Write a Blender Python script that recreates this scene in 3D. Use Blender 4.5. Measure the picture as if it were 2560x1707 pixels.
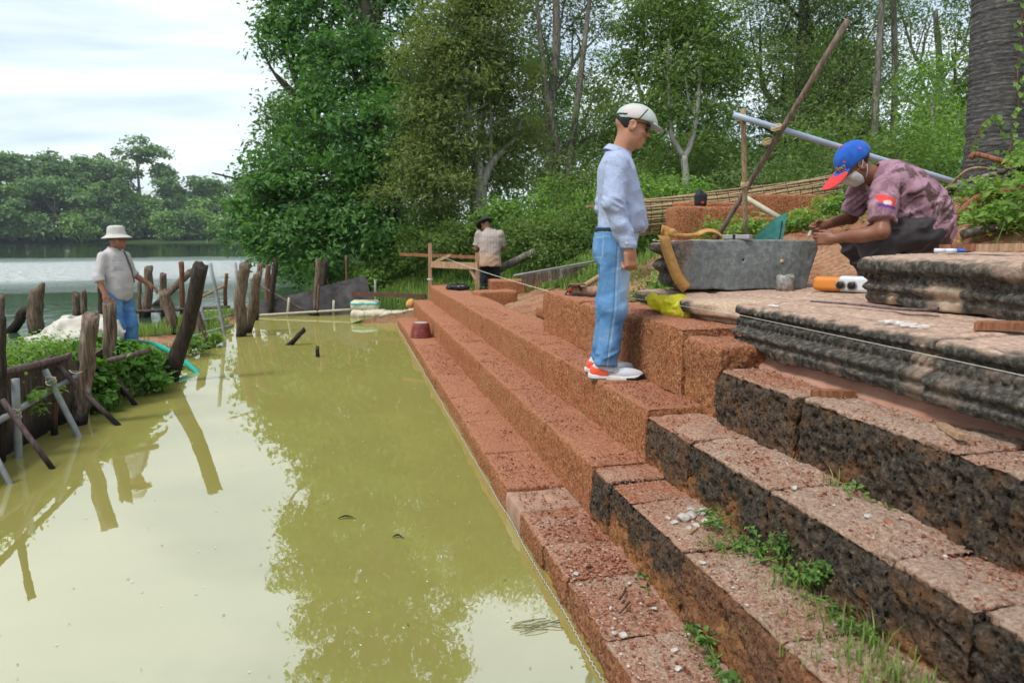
import bpy, bmesh, math, random
import numpy as np
from mathutils import Vector, Matrix

for _o in list(bpy.data.objects):
    bpy.data.objects.remove(_o)
S = bpy.context.scene
COL = S.collection
R = math.radians

# ---------------------------------------------------------------- camera
cam = bpy.data.cameras.new('camera')
cam.sensor_width = 36.0
cam.lens = 24.61
cam.clip_end = 4000
cam.clip_start = 0.05
cam.dof.use_dof = True
cam.dof.focus_distance = 4.3
cam.dof.aperture_fstop = 3.6
camo = bpy.data.objects.new('camera', cam)
camo.location = (0, 0, 1.60)
camo.rotation_euler = (R(90 - 8.437), 0, R(-13.24))
COL.objects.link(camo)
S.camera = camo

# ---------------------------------------------------------------- world, sun, exposure
SUN_EL, SUN_AZ = R(58), R(245)          # azimuth measured clockwise from +Y
W = bpy.data.worlds.new('World')
S.world = W
W.use_nodes = True
_n = W.node_tree.nodes
_l = W.node_tree.links
_n.clear()
_out = _n.new('ShaderNodeOutputWorld')
_bg = _n.new('ShaderNodeBackground')
_bg.inputs['Strength'].default_value = 1.0
_sky = _n.new('ShaderNodeTexSky')
_sky.sky_type = 'NISHITA'
_sky.sun_disc = False
_sky.sun_elevation = SUN_EL
_sky.sun_rotation = SUN_AZ
_sky.air_density = 1.0
_sky.dust_density = 2.5
_sky.ozone_density = 1.5
_ssc = _n.new('ShaderNodeVectorMath'); _ssc.operation = 'SCALE'; _ssc.inputs[3].default_value = 0.10
_l.new(_sky.outputs[0], _ssc.inputs[0])
# layered cloud cover, drawn on a plane overhead so it is the same from everywhere
_tc = _n.new('ShaderNodeTexCoord')
_sep = _n.new('ShaderNodeSeparateXYZ'); _l.new(_tc.outputs['Generated'], _sep.inputs[0])
_zz = _n.new('ShaderNodeMath'); _zz.operation = 'ADD'; _zz.inputs[1].default_value = 0.14
_za = _n.new('ShaderNodeMath'); _za.operation = 'ABSOLUTE'
_l.new(_sep.outputs[2], _za.inputs[0]); _l.new(_za.outputs[0], _zz.inputs[0])
_dv = _n.new('ShaderNodeVectorMath'); _dv.operation = 'DIVIDE'
_cmb = _n.new('ShaderNodeCombineXYZ')
for _i in range(3):
    _l.new(_zz.outputs[0], _cmb.inputs[_i])
_l.new(_tc.outputs['Generated'], _dv.inputs[0]); _l.new(_cmb.outputs[0], _dv.inputs[1])
_mp = _n.new('ShaderNodeMapping'); _mp.inputs['Scale'].default_value = (0.55, 1.0, 0.0); _mp.inputs['Location'].default_value = (3.1, 1.7, 0)
_l.new(_dv.outputs[0], _mp.inputs[0])
_nz = _n.new('ShaderNodeTexNoise'); _nz.inputs['Scale'].default_value = 1.3; _nz.inputs['Detail'].default_value = 7; _nz.inputs['Roughness'].default_value = 0.55; _nz.inputs['Distortion'].default_value = 0.6
_l.new(_mp.outputs[0], _nz.inputs['Vector'])
_rp = _n.new('ShaderNodeValToRGB')
_rp.color_ramp.elements[0].position = 0.36; _rp.color_ramp.elements[0].color = (0.40, 0.40, 0.40, 1)
_rp.color_ramp.elements[1].position = 0.58; _rp.color_ramp.elements[1].color = (1, 1, 1, 1)
_l.new(_nz.outputs['Fac'], _rp.inputs[0])
_nz2 = _n.new('ShaderNodeTexNoise'); _nz2.inputs['Scale'].default_value = 2.1; _nz2.inputs['Detail'].default_value = 6
_l.new(_mp.outputs[0], _nz2.inputs['Vector'])
_rp2 = _n.new('ShaderNodeValToRGB')
_rp2.color_ramp.elements[0].position = 0.3; _rp2.color_ramp.elements[0].color = (0.43, 0.51, 0.57, 1)
_rp2.color_ramp.elements[1].position = 0.65; _rp2.color_ramp.elements[1].color = (0.60, 0.64, 0.655, 1)
_l.new(_nz2.outputs['Fac'], _rp2.inputs[0])
_cs = _n.new('ShaderNodeVectorMath'); _cs.operation = 'SCALE'; _cs.inputs[3].default_value = 1.0
_l.new(_rp2.outputs[0], _cs.inputs[0])
_mix = _n.new('ShaderNodeMix'); _mix.data_type = 'RGBA'
_l.new(_rp.outputs[0], _mix.inputs['Factor'])
_l.new(_ssc.outputs[0], _mix.inputs[6]); _l.new(_cs.outputs[0], _mix.inputs[7])
_l.new(_mix.outputs[2], _bg.inputs['Color'])
_l.new(_bg.outputs[0], _out.inputs[0])

_s = bpy.data.lights.new('sun', 'SUN')
_s.energy = 1.5
_s.angle = R(14)
_s.color = (1.0, 0.96, 0.9)
suno = bpy.data.objects.new('sun', _s)
suno.rotation_euler = Vector((math.sin(SUN_AZ) * math.cos(SUN_EL), math.cos(SUN_AZ) * math.cos(SUN_EL), math.sin(SUN_EL))).to_track_quat('Z', 'Y').to_euler()
COL.objects.link(suno)

S.view_settings.view_transform = 'Standard'
S.view_settings.look = 'None'
S.view_settings.gamma = 1
S.view_settings.exposure = 1.0
S.view_settings.use_curve_mapping = False
S.render.engine = 'CYCLES'
S.cycles.use_denoising = True
S.cycles.use_adaptive_sampling = True
S.cycles.adaptive_threshold = 0.02
S.cycles.max_bounces = 5
S.cycles.diffuse_bounces = 3
S.cycles.glossy_bounces = 3
S.cycles.transmission_bounces = 4
S.cycles.transparent_max_bounces = 6
S.cycles.caustics_reflective = False
S.cycles.caustics_refractive = False

# ================================================================ helpers
def tag(o, label=None, cat=None, group=None, kind=None):
    if label: o['label'] = label
    if cat: o['category'] = cat
    if group: o['group'] = group
    if kind: o['kind'] = kind
    return o

def empty(name, loc=(0, 0, 0), rz=0.0, label=None, cat=None, group=None, scale=1.0):
    o = bpy.data.objects.new(name, None)
    COL.objects.link(o)
    o.location = loc
    o.rotation_euler = (0, 0, rz)
    o.scale = (scale,) * 3
    o.empty_display_size = 0.1
    return tag(o, label, cat, group)

def link(name, me, parent=None):
    o = bpy.data.objects.new(name, me)
    COL.objects.link(o)
    if parent is not None:
        o.parent = parent
    return o

def mesh(name, V, F, mat, parent=None, smooth=True, attrs=None, fmat=None):
    """V (n,3); F either an (m,k) int array or a list of index tuples."""
    me = bpy.data.meshes.new(name)
    V = np.asarray(V, np.float32)
    if isinstance(F, np.ndarray):
        m, k = F.shape
        me.vertices.add(len(V)); me.vertices.foreach_set('co', V.ravel())
        me.loops.add(m * k); me.loops.foreach_set('vertex_index', F.astype(np.int32).ravel())
        me.polygons.add(m)
        me.polygons.foreach_set('loop_start', np.arange(0, m * k, k, dtype=np.int32))
        me.polygons.foreach_set('loop_total', np.full(m, k, np.int32))
    else:
        me.from_pydata([tuple(v) for v in V], [], F)
        m = len(F)
    me.polygons.foreach_set('use_smooth', np.full(m, bool(smooth)))
    for mm in (mat if isinstance(mat, (list, tuple)) else [mat]):
        me.materials.append(mm)
    if fmat is not None:
        me.polygons.foreach_set('material_index', np.asarray(fmat, np.int32))
    me.update(calc_edges=True)
    me.validate()
    for k_, a in (attrs or {}).items():
        a = np.asarray(a, np.float32)
        at = me.attributes.new(k_, 'FLOAT', 'POINT' if len(a) == len(V) else 'FACE')
        at.data.foreach_set('value', a)
    return link(name, me, parent)

def join(parts):
    """[(V,F,...)] with equal face sizes -> one V,F"""
    Vs, Fs, n = [], [], 0
    for V, F in parts:
        Vs.append(V); Fs.append(np.asarray(F) + n); n += len(V)
    return np.concatenate(Vs), np.concatenate(Fs)

# ---- noise
def _h(ix, iy, iz, seed):
    n = ix * np.uint32(374761393) + iy * np.uint32(668265263) + iz * np.uint32(3266489917) + np.uint32((seed * 1274126177) & 0xFFFFFFFF)
    n = (n ^ (n >> np.uint32(13))) * np.uint32(1274126177)
    n = n ^ (n >> np.uint32(16))
    return (n & np.uint32(0xFFFFFF)).astype(np.float32) * np.float32(1 / 16777215.0)

def vnoise(P, seed=0):
    P = np.asarray(P, float)
    fl = np.floor(P); f = (P - fl).astype(np.float32)
    I = fl.astype(np.int64).astype(np.uint32)
    f = f * f * (3 - 2 * f)
    r = 0
    for dx in (0, 1):
        wx = f[:, 0] if dx else 1 - f[:, 0]
        for dy in (0, 1):
            wy = f[:, 1] if dy else 1 - f[:, 1]
            for dz in (0, 1):
                wz = f[:, 2] if dz else 1 - f[:, 2]
                r = r + wx * wy * wz * _h(I[:, 0] + np.uint32(dx), I[:, 1] + np.uint32(dy), I[:, 2] + np.uint32(dz), seed)
    return r * 2 - 1

def fbm(P, oct=3, seed=0, gain=0.5):
    r, a, s = 0, 1.0, 1.0
    for k in range(oct):
        r = r + a * vnoise(np.asarray(P) * s + 17.3 * k, seed + k); a *= gain; s *= 2.03
    return r

def worley(P, seed=0):
    P = np.asarray(P, float)
    fl = np.floor(P); f = (P - fl).astype(np.float32); I = fl.astype(np.int64)
    best = np.full(len(P), 9.0, np.float32)
    for dx in (-1, 0, 1):
        for dy in (-1, 0, 1):
            for dz in (-1, 0, 1):
                a, b, c = (I[:, 0] + dx).astype(np.uint32), (I[:, 1] + dy).astype(np.uint32), (I[:, 2] + dz).astype(np.uint32)
                d = (dx + _h(a, b, c, seed) - f[:, 0]) ** 2 + (dy + _h(a, b, c, seed + 7) - f[:, 1]) ** 2 + (dz + _h(a, b, c, seed + 13) - f[:, 2]) ** 2
                best = np.minimum(best, d)
    return np.sqrt(best)

def sstep(a, b, x):
    t = np.clip((x - a) / (b - a), 0, 1)
    return t * t * (3 - 2 * t)

# ---- tubes
def tube(pts, rad, sides=8, cap=True, squash=1.0, jit=0.0, seed=0):
    pts = np.asarray(pts, float); n = len(pts)
    rad = np.broadcast_to(np.asarray(rad, float), (n,))
    T = np.gradient(pts, axis=0); T /= np.linalg.norm(T, axis=1)[:, None] + 1e-9
    up = np.array([0, 0, 1.0]) if abs(T[0, 2]) < 0.9 else np.array([1.0, 0, 0])
    V = []
    u = np.cross(T[0], up); u /= np.linalg.norm(u)
    rs = np.random.RandomState(seed)
    ph = rs.rand(sides) * jit
    for i in range(n):
        u = u - T[i] * (u @ T[i]); u /= np.linalg.norm(u) + 1e-9
        w = np.cross(T[i], u)
        a = np.arange(sides) * 2 * np.pi / sides
        rr = rad[i] * (1 + (rs.rand(sides) - .5) * jit + (ph - jit / 2))
        V.append(pts[i] + (np.cos(a) * rr)[:, None] * u + (np.sin(a) * rr * squash)[:, None] * w)
    V = np.concatenate(V)
    F = []
    for i in range(n - 1):
        for j in range(sides):
            k = (j + 1) % sides
            F.append((i * sides + j, i * sides + k, (i + 1) * sides + k, (i + 1) * sides + j))
    F = np.array(F)
    if cap:
        V = np.concatenate([V, pts[:1], pts[-1:]])
        c0, c1 = len(V) - 2, len(V) - 1
        e = []
        for j in range(0, sides, 2):
            k, k2 = (j + 1) % sides, (j + 2) % sides
            e.append((c0, k2, k, j))
            o = (n - 1) * sides
            e.append((c1, o + j, o + k, o + k2))
        F = np.concatenate([F, np.array(e)])
    return V, F

def curve(pts, n=12):
    """Catmull-Rom through the points."""
    P = np.asarray(pts, float)
    P = np.concatenate([[2 * P[0] - P[1]], P, [2 * P[-1] - P[-2]]])
    out = []
    for i in range(1, len(P) - 2):
        for t in np.linspace(0, 1, n, endpoint=False):
            a, b, c, d = P[i - 1:i + 3]
            out.append(0.5 * (2 * b + (c - a) * t + (2 * a - 5 * b + 4 * c - d) * t * t + (3 * b - a - 3 * c + d) * t ** 3))
    out.append(P[-2])
    return np.array(out)

def box(cx, cy, cz, sx, sy, sz, bev=0.0):
    """closed bevelled box as V,F (quads only when bev=0)"""
    h = np.array([sx, sy, sz]) / 2
    V = np.array([[x, y, z] for x in (-1, 1) for y in (-1, 1) for z in (-1, 1)], float) * h + (cx, cy, cz)
    F = np.array([(0, 1, 3, 2), (4, 6, 7, 5), (0, 4, 5, 1), (2, 3, 7, 6), (0, 2, 6, 4), (1, 5, 7, 3)])
    return V, F

def bevelled(name, parts, mat, parent=None, bev=0.004, seg=2, smooth=False):
    V, F = join(parts)
    o = mesh(name, V, F, mat, parent, smooth)
    bm = bmesh.new(); bm.from_mesh(o.data)
    bmesh.ops.bevel(bm, geom=list(bm.edges), offset=bev, segments=seg, affect='EDGES', profile=0.5)
    bm.to_mesh(o.data); bm.free()
    return o

def orient(V, a, b, up=(0, 0, 1)):
    """map local x axis onto a->b (origin a)"""
    a = np.asarray(a, float); b = np.asarray(b, float)
    x = b - a; x /= np.linalg.norm(x)
    y = np.cross(up, x); y /= np.linalg.norm(y); z = np.cross(x, y)
    return a + V[:, :1] * x + V[:, 1:2] * y + V[:, 2:3] * z

def plank(a, b, w, t, n=10, wob=0.004, seed=0):
    L = np.linalg.norm(np.asarray(b, float) - np.asarray(a, float))
    xs = np.linspace(0, L, n)
    prof = np.array([(-w / 2, -t / 2), (w / 2, -t / 2), (w / 2, t / 2), (-w / 2, t / 2)])
    V = np.array([[x, p[0], p[1]] for x in xs for p in prof])
    V[:, 1:] += vnoise(V * 7 + seed * 3.7, seed)[:, None] * wob
    F = [(i * 4 + j, i * 4 + (j + 1) % 4, (i + 1) * 4 + (j + 1) % 4, (i + 1) * 4 + j) for i in range(n - 1) for j in range(4)]
    F += [(0, 3, 2, 1), ((n - 1) * 4, (n - 1) * 4 + 1, (n - 1) * 4 + 2, (n - 1) * 4 + 3)]
    return orient(V, a, b), np.array(F)

# ---- signed-distance modelling with surface nets
def surfnet(f, lo, hi, h):
    lo = np.asarray(lo, float); hi = np.asarray(hi, float)
    K = 4
    nb = np.ceil((hi - lo) / (h * K)).astype(int) + 1
    n = nb * K + 1
    ax = [lo[i] + h * np.arange(n[i]) for i in range(3)]
    # coarse pass on block centres
    cc = [lo[i] + h * K * (np.arange(nb[i]) + .5) for i in range(3)]
    C = np.stack(np.meshgrid(*cc, indexing='ij'), -1).reshape(-1, 3)
    dC = f(C).reshape(nb)
    act = np.abs(dC) < h * K * 1.3
    D = np.repeat(np.repeat(np.repeat(dC, K, 0), K, 1), K, 2)
    D = np.pad(D, ((0, 1),) * 3, mode='edge')
    A = np.zeros(n, bool)
    a0 = np.repeat(np.repeat(np.repeat(act, K, 0), K, 1), K, 2)
    A[:-1, :-1, :-1] |= a0; A[1:, :-1, :-1] |= a0; A[:-1, 1:, :-1] |= a0; A[:-1, :-1, 1:] |= a0
    A[1:, 1:, :-1] |= a0; A[1:, :-1, 1:] |= a0; A[:-1, 1:, 1:] |= a0; A[1:, 1:, 1:] |= a0
    idx = np.nonzero(A)
    P = np.stack([ax[i][idx[i]] for i in range(3)], -1)
    D[idx] = f(P)
    D[0] = D[-1] = 1; D[:, 0] = D[:, -1] = 1; D[:, :, 0] = D[:, :, -1] = 1
    s = D < 0
    c = np.zeros(np.array(n) - 1, np.int8)
    off = [(i, j, k) for i in (0, 1) for j in (0, 1) for k in (0, 1)]
    def sub(M, o): return M[o[0]:M.shape[0] - 1 + o[0], o[1]:M.shape[1] - 1 + o[1], o[2]:M.shape[2] - 1 + o[2]]
    for o in off: c += sub(s, o)
    cell = (c > 0) & (c < 8)
    ci = np.nonzero(cell)
    vid = np.full(c.shape, -1, np.int64); vid[ci] = np.arange(len(ci[0]))
    acc = np.zeros((len(ci[0]), 3)); cnt = np.zeros(len(ci[0]))
    for a in range(8):
        for b in range(a + 1, 8):
            oa, ob = off[a], off[b]
            if sum(abs(oa[i] - ob[i]) for i in range(3)) != 1: continue
            da = D[ci[0] + oa[0], ci[1] + oa[1], ci[2] + oa[2]]; db = D[ci[0] + ob[0], ci[1] + ob[1], ci[2] + ob[2]]
            m = (da < 0) != (db < 0)
            t = np.where(m, da / np.where(da == db, 1, da - db), 0)
            p = np.array(oa)[None] + t[:, None] * (np.array(ob) - np.array(oa))[None]
            acc += p * m[:, None]; cnt += m
    V = lo + h * (np.stack(ci, -1) + acc / np.maximum(cnt, 1)[:, None])
    Fs = []
    for axn in range(3):
        o = [0, 0, 0]; o[axn] = 1
        s0 = s; s1 = np.roll(s, -1, axn)
        ch = s0 != s1
        sl = [slice(1, -1)] * 3; sl[axn] = slice(0, -1)
        m = np.zeros_like(ch); m[tuple(sl)] = ch[tuple(sl)]
        e = np.stack(np.nonzero(m), -1)
        u, w = [(1, 2), (2, 0), (0, 1)][axn]
        q = []
        for du, dw in ((0, 0), (1, 0), (1, 1), (0, 1)):
            x = e.copy(); x[:, u] -= du; x[:, w] -= dw
            q.append(vid[x[:, 0], x[:, 1], x[:, 2]])
        q = np.stack(q, -1)
        fl = ~s0[e[:, 0], e[:, 1], e[:, 2]]
        q[fl] = q[fl][:, ::-1]
        Fs.append(q)
    F = np.concatenate(Fs)
    F = F[(F >= 0).all(1)]
    return V, F

def sdf(name, f, lo, hi, h, mat, parent=None, attrs=None, post=None):
    V, F = surfnet(f, lo, hi, h)
    if post is not None: V = post(V)
    return mesh(name, V, F, mat, parent, True, attrs(V) if attrs else None)

def smin(a, b, k):
    h = np.clip(.5 + .5 * (b - a) / k, 0, 1)
    return b + (a - b) * h - k * h * (1 - h)
def smax(a, b, k): return -smin(-a, -b, k)
def ssub(a, b, k): return smax(a, -b, k)

def cone(P, a, b, r1, r2):
    """round cone (capsule with two radii)"""
    a = np.asarray(a, float); b = np.asarray(b, float)
    d = b - a; L2 = d @ d
    t = np.clip(((P - a) @ d) / L2, 0, 1)
    return np.linalg.norm(P - a - t[:, None] * d, axis=1) - (r1 + (r2 - r1) * t)

def ell(P, c, r, M=None):
    q = P - np.asarray(c, float)
    if M is not None: q = q @ M
    r = np.asarray(r, float)
    k0 = np.linalg.norm(q / r, axis=1); k1 = np.linalg.norm(q / (r * r), axis=1)
    return k0 * (k0 - 1) / np.maximum(k1, 1e-6)

def rbox(P, c, hs, r, M=None):
    q = P - np.asarray(c, float)
    if M is not None: q = q @ M
    q = np.abs(q) - (np.asarray(hs, float) - r)
    return np.linalg.norm(np.maximum(q, 0), axis=1) + np.minimum(q.max(1), 0) - r

def rot(ax, deg):
    return np.array(Matrix.Rotation(R(deg), 3, ax))
def rotm(*a):
    M = np.eye(3)
    for ax, d in a: M = M @ rot(ax, d)
    return M

def loftz(P, zs, cx, rx, ry, cy=None, n=2.0):
    """vertical loft with super-elliptic sections"""
    z = P[:, 2]
    zs = np.asarray(zs, float)
    if zs[0] > zs[-1]:
        zs = zs[::-1]; cx = cx[::-1]; rx = rx[::-1]; ry = ry[::-1]; cy = cy[::-1] if cy is not None else None
    def I(v):
        from numpy import interp
        return (interp(z, zs, v) * 2 + interp(z - .015, zs, v) + interp(z + .015, zs, v)) / 4
    x0, a, b = I(cx), I(rx), I(ry)
    y0 = I(cy) if cy is not None else 0
    q = (np.abs((P[:, 0] - x0) / a) ** n + np.abs((P[:, 1] - y0) / b) ** n) ** (1 / n)
    d = (q - 1) * np.minimum(a, b)
    return np.maximum(d, np.maximum(zs[0] - z, z - zs[-1]))

# ---- leaves
def leaf_quads(C, Nrm, L, Wd, rs, fold=0.25, up=None):
    """one leaf = 2 triangles' worth (a quad bent along the midrib). C centres, Nrm normals"""
    n = len(C)
    Nrm = Nrm / (np.linalg.norm(Nrm, axis=1)[:, None] + 1e-9)
    t = rs.normal(size=(n, 3)) if up is None else up + rs.normal(size=(n, 3)) * .45
    t -= Nrm * (t * Nrm).sum(1)[:, None]
    t /= np.linalg.norm(t, axis=1)[:, None] + 1e-9
    b = np.cross(Nrm, t)
    L = np.broadcast_to(L, (n,))[:, None]; Wd = np.broadcast_to(Wd, (n,))[:, None]
    V = np.stack([C - t * L * .5, C + b * Wd * .5 - t * L * .05 + Nrm * Wd * fold, C + t * L * .5 - Nrm * L * .1, C - b * Wd * .5 - t * L * .05 + Nrm * Wd * fold], 1)
    return V.reshape(-1, 3), np.arange(4 * n).reshape(n, 4)

def foliage(lobes, n, L, Wd, seed=0, clump=40, rc=0.35, shell=0.55, updir=0.7, droop=0.0, flat=1.0):
    """leaves gathered in clumps spread through ellipsoid lobes: returns V,F,tint(per face)"""
    rs = np.random.RandomState(seed)
    lobes = np.asarray(lobes, float)          # cx cy cz rx ry rz
    vol = lobes[:, 3] * lobes[:, 4] + lobes[:, 4] * lobes[:, 5] + lobes[:, 3] * lobes[:, 5]
    nc = max(1, n // clump)
    li = rs.choice(len(lobes), nc, p=vol / vol.sum())
    d = rs.normal(size=(nc, 3)); d /= np.linalg.norm(d, axis=1)[:, None]
    rr = shell + (1 - shell) * rs.rand(nc) ** .7
    rr *= 1 + .22 * vnoise(d * 2.3 + li[:, None] * 9.1, seed)
    cc = lobes[li, :3] + d * rr[:, None] * lobes[li, 3:]
    tc = rs.rand(nc)
    k = rs.poisson(clump, nc) + 3
    ci = np.repeat(np.arange(nc), k)
    m = len(ci)
    rcl = rc * (.6 + .8 * rs.rand(nc))
    off = rs.normal(size=(m, 3)) * rcl[ci][:, None] * np.array([1, 1, .6 * flat])
    C = cc[ci] + off
    C[:, 2] -= droop * (off[:, 0] ** 2 + off[:, 1] ** 2)
    N = d[ci] * .5 + np.array([0, 0, updir]) + rs.normal(size=(m, 3)) * .45
    sz = (.45 + .9 * rs.rand(m) ** 1.3) * (.75 + .55 * rs.rand(nc))[ci]
    V, F = leaf_quads(C, N, L * sz, Wd * sz, rs)
    return V, F, np.clip(tc[ci] * .7 + rs.rand(m) * .3, 0, 1)

# ================================================================ materials
class NT:
    def __init__(s, name):
        s.m = bpy.data.materials.new(name); s.m.use_nodes = True
        s.t = s.m.node_tree; s.n = s.t.nodes; s.l = s.t.links
        s.b = s.n['Principled BSDF']; s.out = s.n['Material Output']
        s.b.inputs['Specular IOR Level'].default_value = 0.3
        s.b.inputs['Roughness'].default_value = 0.85
    def node(s, t, **k):
        x = s.n.new(t)
        for a, v in k.items(): setattr(x, a, v)
        return x
    def set(s, inp, v):
        if isinstance(v, bpy.types.NodeSocket): s.l.new(v, inp)
        elif isinstance(v, (tuple, list)) and len(v) == 3 and inp.type == 'RGBA': inp.default_value = (*v, 1)
        else: inp.default_value = v
    def pos(s, scale=(1, 1, 1), obj=False):
        o = s.node('ShaderNodeTexCoord').outputs['Object'] if obj else s.node('ShaderNodeNewGeometry').outputs['Position']
        mp = s.node('ShaderNodeMapping'); s.l.new(o, mp.inputs[0]); mp.inputs['Scale'].default_value = scale
        return mp.outputs[0]
    def noise(s, scale, detail=4, rough=.55, vec=None, dist=0.0):
        x = s.node('ShaderNodeTexNoise'); x.inputs['Scale'].default_value = scale; x.inputs['Detail'].default_value = detail
        x.inputs['Roughness'].default_value = rough; x.inputs['Distortion'].default_value = dist
        if vec is not None: s.l.new(vec, x.inputs['Vector'])
        else: s.l.new(s.pos(), x.inputs['Vector'])
        return x.outputs['Fac']
    def voro(s, scale, vec=None, feature='F1', out='Distance', rnd=1.0):
        x = s.node('ShaderNodeTexVoronoi', feature=feature); x.inputs['Scale'].default_value = scale; x.inputs['Randomness'].default_value = rnd
        s.l.new(vec if vec is not None else s.pos(), x.inputs['Vector'])
        return x.outputs[out]
    def wave(s, scale, vec, dist=2.0, axis='X', detail=2):
        x = s.node('ShaderNodeTexWave', bands_direction=axis); x.inputs['Scale'].default_value = scale; x.inputs['Distortion'].default_value = dist; x.inputs['Detail'].default_value = detail
        s.l.new(vec, x.inputs['Vector'])
        return x.outputs['Fac']
    def ramp(s, fac, *st):
        x = s.node('ShaderNodeValToRGB'); e = x.color_ramp.elements
        while len(e) < len(st): e.new(.5)
        for i, (p, c) in enumerate(st):
            e[i].position = p; e[i].color = (*c, 1) if isinstance(c, (tuple, list)) else (c, c, c, 1)
        s.l.new(fac, x.inputs[0])
        return x.outputs[0]
    def mix(s, f, a, b, mode='MIX'):
        x = s.node('ShaderNodeMix', data_type='RGBA', blend_type=mode)
        s.set(x.inputs['Factor'], f); s.set(x.inputs[6], a); s.set(x.inputs[7], b)
        return x.outputs[2]
    def math(s, op, a, b=0.0, c=None):
        x = s.node('ShaderNodeMath', operation=op)
        s.set(x.inputs[0], a); s.set(x.inputs[1], b)
        if c is not None: s.set(x.inputs[2], c)
        return x.outputs[0]
    def attr(s, name):
        return s.node('ShaderNodeAttribute', attribute_name=name).outputs['Fac']
    def rnd(s):
        return s.node('ShaderNodeObjectInfo').outputs['Random']
    def nz(s):
        x = s.node('ShaderNodeSeparateXYZ'); s.l.new(s.node('ShaderNodeNewGeometry').outputs['Normal'], x.inputs[0])
        return x.outputs[2]
    def bump(s, h, strength=.5, dist=.01, normal=None):
        x = s.node('ShaderNodeBump'); x.inputs['Strength'].default_value = strength; x.inputs['Distance'].default_value = dist
        s.l.new(h, x.inputs['Height'])
        if normal is not None: s.l.new(normal, x.inputs['Normal'])
        return x.outputs[0]
    def fin(s, col=None, rough=None, normal=None, spec=None, **k):
        if col is not None: s.set(s.b.inputs['Base Color'], col)
        if rough is not None: s.set(s.b.inputs['Roughness'], rough)
        if normal is not None: s.l.new(normal, s.b.inputs['Normal'])
        if spec is not None: s.set(s.b.inputs['Specular IOR Level'], spec)
        for a, v in k.items(): s.set(s.b.inputs[a], v)
        return s.m

def simple(name, col, rough=.7, var=.15, nscale=20., bumps=0.0, bscale=60., spec=.3, obj=True, metallic=0.0):
    t = NT(name)
    v = t.pos(obj=obj)
    n = t.noise(nscale, 4, vec=v)
    lo = tuple(c * (1 - var) for c in col); hi = tuple(min(1, c * (1 + var)) for c in col)
    c = t.ramp(n, (.3, lo), (.7, hi))
    nb = t.bump(t.noise(bscale, 4, vec=v), .6, bumps) if bumps else None
    return t.fin(c, rough, nb, spec, Metallic=metallic)

def m_laterite():
    t = NT('laterite')
    v = t.pos()
    fine = t.noise(62, 6, .72, v)
    mid = t.noise(9, 4, .6, v)
    pit = t.ramp(t.voro(58, v), (.10, 0.), (.30, 1.))
    r0 = t.rnd()
    base = t.ramp(fine, (.34, (.085, .026, .013)), (.45, (.30, .095, .045)), (.55, (.43, .165, .08)), (.68, (.56, .29, .16)))
    tan = t.ramp(fine, (.34, (.11, .045, .02)), (.46, (.33, .15, .065)), (.58, (.46, .25, .12)), (.70, (.58, .40, .24)))
    k = t.math('ADD', t.math('MULTIPLY', t.ramp(mid, (.38, 0.), (.66, 1.)), .5), t.math('MULTIPLY', r0, .25))
    base = t.mix(k, base, tan)
    base = t.mix(t.math('MULTIPLY', t.math('SUBTRACT', 1.0, pit), .75), base, (.055, .020, .012))
    # grey-black crust of the weathered courses
    crust = t.ramp(t.noise(48, 6, .75, v), (.33, (.012, .010, .008)), (.46, (.050, .042, .034)), (.57, (.105, .084, .064)), (.70, (.27, .175, .105)))
    crust = t.mix(t.ramp(t.noise(11, 4, .6, v), (.50, 0.), (.66, .65)), crust, (.17, .085, .04))
    hole = t.ramp(t.voro(43, t.pos((1, 1, .75)), rnd=.9), (.16, 1.), (.27, 0.))
    crust = t.mix(t.math('MULTIPLY', hole, .85), crust, (.006, .005, .004))
    c = t.mix(t.attr('stain'), base, crust)
    och = t.ramp(t.noise(46, 5, .7, v), (.32, (.10, .038, .014)), (.52, (.34, .155, .055)), (.72, (.52, .30, .13)))
    c = t.mix(t.math('MULTIPLY', t.attr('ochre'), .85), c, och)
    # trodden dust and grit on the treads
    dcol = t.ramp(t.noise(75, 6, .75, v), (.34, (.20, .115, .08)), (.48, (.41, .27, .195)), (.62, (.53, .40, .315)), (.75, (.64, .54, .46)))
    dred = t.ramp(t.noise(75, 6, .75, v), (.34, (.13, .042, .022)), (.48, (.40, .165, .092)), (.66, (.54, .29, .185)))
    d = t.mix(t.attr('pale'), dred, dcol)
    c = t.mix(t.attr('dust'), c, d)
    h = t.math('ADD', t.math('MULTIPLY', fine, 1.6), t.math('SUBTRACT', t.math('MULTIPLY', pit, .55), t.math('MULTIPLY', hole, t.math('MULTIPLY', t.attr('stain'), 1.2))))
    nb = t.bump(h, 1.0, .011)
    return t.fin(c, .93, nb, .12)

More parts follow.
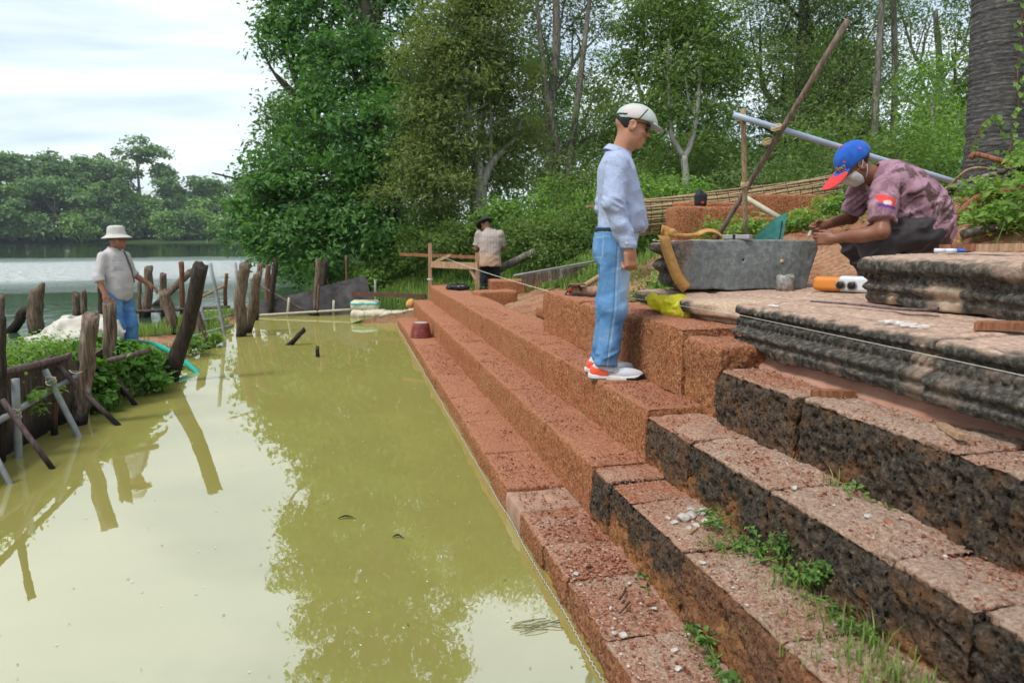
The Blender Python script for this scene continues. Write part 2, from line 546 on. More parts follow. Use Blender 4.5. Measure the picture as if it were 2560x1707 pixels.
def m_sandstone():
    t = NT('sandstone')
    v = t.pos((1, 1, 2.2)); v1 = t.pos()
    fine = t.noise(45, 6, .65, v)
    base = t.ramp(fine, (.3, (.26, .17, .125)), (.52, (.46, .32, .24)), (.75, (.60, .46, .37)))
    grain = t.ramp(t.noise(9, 5, .6, t.pos((3.0, .7, 3.0)), 1.5), (.42, (1., 1., 1.)), (.62, (.78, .74, .72)))
    base = t.mix(.8, base, grain, 'MULTIPLY')
    crust = t.ramp(t.noise(38, 6, .72, v1), (.30, (.012, .012, .010)), (.46, (.045, .042, .035)), (.60, (.12, .105, .085)), (.74, (.32, .28, .23)))
    ck = t.ramp(t.voro(2.6, t.pos((1.6, .55, 1)), feature='DISTANCE_TO_EDGE'), (.0, 1.), (.012, 0.))
    ck = t.math('MULTIPLY', ck, t.ramp(t.noise(3.0, 3, .5, v1), (.45, 0.), (.55, 1.)))
    base = t.mix(t.math('MULTIPLY', ck, .8), base, (.05, .035, .025))
    c = t.mix(t.attr('stain'), base, crust)
    gry = t.ramp(t.noise(30, 6, .7, t.pos((1.2, 1, .8))), (.3, (.10, .108, .106)), (.52, (.16, .172, .17)), (.72, (.235, .25, .246)))
    c = t.mix(t.attr('grey'), c, gry)
    buff = t.ramp(fine, (.3, (.33, .23, .15)), (.7, (.56, .43, .31)))
    c = t.mix(t.attr('fresh'), c, buff)
    h = t.math('ADD', fine, t.math('MULTIPLY', t.noise(160, 4, .6, v1), .35))
    return t.fin(c, .88, t.bump(h, .8, .006), .2)

def m_leaf(name, dark, light, yellow=None, trans=.35, gloss=.35):
    t = NT(name)
    trans += .08
    dark, light, yellow = [tuple(min(.6, q * 1.22) for q in c) if c else None for c in (dark, light, yellow)]
    a = t.attr('tint')
    st = [(.0, dark), (.62, light)]
    if yellow: st += [(.9, light), (1.0, yellow)]
    c = t.ramp(a, *st)
    t.fin(c, .45, None, gloss)
    tr = t.node('ShaderNodeBsdfTranslucent')
    t.set(tr.inputs['Color'], t.mix(1.0, c, (1.05, 1.12, .5), 'MULTIPLY'))
    mx = t.node('ShaderNodeMixShader'); mx.inputs[0].default_value = trans
    t.l.new(t.b.outputs[0], mx.inputs[1]); t.l.new(tr.outputs[0], mx.inputs[2])
    t.l.new(mx.outputs[0], t.out.inputs['Surface'])
    return t.m

def m_wood(name, lo, hi, dark=(.02, .016, .013), rough=.85, wet=True, grain=1.0, lichen=0.0):
    t = NT(name)
    v = t.pos((9, 9, .9), obj=True)
    g = t.noise(5.0 * grain, 6, .7, v, .6)
    c = t.ramp(g, (.30, dark), (.47, lo), (.68, hi))
    if lichen:
        k = t.ramp(t.noise(6, 4, .6, t.pos((1, 1, .5), obj=True)), (.55, 0.), (.65, lichen))
        c = t.mix(k, c, (.42, .40, .36))
    if wet:      # tide line: soaked, nearly black wood near the water surface
        x = t.node('ShaderNodeSeparateXYZ'); t.l.new(t.node('ShaderNodeNewGeometry').outputs['Position'], x.inputs[0])
        w = t.ramp(t.math('ADD', x.outputs[2], t.math('MULTIPLY', t.noise(9), .16)), (.12, 1.), (.30, 0.))
        c = t.mix(w, c, (.010, .009, .008))
    h = t.noise(7.0 * grain, 6, .75, v, .5)
    return t.fin(c, rough, t.bump(h, .8, .012), .25)

def m_ground():
    t = NT('ground')
    v = t.pos()
    n1 = t.noise(30, 6, .65, v); n2 = t.noise(2.2, 4, .6, v)
    soil = t.ramp(n1, (.28, (.15, .075, .04)), (.5, (.37, .20, .115)), (.75, (.53, .34, .22)))
    red = t.ramp(n1, (.3, (.16, .05, .025)), (.7, (.38, .16, .085)))
    soil = t.mix(t.ramp(n2, (.48, 0.), (.64, .8)), soil, red)
    grs = t.ramp(t.noise(24, 5, .7, v), (.3, (.012, .024, .006)), (.6, (.045, .085, .018)), (.8, (.10, .12, .035)))
    c = t.mix(t.attr('grass'), soil, grs)
    h = t.math('ADD', n1, t.math('MULTIPLY', t.noise(120, 4, .6, v), .4))
    return t.fin(c, .95, t.bump(h, .9, .02), .15)

def m_water(name, mud, ior, ripple=0.0, ruffle=None, bd=.02, muddy=False):
    t = NT(name)
    v = t.pos((1, 1, 1))
    dif = t.node('ShaderNodeBsdfDiffuse')
    t.set(dif.inputs['Color'], t.mix(t.ramp(t.noise(.7, 3, .5, v), (.35, 0.), (.65, .35)), mud, tuple(c * .86 for c in mud)))
    gl = t.node('ShaderNodeBsdfGlossy'); gl.inputs['Roughness'].default_value = .012
    h = t.math('ADD', t.noise(3.0, 3, .5, t.pos((1, .5, 1))), t.math('MULTIPLY', t.noise(17, 2, .5, t.pos((1, .6, 1))), .3))
    nb = t.bump(h, ripple, bd)
    if ruffle is not None:
        y0, y1 = ruffle
        x = t.node('ShaderNodeSeparateXYZ'); t.l.new(v, x.inputs[0])
        yy = t.math('ADD', x.outputs[1], t.math('MULTIPLY', t.noise(.07, 3, .6, v), 16.0))
        m = t.ramp(t.math('DIVIDE', t.math('SUBTRACT', yy, y0), (y1 - y0)), (.0, 0.), (.22, 1.), (.70, 1.), (1.0, 0.))
        h2 = t.noise(2.6, 4, .6, t.pos((.6, 1, 1)))
        b2 = t.node('ShaderNodeBump'); b2.inputs['Distance'].default_value = .9
        t.l.new(t.math('MULTIPLY', m, .9), b2.inputs['Strength']); t.l.new(h2, b2.inputs['Height']); t.l.new(nb, b2.inputs['Normal'])
        nb = b2.outputs[0]
        t.l.new(t.math('ADD', t.math('MULTIPLY', m, .42), .012), gl.inputs['Roughness'])
        t._band = m
    t.l.new(nb, gl.inputs['Normal'])
    if muddy:
        lw = t.node('ShaderNodeLayerWeight'); lw.inputs['Blend'].default_value = .5; t.l.new(nb, lw.inputs['Normal'])
        fac = t.ramp(lw.outputs['Facing'], (.0, .43), (.45, .46), (.80, .48), (1.0, .58))
    else:
        fr = t.node('ShaderNodeFresnel'); fr.inputs['IOR'].default_value = ior
        t.l.new(nb, fr.inputs['Normal']); fac = fr.outputs[0]
        if ruffle is not None: fac = t.math('MAXIMUM', fac, t.math('MULTIPLY', t._band, .5))
    mx = t.node('ShaderNodeMixShader')
    t.l.new(fac, mx.inputs[0]); t.l.new(dif.outputs[0], mx.inputs[1]); t.l.new(gl.outputs[0], mx.inputs[2])
    t.l.new(mx.outputs[0], t.out.inputs['Surface'])
    t.n.remove(t.b)
    return t.m

def m_cloth(name, col, var=.12, weave=900., rough=.9, dirt=None, sheen=.15, slub=True):
    t = NT(name)
    v = t.pos(obj=True)
    n = t.noise(12, 4, .6, v)
    c = t.ramp(n, (.3, tuple(x * (1 - var) for x in col)), (.7, tuple(min(1, x * (1 + var)) for x in col)))
    if slub:
        s = t.math('ADD', t.noise(60, 2, .5, t.pos((1, 1, 14), obj=True)), t.noise(60, 2, .5, t.pos((14, 14, 1), obj=True)))
        c = t.mix(t.ramp(t.math('MULTIPLY', s, .5), (.42, 0.), (.62, .35)), c, tuple(min(1, x * 1.5 + .05) for x in col))
    if dirt:
        k = t.ramp(t.noise(9, 5, .7, v, .8), (.50, 0.), (.60, .85))
        c = t.mix(k, c, dirt)
    nb = t.bump(t.noise(weave * .25, 2, .5, v), .25, .0015, t.bump(t.noise(28, 3, .5, v, .8), .5, .006))
    return t.fin(c, rough, nb, .15, **{'Sheen Weight': sheen})

def m_skin(name, col):
    t = NT(name)
    v = t.pos(obj=True)
    c = t.ramp(t.noise(22, 4, .6, v), (.3, tuple(x * .82 for x in col)), (.7, tuple(x * 1.12 for x in col)))
    return t.fin(c, .48, t.bump(t.noise(260, 3, .6, v), .25, .0015), .4, **{'Subsurface Weight': .12, 'Subsurface Radius': (.02, .008, .004), 'Subsurface Scale': .3})

LAT = m_laterite()
SAND = m_sandstone()
GROUND = m_ground()
BARK = m_wood('bark_grey', (.12, .105, .085), (.30, .27, .22), (.045, .04, .032), wet=False, grain=.5)
BARKD = m_wood('bark_dark', (.05, .042, .032), (.12, .10, .08), (.02, .016, .012), wet=False, grain=.5)
BARKW = m_wood('bark_pale', (.27, .25, .21), (.46, .44, .39), (.13, .11, .085), wet=False, grain=.35)
POSTW = m_wood('weathered_post', (.115, .078, .052), (.27, .20, .145))
POSTL = m_wood('lichened_post', (.13, .09, .065), (.30, .23, .175), lichen=.9)
POSTD = m_wood('dark_post', (.030, .022, .016), (.085, .060, .042))
POSTR = m_wood('red_brown_post', (.14, .062, .034), (.27, .14, .085))
POLEP = m_wood('purple_pole', (.125, .085, .085), (.22, .155, .15), (.06, .04, .04), grain=.6)
POLEB = m_wood('brown_pole', (.16, .115, .09), (.30, .225, .175), (.08, .055, .045), wet=False, grain=.6)
PVC = simple('grey_pipe', (.25, .265, .265), .45, .18, 12, .002, 40)
PVCW = simple('cream_pipe', (.44, .40, .30), .5, .15, 12, .002, 40)
PVCB = simple('blue_grey_pipe', (.33, .40, .50), .35, .10, 8)
BAMB = m_wood('bamboo_straw', (.33, .22, .125), (.52, .40, .26), (.13, .08, .045), wet=False, grain=2.)
TIMBER = m_wood('sawn_timber', (.36, .22, .13), (.55, .38, .24), (.22, .12, .07), wet=False, grain=1.2)
TIMBERR = m_wood('rough_red_timber', (.22, .09, .045), (.36, .17, .09), (.10, .04, .02), wet=False)
RUST = simple('rusty_steel', (.105, .095, .10), .55, .5, 6, .003, 30)
BROWNBEAM = simple('brown_beam', (.10, .045, .03), .6, .3, 10, .002, 40)
WHITE = simple('white_tarp', (.50, .47, .40), .6, .12, 9, .01, 18)
L_DARK = m_leaf('leaf_dark', (.030, .090, .028), (.11, .235, .060), (.26, .40, .09), .35, .4)
L_OLIVE = m_leaf('leaf_olive', (.075, .110, .036), (.20, .25, .080), (.38, .28, .10), .35, .3)
L_MID = m_leaf('leaf_mid', (.045, .088, .022), (.145, .225, .055), (.26, .32, .08))
L_FINE = m_leaf('leaf_fine', (.055, .095, .034), (.165, .235, .080), (.28, .33, .11))
L_LIGHT = m_leaf('leaf_light', (.075, .135, .030), (.20, .33, .075), (.40, .46, .12), .4)
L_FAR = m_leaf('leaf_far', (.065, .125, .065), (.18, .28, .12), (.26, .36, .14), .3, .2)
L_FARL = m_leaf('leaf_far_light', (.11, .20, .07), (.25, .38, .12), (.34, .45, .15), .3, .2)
L_GRASS = m_leaf('leaf_grass', (.08, .15, .03), (.21, .32, .07), (.42, .43, .16), .35)

# ================================================================ ground and water
def land_pts():
    return np.array([
        (1.9, 3.0, .60), (2.4, 3.5, .90), (2.8, 3.4, 1.10), (2.8, 2.2, 1.05), (3.6, 1.5, 1.25), (3.6, 3.6, 1.22), (3.3, 4.6, 1.20), (4.3, 3.4, 1.42),
        (2.2, 7.2, .66), (2.8, 6.6, .80), (3.0, 7.6, .70), (2.3, 10, .62), (3.4, 10, .74), (1.8, 12.5, .45), (3.0, 12, .55), (2.7, 13.3, .40), (1.6, 14.2, .22),
        (.9, 15, .10), (.3, 16, .08), (-.6, 18.5, .02), (-1.6, 22, -.02), (1.6, 18, .55), (2.6, 16.2, .62), (4.0, 15, 1.0), (1.6, 24, 1.7), (3.5, 18.7, 1.75), (5.5, 20, 2.0),
        (2.9, 5.3, 1.18), (2.6, 5.9, 1.0), (3.4, 5.8, 1.36), (3.9, 5.0, 1.50), (3.6, 7.0, 1.28), (4.4, 6.8, 1.62), (3.6, 8.6, 1.15), (4.8, 8.4, 1.72), (5.8, 7.2, 1.85),
        (4.8, 4.2, 1.78), (5.2, 5.0, 1.95), (5.8, 4.6, 2.18), (6.6, 4.0, 2.35), (5.0, 3.0, 1.85), (6.5, 6.0, 2.1), (4.2, 11, 1.2), (5.5, 12, 1.6), (8, 9, 2.0), (8, 3, 2.3),
        (7, 14, 1.9), (9, 20, 2.0), (14, 12, 2.0), (14, 25, 2.1), (6, 30, 2.1), (0, 34, 1.9), (-2.5, 34, .3), (-1, 46, 1.5), (-3.5, 46, .1), (2, 60, 1.6), (25, 40, 2.2), (30, 10, 2.2), (12, -6, 2.2), (5, -4, 1.8), (2.6, 0, 1.0)])
_LP = land_pts()
_K = np.linalg.norm(_LP[:, None, :2] - _LP[None, :, :2], axis=2)
_LW = np.linalg.solve(_K + np.eye(len(_LP)) * .02, _LP[:, 2] - 1.2)
def land_z(x, y, fine=True):
    x = np.atleast_1d(np.asarray(x, float)).ravel(); y = np.atleast_1d(np.asarray(y, float)).ravel()
    d = np.hypot(x[:, None] - _LP[None, :, 0], y[:, None] - _LP[None, :, 1])
    z = 1.2 + d @ _LW
    far = sstep(35, 75, np.hypot(x, y))
    z = z * (1 - far) + 1.8 * far
    shore = np.interp(y, [13.5, 14.2, 16, 18.5, 22, 34, 46, 80, 150, 246, 250, 260], [1.4, 1.1, .3, -.6, -1.6, -2.6, -3.6, -2, 8, 30, -900, -900])
    k = sstep(-.5, .8, x - shore)
    z = np.where(y > 13.5, np.where(y > 240, np.minimum(z, 1.6), z) * k + (k - 1) * .8, z)
    if fine:
        P = np.stack([x, y, z * 0], -1)
        z = z + .05 * fbm(P * 1.1, 3, 5) + .022 * fbm(P * 6.3, 3, 9)
    und = (x < 1.95) & (y < 13.4)
    z = np.where(und, np.minimum(z, -.35 + np.clip((x - 1.6) / .35, 0, 1) * .6), z)
    # the cut for the flight of steps and the stone courses on top of it
    cut = (x < 3.1) & (y < 5.0) & (x > 1.9)
    z = np.where(cut, np.minimum(z, .86), z)
    return z
def grass_mask(x, y):
    x = np.asarray(x, float); y = np.asarray(y, float)
    P = np.stack([x, y, x * 0], -1)
    n = fbm(P * .8, 3, 21) * .9 + fbm(P * 3.5, 2, 4) * .35
    g = sstep(8.6, 10.6, y + .35 * (x - 3) + n * 1.2)
    g = np.maximum(g, sstep(14.2, 15.4, y + n * .6))
    g = np.maximum(g, sstep(5.4, 6.4, x + n) * .9)
    g = np.where((x < 3.4) & (y < 12.2 + n), g * sstep(2.6, 3.6, x + n * .4 - .1 * (y - 8)), g)
    g = np.where((x > .3) & (x < 2.0) & (y > 13.3) & (y < 15.0), g * .1, g)
    return np.clip(g, 0, 1)

_xs = np.concatenate([-3.6 - np.cumsum(np.geomspace(.5, 160, 22))[::-1], np.arange(-3.6, 0, .45), np.arange(0, 8, .11), 8 + np.cumsum(np.geomspace(.13, 60, 48))])
_ys = np.concatenate([-8 + np.arange(0, 8, .6), np.arange(0, 18, .11), 18 + np.cumsum(np.geomspace(.14, 60, 56))])
GX, GY = np.meshgrid(_xs, _ys, indexing='ij')
gz = land_z(GX, GY)
_V = np.stack([GX.ravel(), GY.ravel(), gz], -1)
_i = np.arange(GX.size).reshape(GX.shape)
_F = np.stack([_i[:-1, :-1], _i[1:, :-1], _i[1:, 1:], _i[:-1, 1:]], -1).reshape(-1, 4)
_F = _F[(_V[_F][:, :, 2].max(1) > -.34)]
tag(mesh('ground', _V, _F, GROUND, attrs={'grass': grass_mask(_V[:, 0], _V[:, 1])}), kind='structure')

# lake: one sheet to the far shore; the muddy pool behind the bund lies a finger above it
LAKE = m_water('lake_water', (.055, .095, .055), 1.42, .35, (30.0, 72.0), .02)
POOL = m_water('muddy_water', (.365, .330, .092), 1.95, .10, None, .006, True)
_V = np.array([(-900, -40, -.03), (400, -40, -.03), (400, 262, -.03), (-900, 262, -.03)])
tag(mesh('lake_water', _V, np.array([[0, 1, 2, 3]]), LAKE, smooth=False), kind='structure')
_V = np.array([(-3.2, -9, 0), (1.2, -9, 0), (1.2, 15.2, 0), (-1.95, 15.2, 0), (-2.5, 10.5, 0), (-2.7, 8.0, 0)])
tag(mesh('pool_water', _V, [(0, 1, 2, 3, 4, 5)], POOL, smooth=False), kind='structure')
_V = np.array([(-900, -60, -2.2), (500, -60, -2.2), (500, 300, -2.2), (-900, 300, -2.2)])
tag(mesh('lake_bed', _V, np.array([[0, 1, 2, 3]]), GROUND, smooth=False, attrs={'grass': np.zeros(4)}), kind='structure')

# far side of the lake: low bank with a footpath edge
_x = np.linspace(-420, 60, 240); _s = np.array([0, 1.5, 4, 8, 20, 60, 200.])
_zz = np.array([-.4, .25, .55, .9, 1.3, 1.6, 2.0])
_V = np.array([(a, 249 + 3 * math.sin(a * .03) + 2 * math.sin(a * .11) + b, c + .12 * math.sin(a * .7 + b)) for a in _x for b, c in zip(_s, _zz)])
_i = np.arange(len(_V)).reshape(len(_x), len(_s))
_F = np.stack([_i[:-1, :-1], _i[1:, :-1], _i[1:, 1:], _i[:-1, 1:]], -1).reshape(-1, 4)
_gm = np.array([.0 if (b < 6 and (a > -42)) else .9 for a in _x for b in _s])
tag(mesh('far_bank', _V, _F, GROUND, attrs={'grass': _gm}), kind='structure')

# bund of earth between the pool and the lake
_y = np.concatenate([np.arange(-9, 4, .5), np.arange(4, 19, .16)])
def bund_edge(y): return np.interp(y, [-9, 5.7, 6.6, 7.4, 8.4, 10.9, 12.3, 15, 16, 19], [-2.72, -2.50, -2.42, -2.30, -2.10, -2.10, -2.02, -1.66, -1.4, -1.0])
_t = np.linspace(0, 1, 22)
_V = []
for y in _y:
    e = float(bund_edge(y)); wd = float(np.interp(y, [-9, 6, 9, 12, 15, 19], [2.6, 2.6, 2.4, 1.9, 1.4, 1.0]))
    for q in _t:
        x = e - .05 - q * wd
        _V.append((x, y, .5 * math.sin(math.pi * min(1, max(0, q))) ** .35 * .62 - .22))
_V = np.array(_V)
_V[:, 2] += .05 * fbm(_V * [1.2, 1.2, 0], 3, 31) + .02 * fbm(_V * [6, 6, 0], 2, 33)
_i = np.arange(len(_V)).reshape(len(_y), len(_t))
_F = np.stack([_i[:-1, :-1], _i[:-1, 1:], _i[1:, 1:], _i[1:, :-1]], -1).reshape(-1, 4)
_g = sstep(-.2, .25, fbm(_V * [1.3, 1.3, 0], 3, 8)); _g = np.where(_V[:, 1] < 8.2, 1, _g * .85)
_g = np.where((_V[:, 1] > 9.3) & (_V[:, 1] < 10.9), _g * .25, _g)
tag(mesh('bund_bank', _V, _F, GROUND, attrs={'grass': _g}), kind='structure')

# ================================================================ laterite steps
def grid_box(nx, ny, nz):
    """shell lattice of a box; returns unit verts and quads for front(-x), top, -y, +y, plus ngons for back and bottom"""
    idx = {}; V = []
    def vid(i, j, k):
        key = (i, j, k)
        if key not in idx:
            idx[key] = len(V); V.append((i / nx, j / ny, k / nz))
        return idx[key]
    F = []
    for j in range(ny):
        for k in range(nz): F.append((vid(0, j, k), vid(0, j, k + 1), vid(0, j + 1, k + 1), vid(0, j + 1, k)))
    for i in range(nx):
        for j in range(ny): F.append((vid(i, j, nz), vid(i + 1, j, nz), vid(i + 1, j + 1, nz), vid(i, j + 1, nz)))
        for k in range(nz):
            F.append((vid(i, 0, k), vid(i + 1, 0, k), vid(i + 1, 0, k + 1), vid(i, 0, k + 1)))
            F.append((vid(i, ny, k), vid(i, ny, k + 1), vid(i + 1, ny, k + 1), vid(i + 1, ny, k)))
    back = [vid(nx, j, 0) for j in range(ny + 1)] + [vid(nx, ny, k) for k in range(1, nz + 1)] + [vid(nx, j, nz) for j in range(ny - 1, -1, -1)] + [vid(nx, 0, k) for k in range(nz - 1, 0, -1)]
    bot = [vid(0, j, 0) for j in range(ny + 1)] + [vid(i, ny, 0) for i in range(1, nx + 1)] + [vid(nx, j, 0) for j in range(ny - 1, -1, -1)] + [vid(i, 0, 0) for i in range(nx - 1, 0, -1)]
    return np.array(V, float), F, [tuple(back), tuple(bot)]

def laterite(x0, x1, y0, y1, z0, z1, res, seed, rough=.5, stain=0.0, pale=0.0, ochre=0.0, rnd=.007, pit=1.0, parent=None, rz=0.0, name='laterite_block', edge=0.0, reach=0.0):
    nx, ny, nz = [max(3, int(round(a / res))) for a in (x1 - x0, y1 - y0, z1 - z0)]
    U, F, ng = grid_box(nx, ny, nz)
    lo = np.array([x0, y0, z0]); hi = np.array([x1, y1, z1])
    P = lo + U * (hi - lo)
    inner = np.clip(P, lo + rnd, hi - rnd)
    nrm = P - inner; ln = np.linalg.norm(nrm, axis=1)[:, None]
    nrm = nrm / np.maximum(ln, 1e-9)
    P = inner + nrm * rnd
    n1 = fbm(P * 5 + seed * 3.1, 3, seed); n2 = fbm(P * 26, 3, seed + 5)
    w1 = worley(P * np.array([52, 52, 40.]) , seed + 1); w2 = worley(P * np.array([27, 27, 19.]), seed + 2)
    topm = sstep(.6, .9, nrm[:, 2])
    pits = np.clip(.55 - w1, 0, 1) * .026 * rough + np.clip(.40 - w2, 0, 1) * .065 * rough * (.35 + 1.2 * stain)
    pits *= pit * (1 - .8 * topm)
    e = (np.abs(U - .5).max(1) > .499)
    d = n1 * .010 + n2 * (.0035 + .006 * rough) * (1 - .4 * topm) - pits
    # broken arrises
    near_top = np.exp(-((hi[2] - P[:, 2]) / .03) ** 2) * (1 - topm)
    d -= near_top * np.clip(n2 + .2, 0, 1) * (.012 + edge)
    P = P + nrm * d[:, None]
    ch = np.clip(.55 * fbm(P * [9, 9, 9], 2, seed + 31) + .6 * n2 + .12, 0, 1)
    wz = np.exp(-((hi[2] - P[:, 2]) / .022) ** 2); wx = np.exp(-((P[:, 0] - lo[0]) / .022) ** 2)
    wy = np.exp(-(np.minimum(P[:, 1] - lo[1], hi[1] - P[:, 1]) / .02) ** 2)
    cut = ch * (.010 + edge + .012 * rough)
    P[:, 0] += wz * wx * cut * 1.3; P[:, 2] -= wz * np.maximum(wx, .3 * wy) * cut
    dust = sstep(.55, .9, nrm[:, 2] + .15 * n2)
    zz = U[:, 2]
    st = np.clip(sstep(.10 - reach, .55 - reach, zz + .35 * n1 + .18 * n2) * 1.15, 0, 1) * stain * (1 - dust)
    oc = np.clip(ochre * sstep(.62, .2, zz + .3 * n1) * (1 - dust), 0, 1)
    pl = np.clip(pale + .45 * n1 * (pale > 0), 0, 1)
    if rz:
        c = (lo + hi) / 2; P = (P - c) @ rot('Z', -rz) + c
    o = mesh(name, P, F + ng, LAT, parent, True, {'stain': st, 'dust': dust, 'pale': pl, 'ochre': oc})
    return o

steps = empty('laterite_steps', (0, 0, 0), 0, 'long flight of red and black laterite block steps along the muddy pool', 'steps')
_rs = np.random.RandomState(4)
def course(x0, x1, z0, z1, cuts, stain, pale, ochre, rough, seed, res=None, jx=.006, jz=.005, edge=0.0, reach=0.0):
    for i in range(len(cuts) - 1):
        a, b = cuts[i], cuts[i + 1]
        ym = max(.8, min(a, b))
        r = res or float(np.clip(.0036 * ym, .009, .034))
        dx, dz = (_rs.rand() - .5) * 2 * jx, (_rs.rand() - .5) * 2 * jz
        st = stain if not callable(stain) else stain(i)
        laterite(x0 + dx, x1 + .03, a + .002, b - .002, z0, z1 + dz, r, seed + i * 3, rough, st, pale(i) if callable(pale) else pale, ochre, parent=steps, edge=edge, reach=reach)
Y = 3.37
# first step, at the water
course(.874, 1.26, -.25, .135, [-.9, -.2, .55, 1.25, 1.72, 2.25, 2.72], 0.30, .75, .55, .8, 10, edge=.008)
course(.874, 1.26, -.25, .130, [2.72, 3.08, 3.52], .22, .35, .5, .6, 40)
course(.880, 1.26, -.25, .135, [3.86, 4.55, 5.4, 6.3, 7.3, 8.4, 9.6, 10.9, 12.0, 13.03], .06, 0, .2, .25, 50)
# second step
course(1.22, 1.56, .06, .405, [-.8, -.1, .6, 1.18, 1.70, 2.33, 2.85, 3.12, Y], lambda i: (.45, .5, .4, .45, .62, .95, 1., 1.)[i], lambda i: (.9, .9, .9, .85, .8, .6, .3, .2)[i], .75, .9, 80, edge=.012)
course(1.22, 1.56, .06, .412, [Y, 4.3, 5.3, 6.6, 8.0, 9.4, 11.0, 12.3, 13.45], 0, 0, 0, .32, 110)
# third step
course(1.53, 1.88, .33, .655, [-.6, .1, .75, 1.35, 1.64, 2.25, 2.9, Y], lambda i: (1., 1., 1., .95, 1., 1., .9)[i], lambda i: (1., 1., 1., .95, .9, .75, .35)[i], .5, 1., 140, edge=.014, reach=.14)
course(1.53, 2.02, .33, .703, [Y, 4.05, 4.9, 5.9, 7.14, 7.8, 9.1, 10.5, 11.9, 13.5], 0, 0, 0, .32, 170)
# fourth course: old black blocks, then the raw-cut red ones behind the man
course(1.84, 2.32, .58, .928, [-.4, .3, 1.0, 1.75, 2.54, 3.20], lambda i: (1., 1., 1., 1., .95)[i], lambda i: (1., 1., .95, .8, .45)[i], .12, 1., 200, edge=.014, reach=.32)
laterite(1.845, 2.26, 3.22, 3.60, .64, 1.045, .012, 230, .85, .12, .0, .35, rnd=.03, parent=steps)
course(1.84, 2.30, .69, 1.082, [3.61, 4.29, 4.75, 5.45, 6.52], 0, 0, 0, .45, 240, jx=.006, jz=.012)
# second row of blocks behind the top course
for k, (a, b, zt) in enumerate([(3.66, 4.6, 1.07), (4.62, 5.5, 1.06)]):
    laterite(2.31, 2.75, a, b, .69, zt, .025, 260 + k, .3, 0, 0, 0, parent=steps)
# slab of sandstone let into the first step where a block is missing
_o = laterite(.868, 1.24, 3.535, 3.845, -.25, .128, .02, 300, .05, 0, .9, 0, rnd=.004, pit=.1, name='inset_slab')
_o.parent = steps
_o.data.materials[0] = simple('smooth_slab', (.33, .20, .14), .7, .2, 14, .003, 50, obj=False)
# loose laterite blocks on the terrace
for k, (x, y, sx, sy, z, sz, rz, lab) in enumerate([
        (2.28, 10.9, .62, .42, .50, .27, 8, 'low red laterite block on the terrace in front of the black trousers'),
        (3.05, 12.5, 1.05, .5, .42, .42, -4, 'large red laterite block in the grass just right of the black trousers'),
        (2.52, 8.3, .45, .3, .62, .13, 5, 'thin flat laterite block half sunk in sandy soil beside the terrace')]):
    o = laterite(x - sx / 2, x + sx / 2, y - sy / 2, y + sy / 2, z, z + sz, .035, 320 + k, .3, 0, 0, 0, rz=rz, name='laterite_block')
    tag(o, lab, 'stone block', 'loose laterite blocks on the terrace')
tag(laterite(2.42, 2.68, 7.05, 7.28, .62, .83, .02, 330, .2, 0, .8, 0, rz=20, rnd=.02, name='squared_stone'), 'small squared pale brown stone lying on the sandy terrace', 'stone')

# ================================================================ trees
def branches(base, top, lobes, r0, seed, rtop=.35, skip=0.0, thin=.32, sides=8, fork=(.35, .95)):
    rs = np.random.RandomState(seed)
    base = np.asarray(base, float); top = np.asarray(top, float)
    H = np.linalg.norm(top - base)
    mids = [base + (top - base) * t + rs.normal(size=3) * [.03 * H, .03 * H, 0] * (1 if 0 < t < 1 else 0) for t in (0, .33, .66, 1)]
    tr = curve(mids, 6)
    rad = r0 * (1 - (1 - rtop) * np.linspace(0, 1, len(tr))); rad[0] *= 1.35; rad[1] *= 1.1
    parts = [tube(tr, rad, sides, jit=.12, seed=seed)]
    for i, l in enumerate(np.asarray(lobes, float)):
        if rs.rand() < skip: continue
        c = l[:3]
        t = np.clip((c[2] - base[2]) / max(.1, H) * .55 + rs.rand() * .12, fork[0], fork[1])
        s = tr[int(t * (len(tr) - 1))]
        m = s * .5 + c * .5 + rs.normal(size=3) * .08 * np.linalg.norm(c - s) + [0, 0, -.10 * np.linalg.norm(c - s)]
        cv = curve([s, m, c], 5)
        rb = r0 * thin * (.7 + .6 * rs.rand())
        parts.append(tube(cv, np.linspace(rb, rb * .25, len(cv)), 6, jit=.1, seed=seed + i))
        for k in range(3):
            e = c + rs.normal(size=3) * l[3:] * .55
            s2 = cv[len(cv) // 2 + k]
            parts.append(tube(curve([s2, s2 * .5 + e * .5 + rs.normal(size=3) * .1, e], 3), np.linspace(rb * .45, rb * .12, 7), 4, jit=0, seed=seed + i))
    return join(parts)

def tree(name, label, base, top, lobes, r0, n, L, Wd, leaf, bark, seed, group=None, clump=40, rc=.3, updir=.7, shell=.5, droop=0., **k):
    t = empty(name, (0, 0, 0), 0, label, 'tree', group)
    V, F = branches(base, top, lobes, r0, seed, **k)
    mesh('trunk', V, F, bark, t)
    V, F, a = foliage(lobes, n, L, Wd, seed, clump, rc, shell, updir, droop)
    mesh('crown', V, F, leaf, t, False, {'tint': a})
    return t

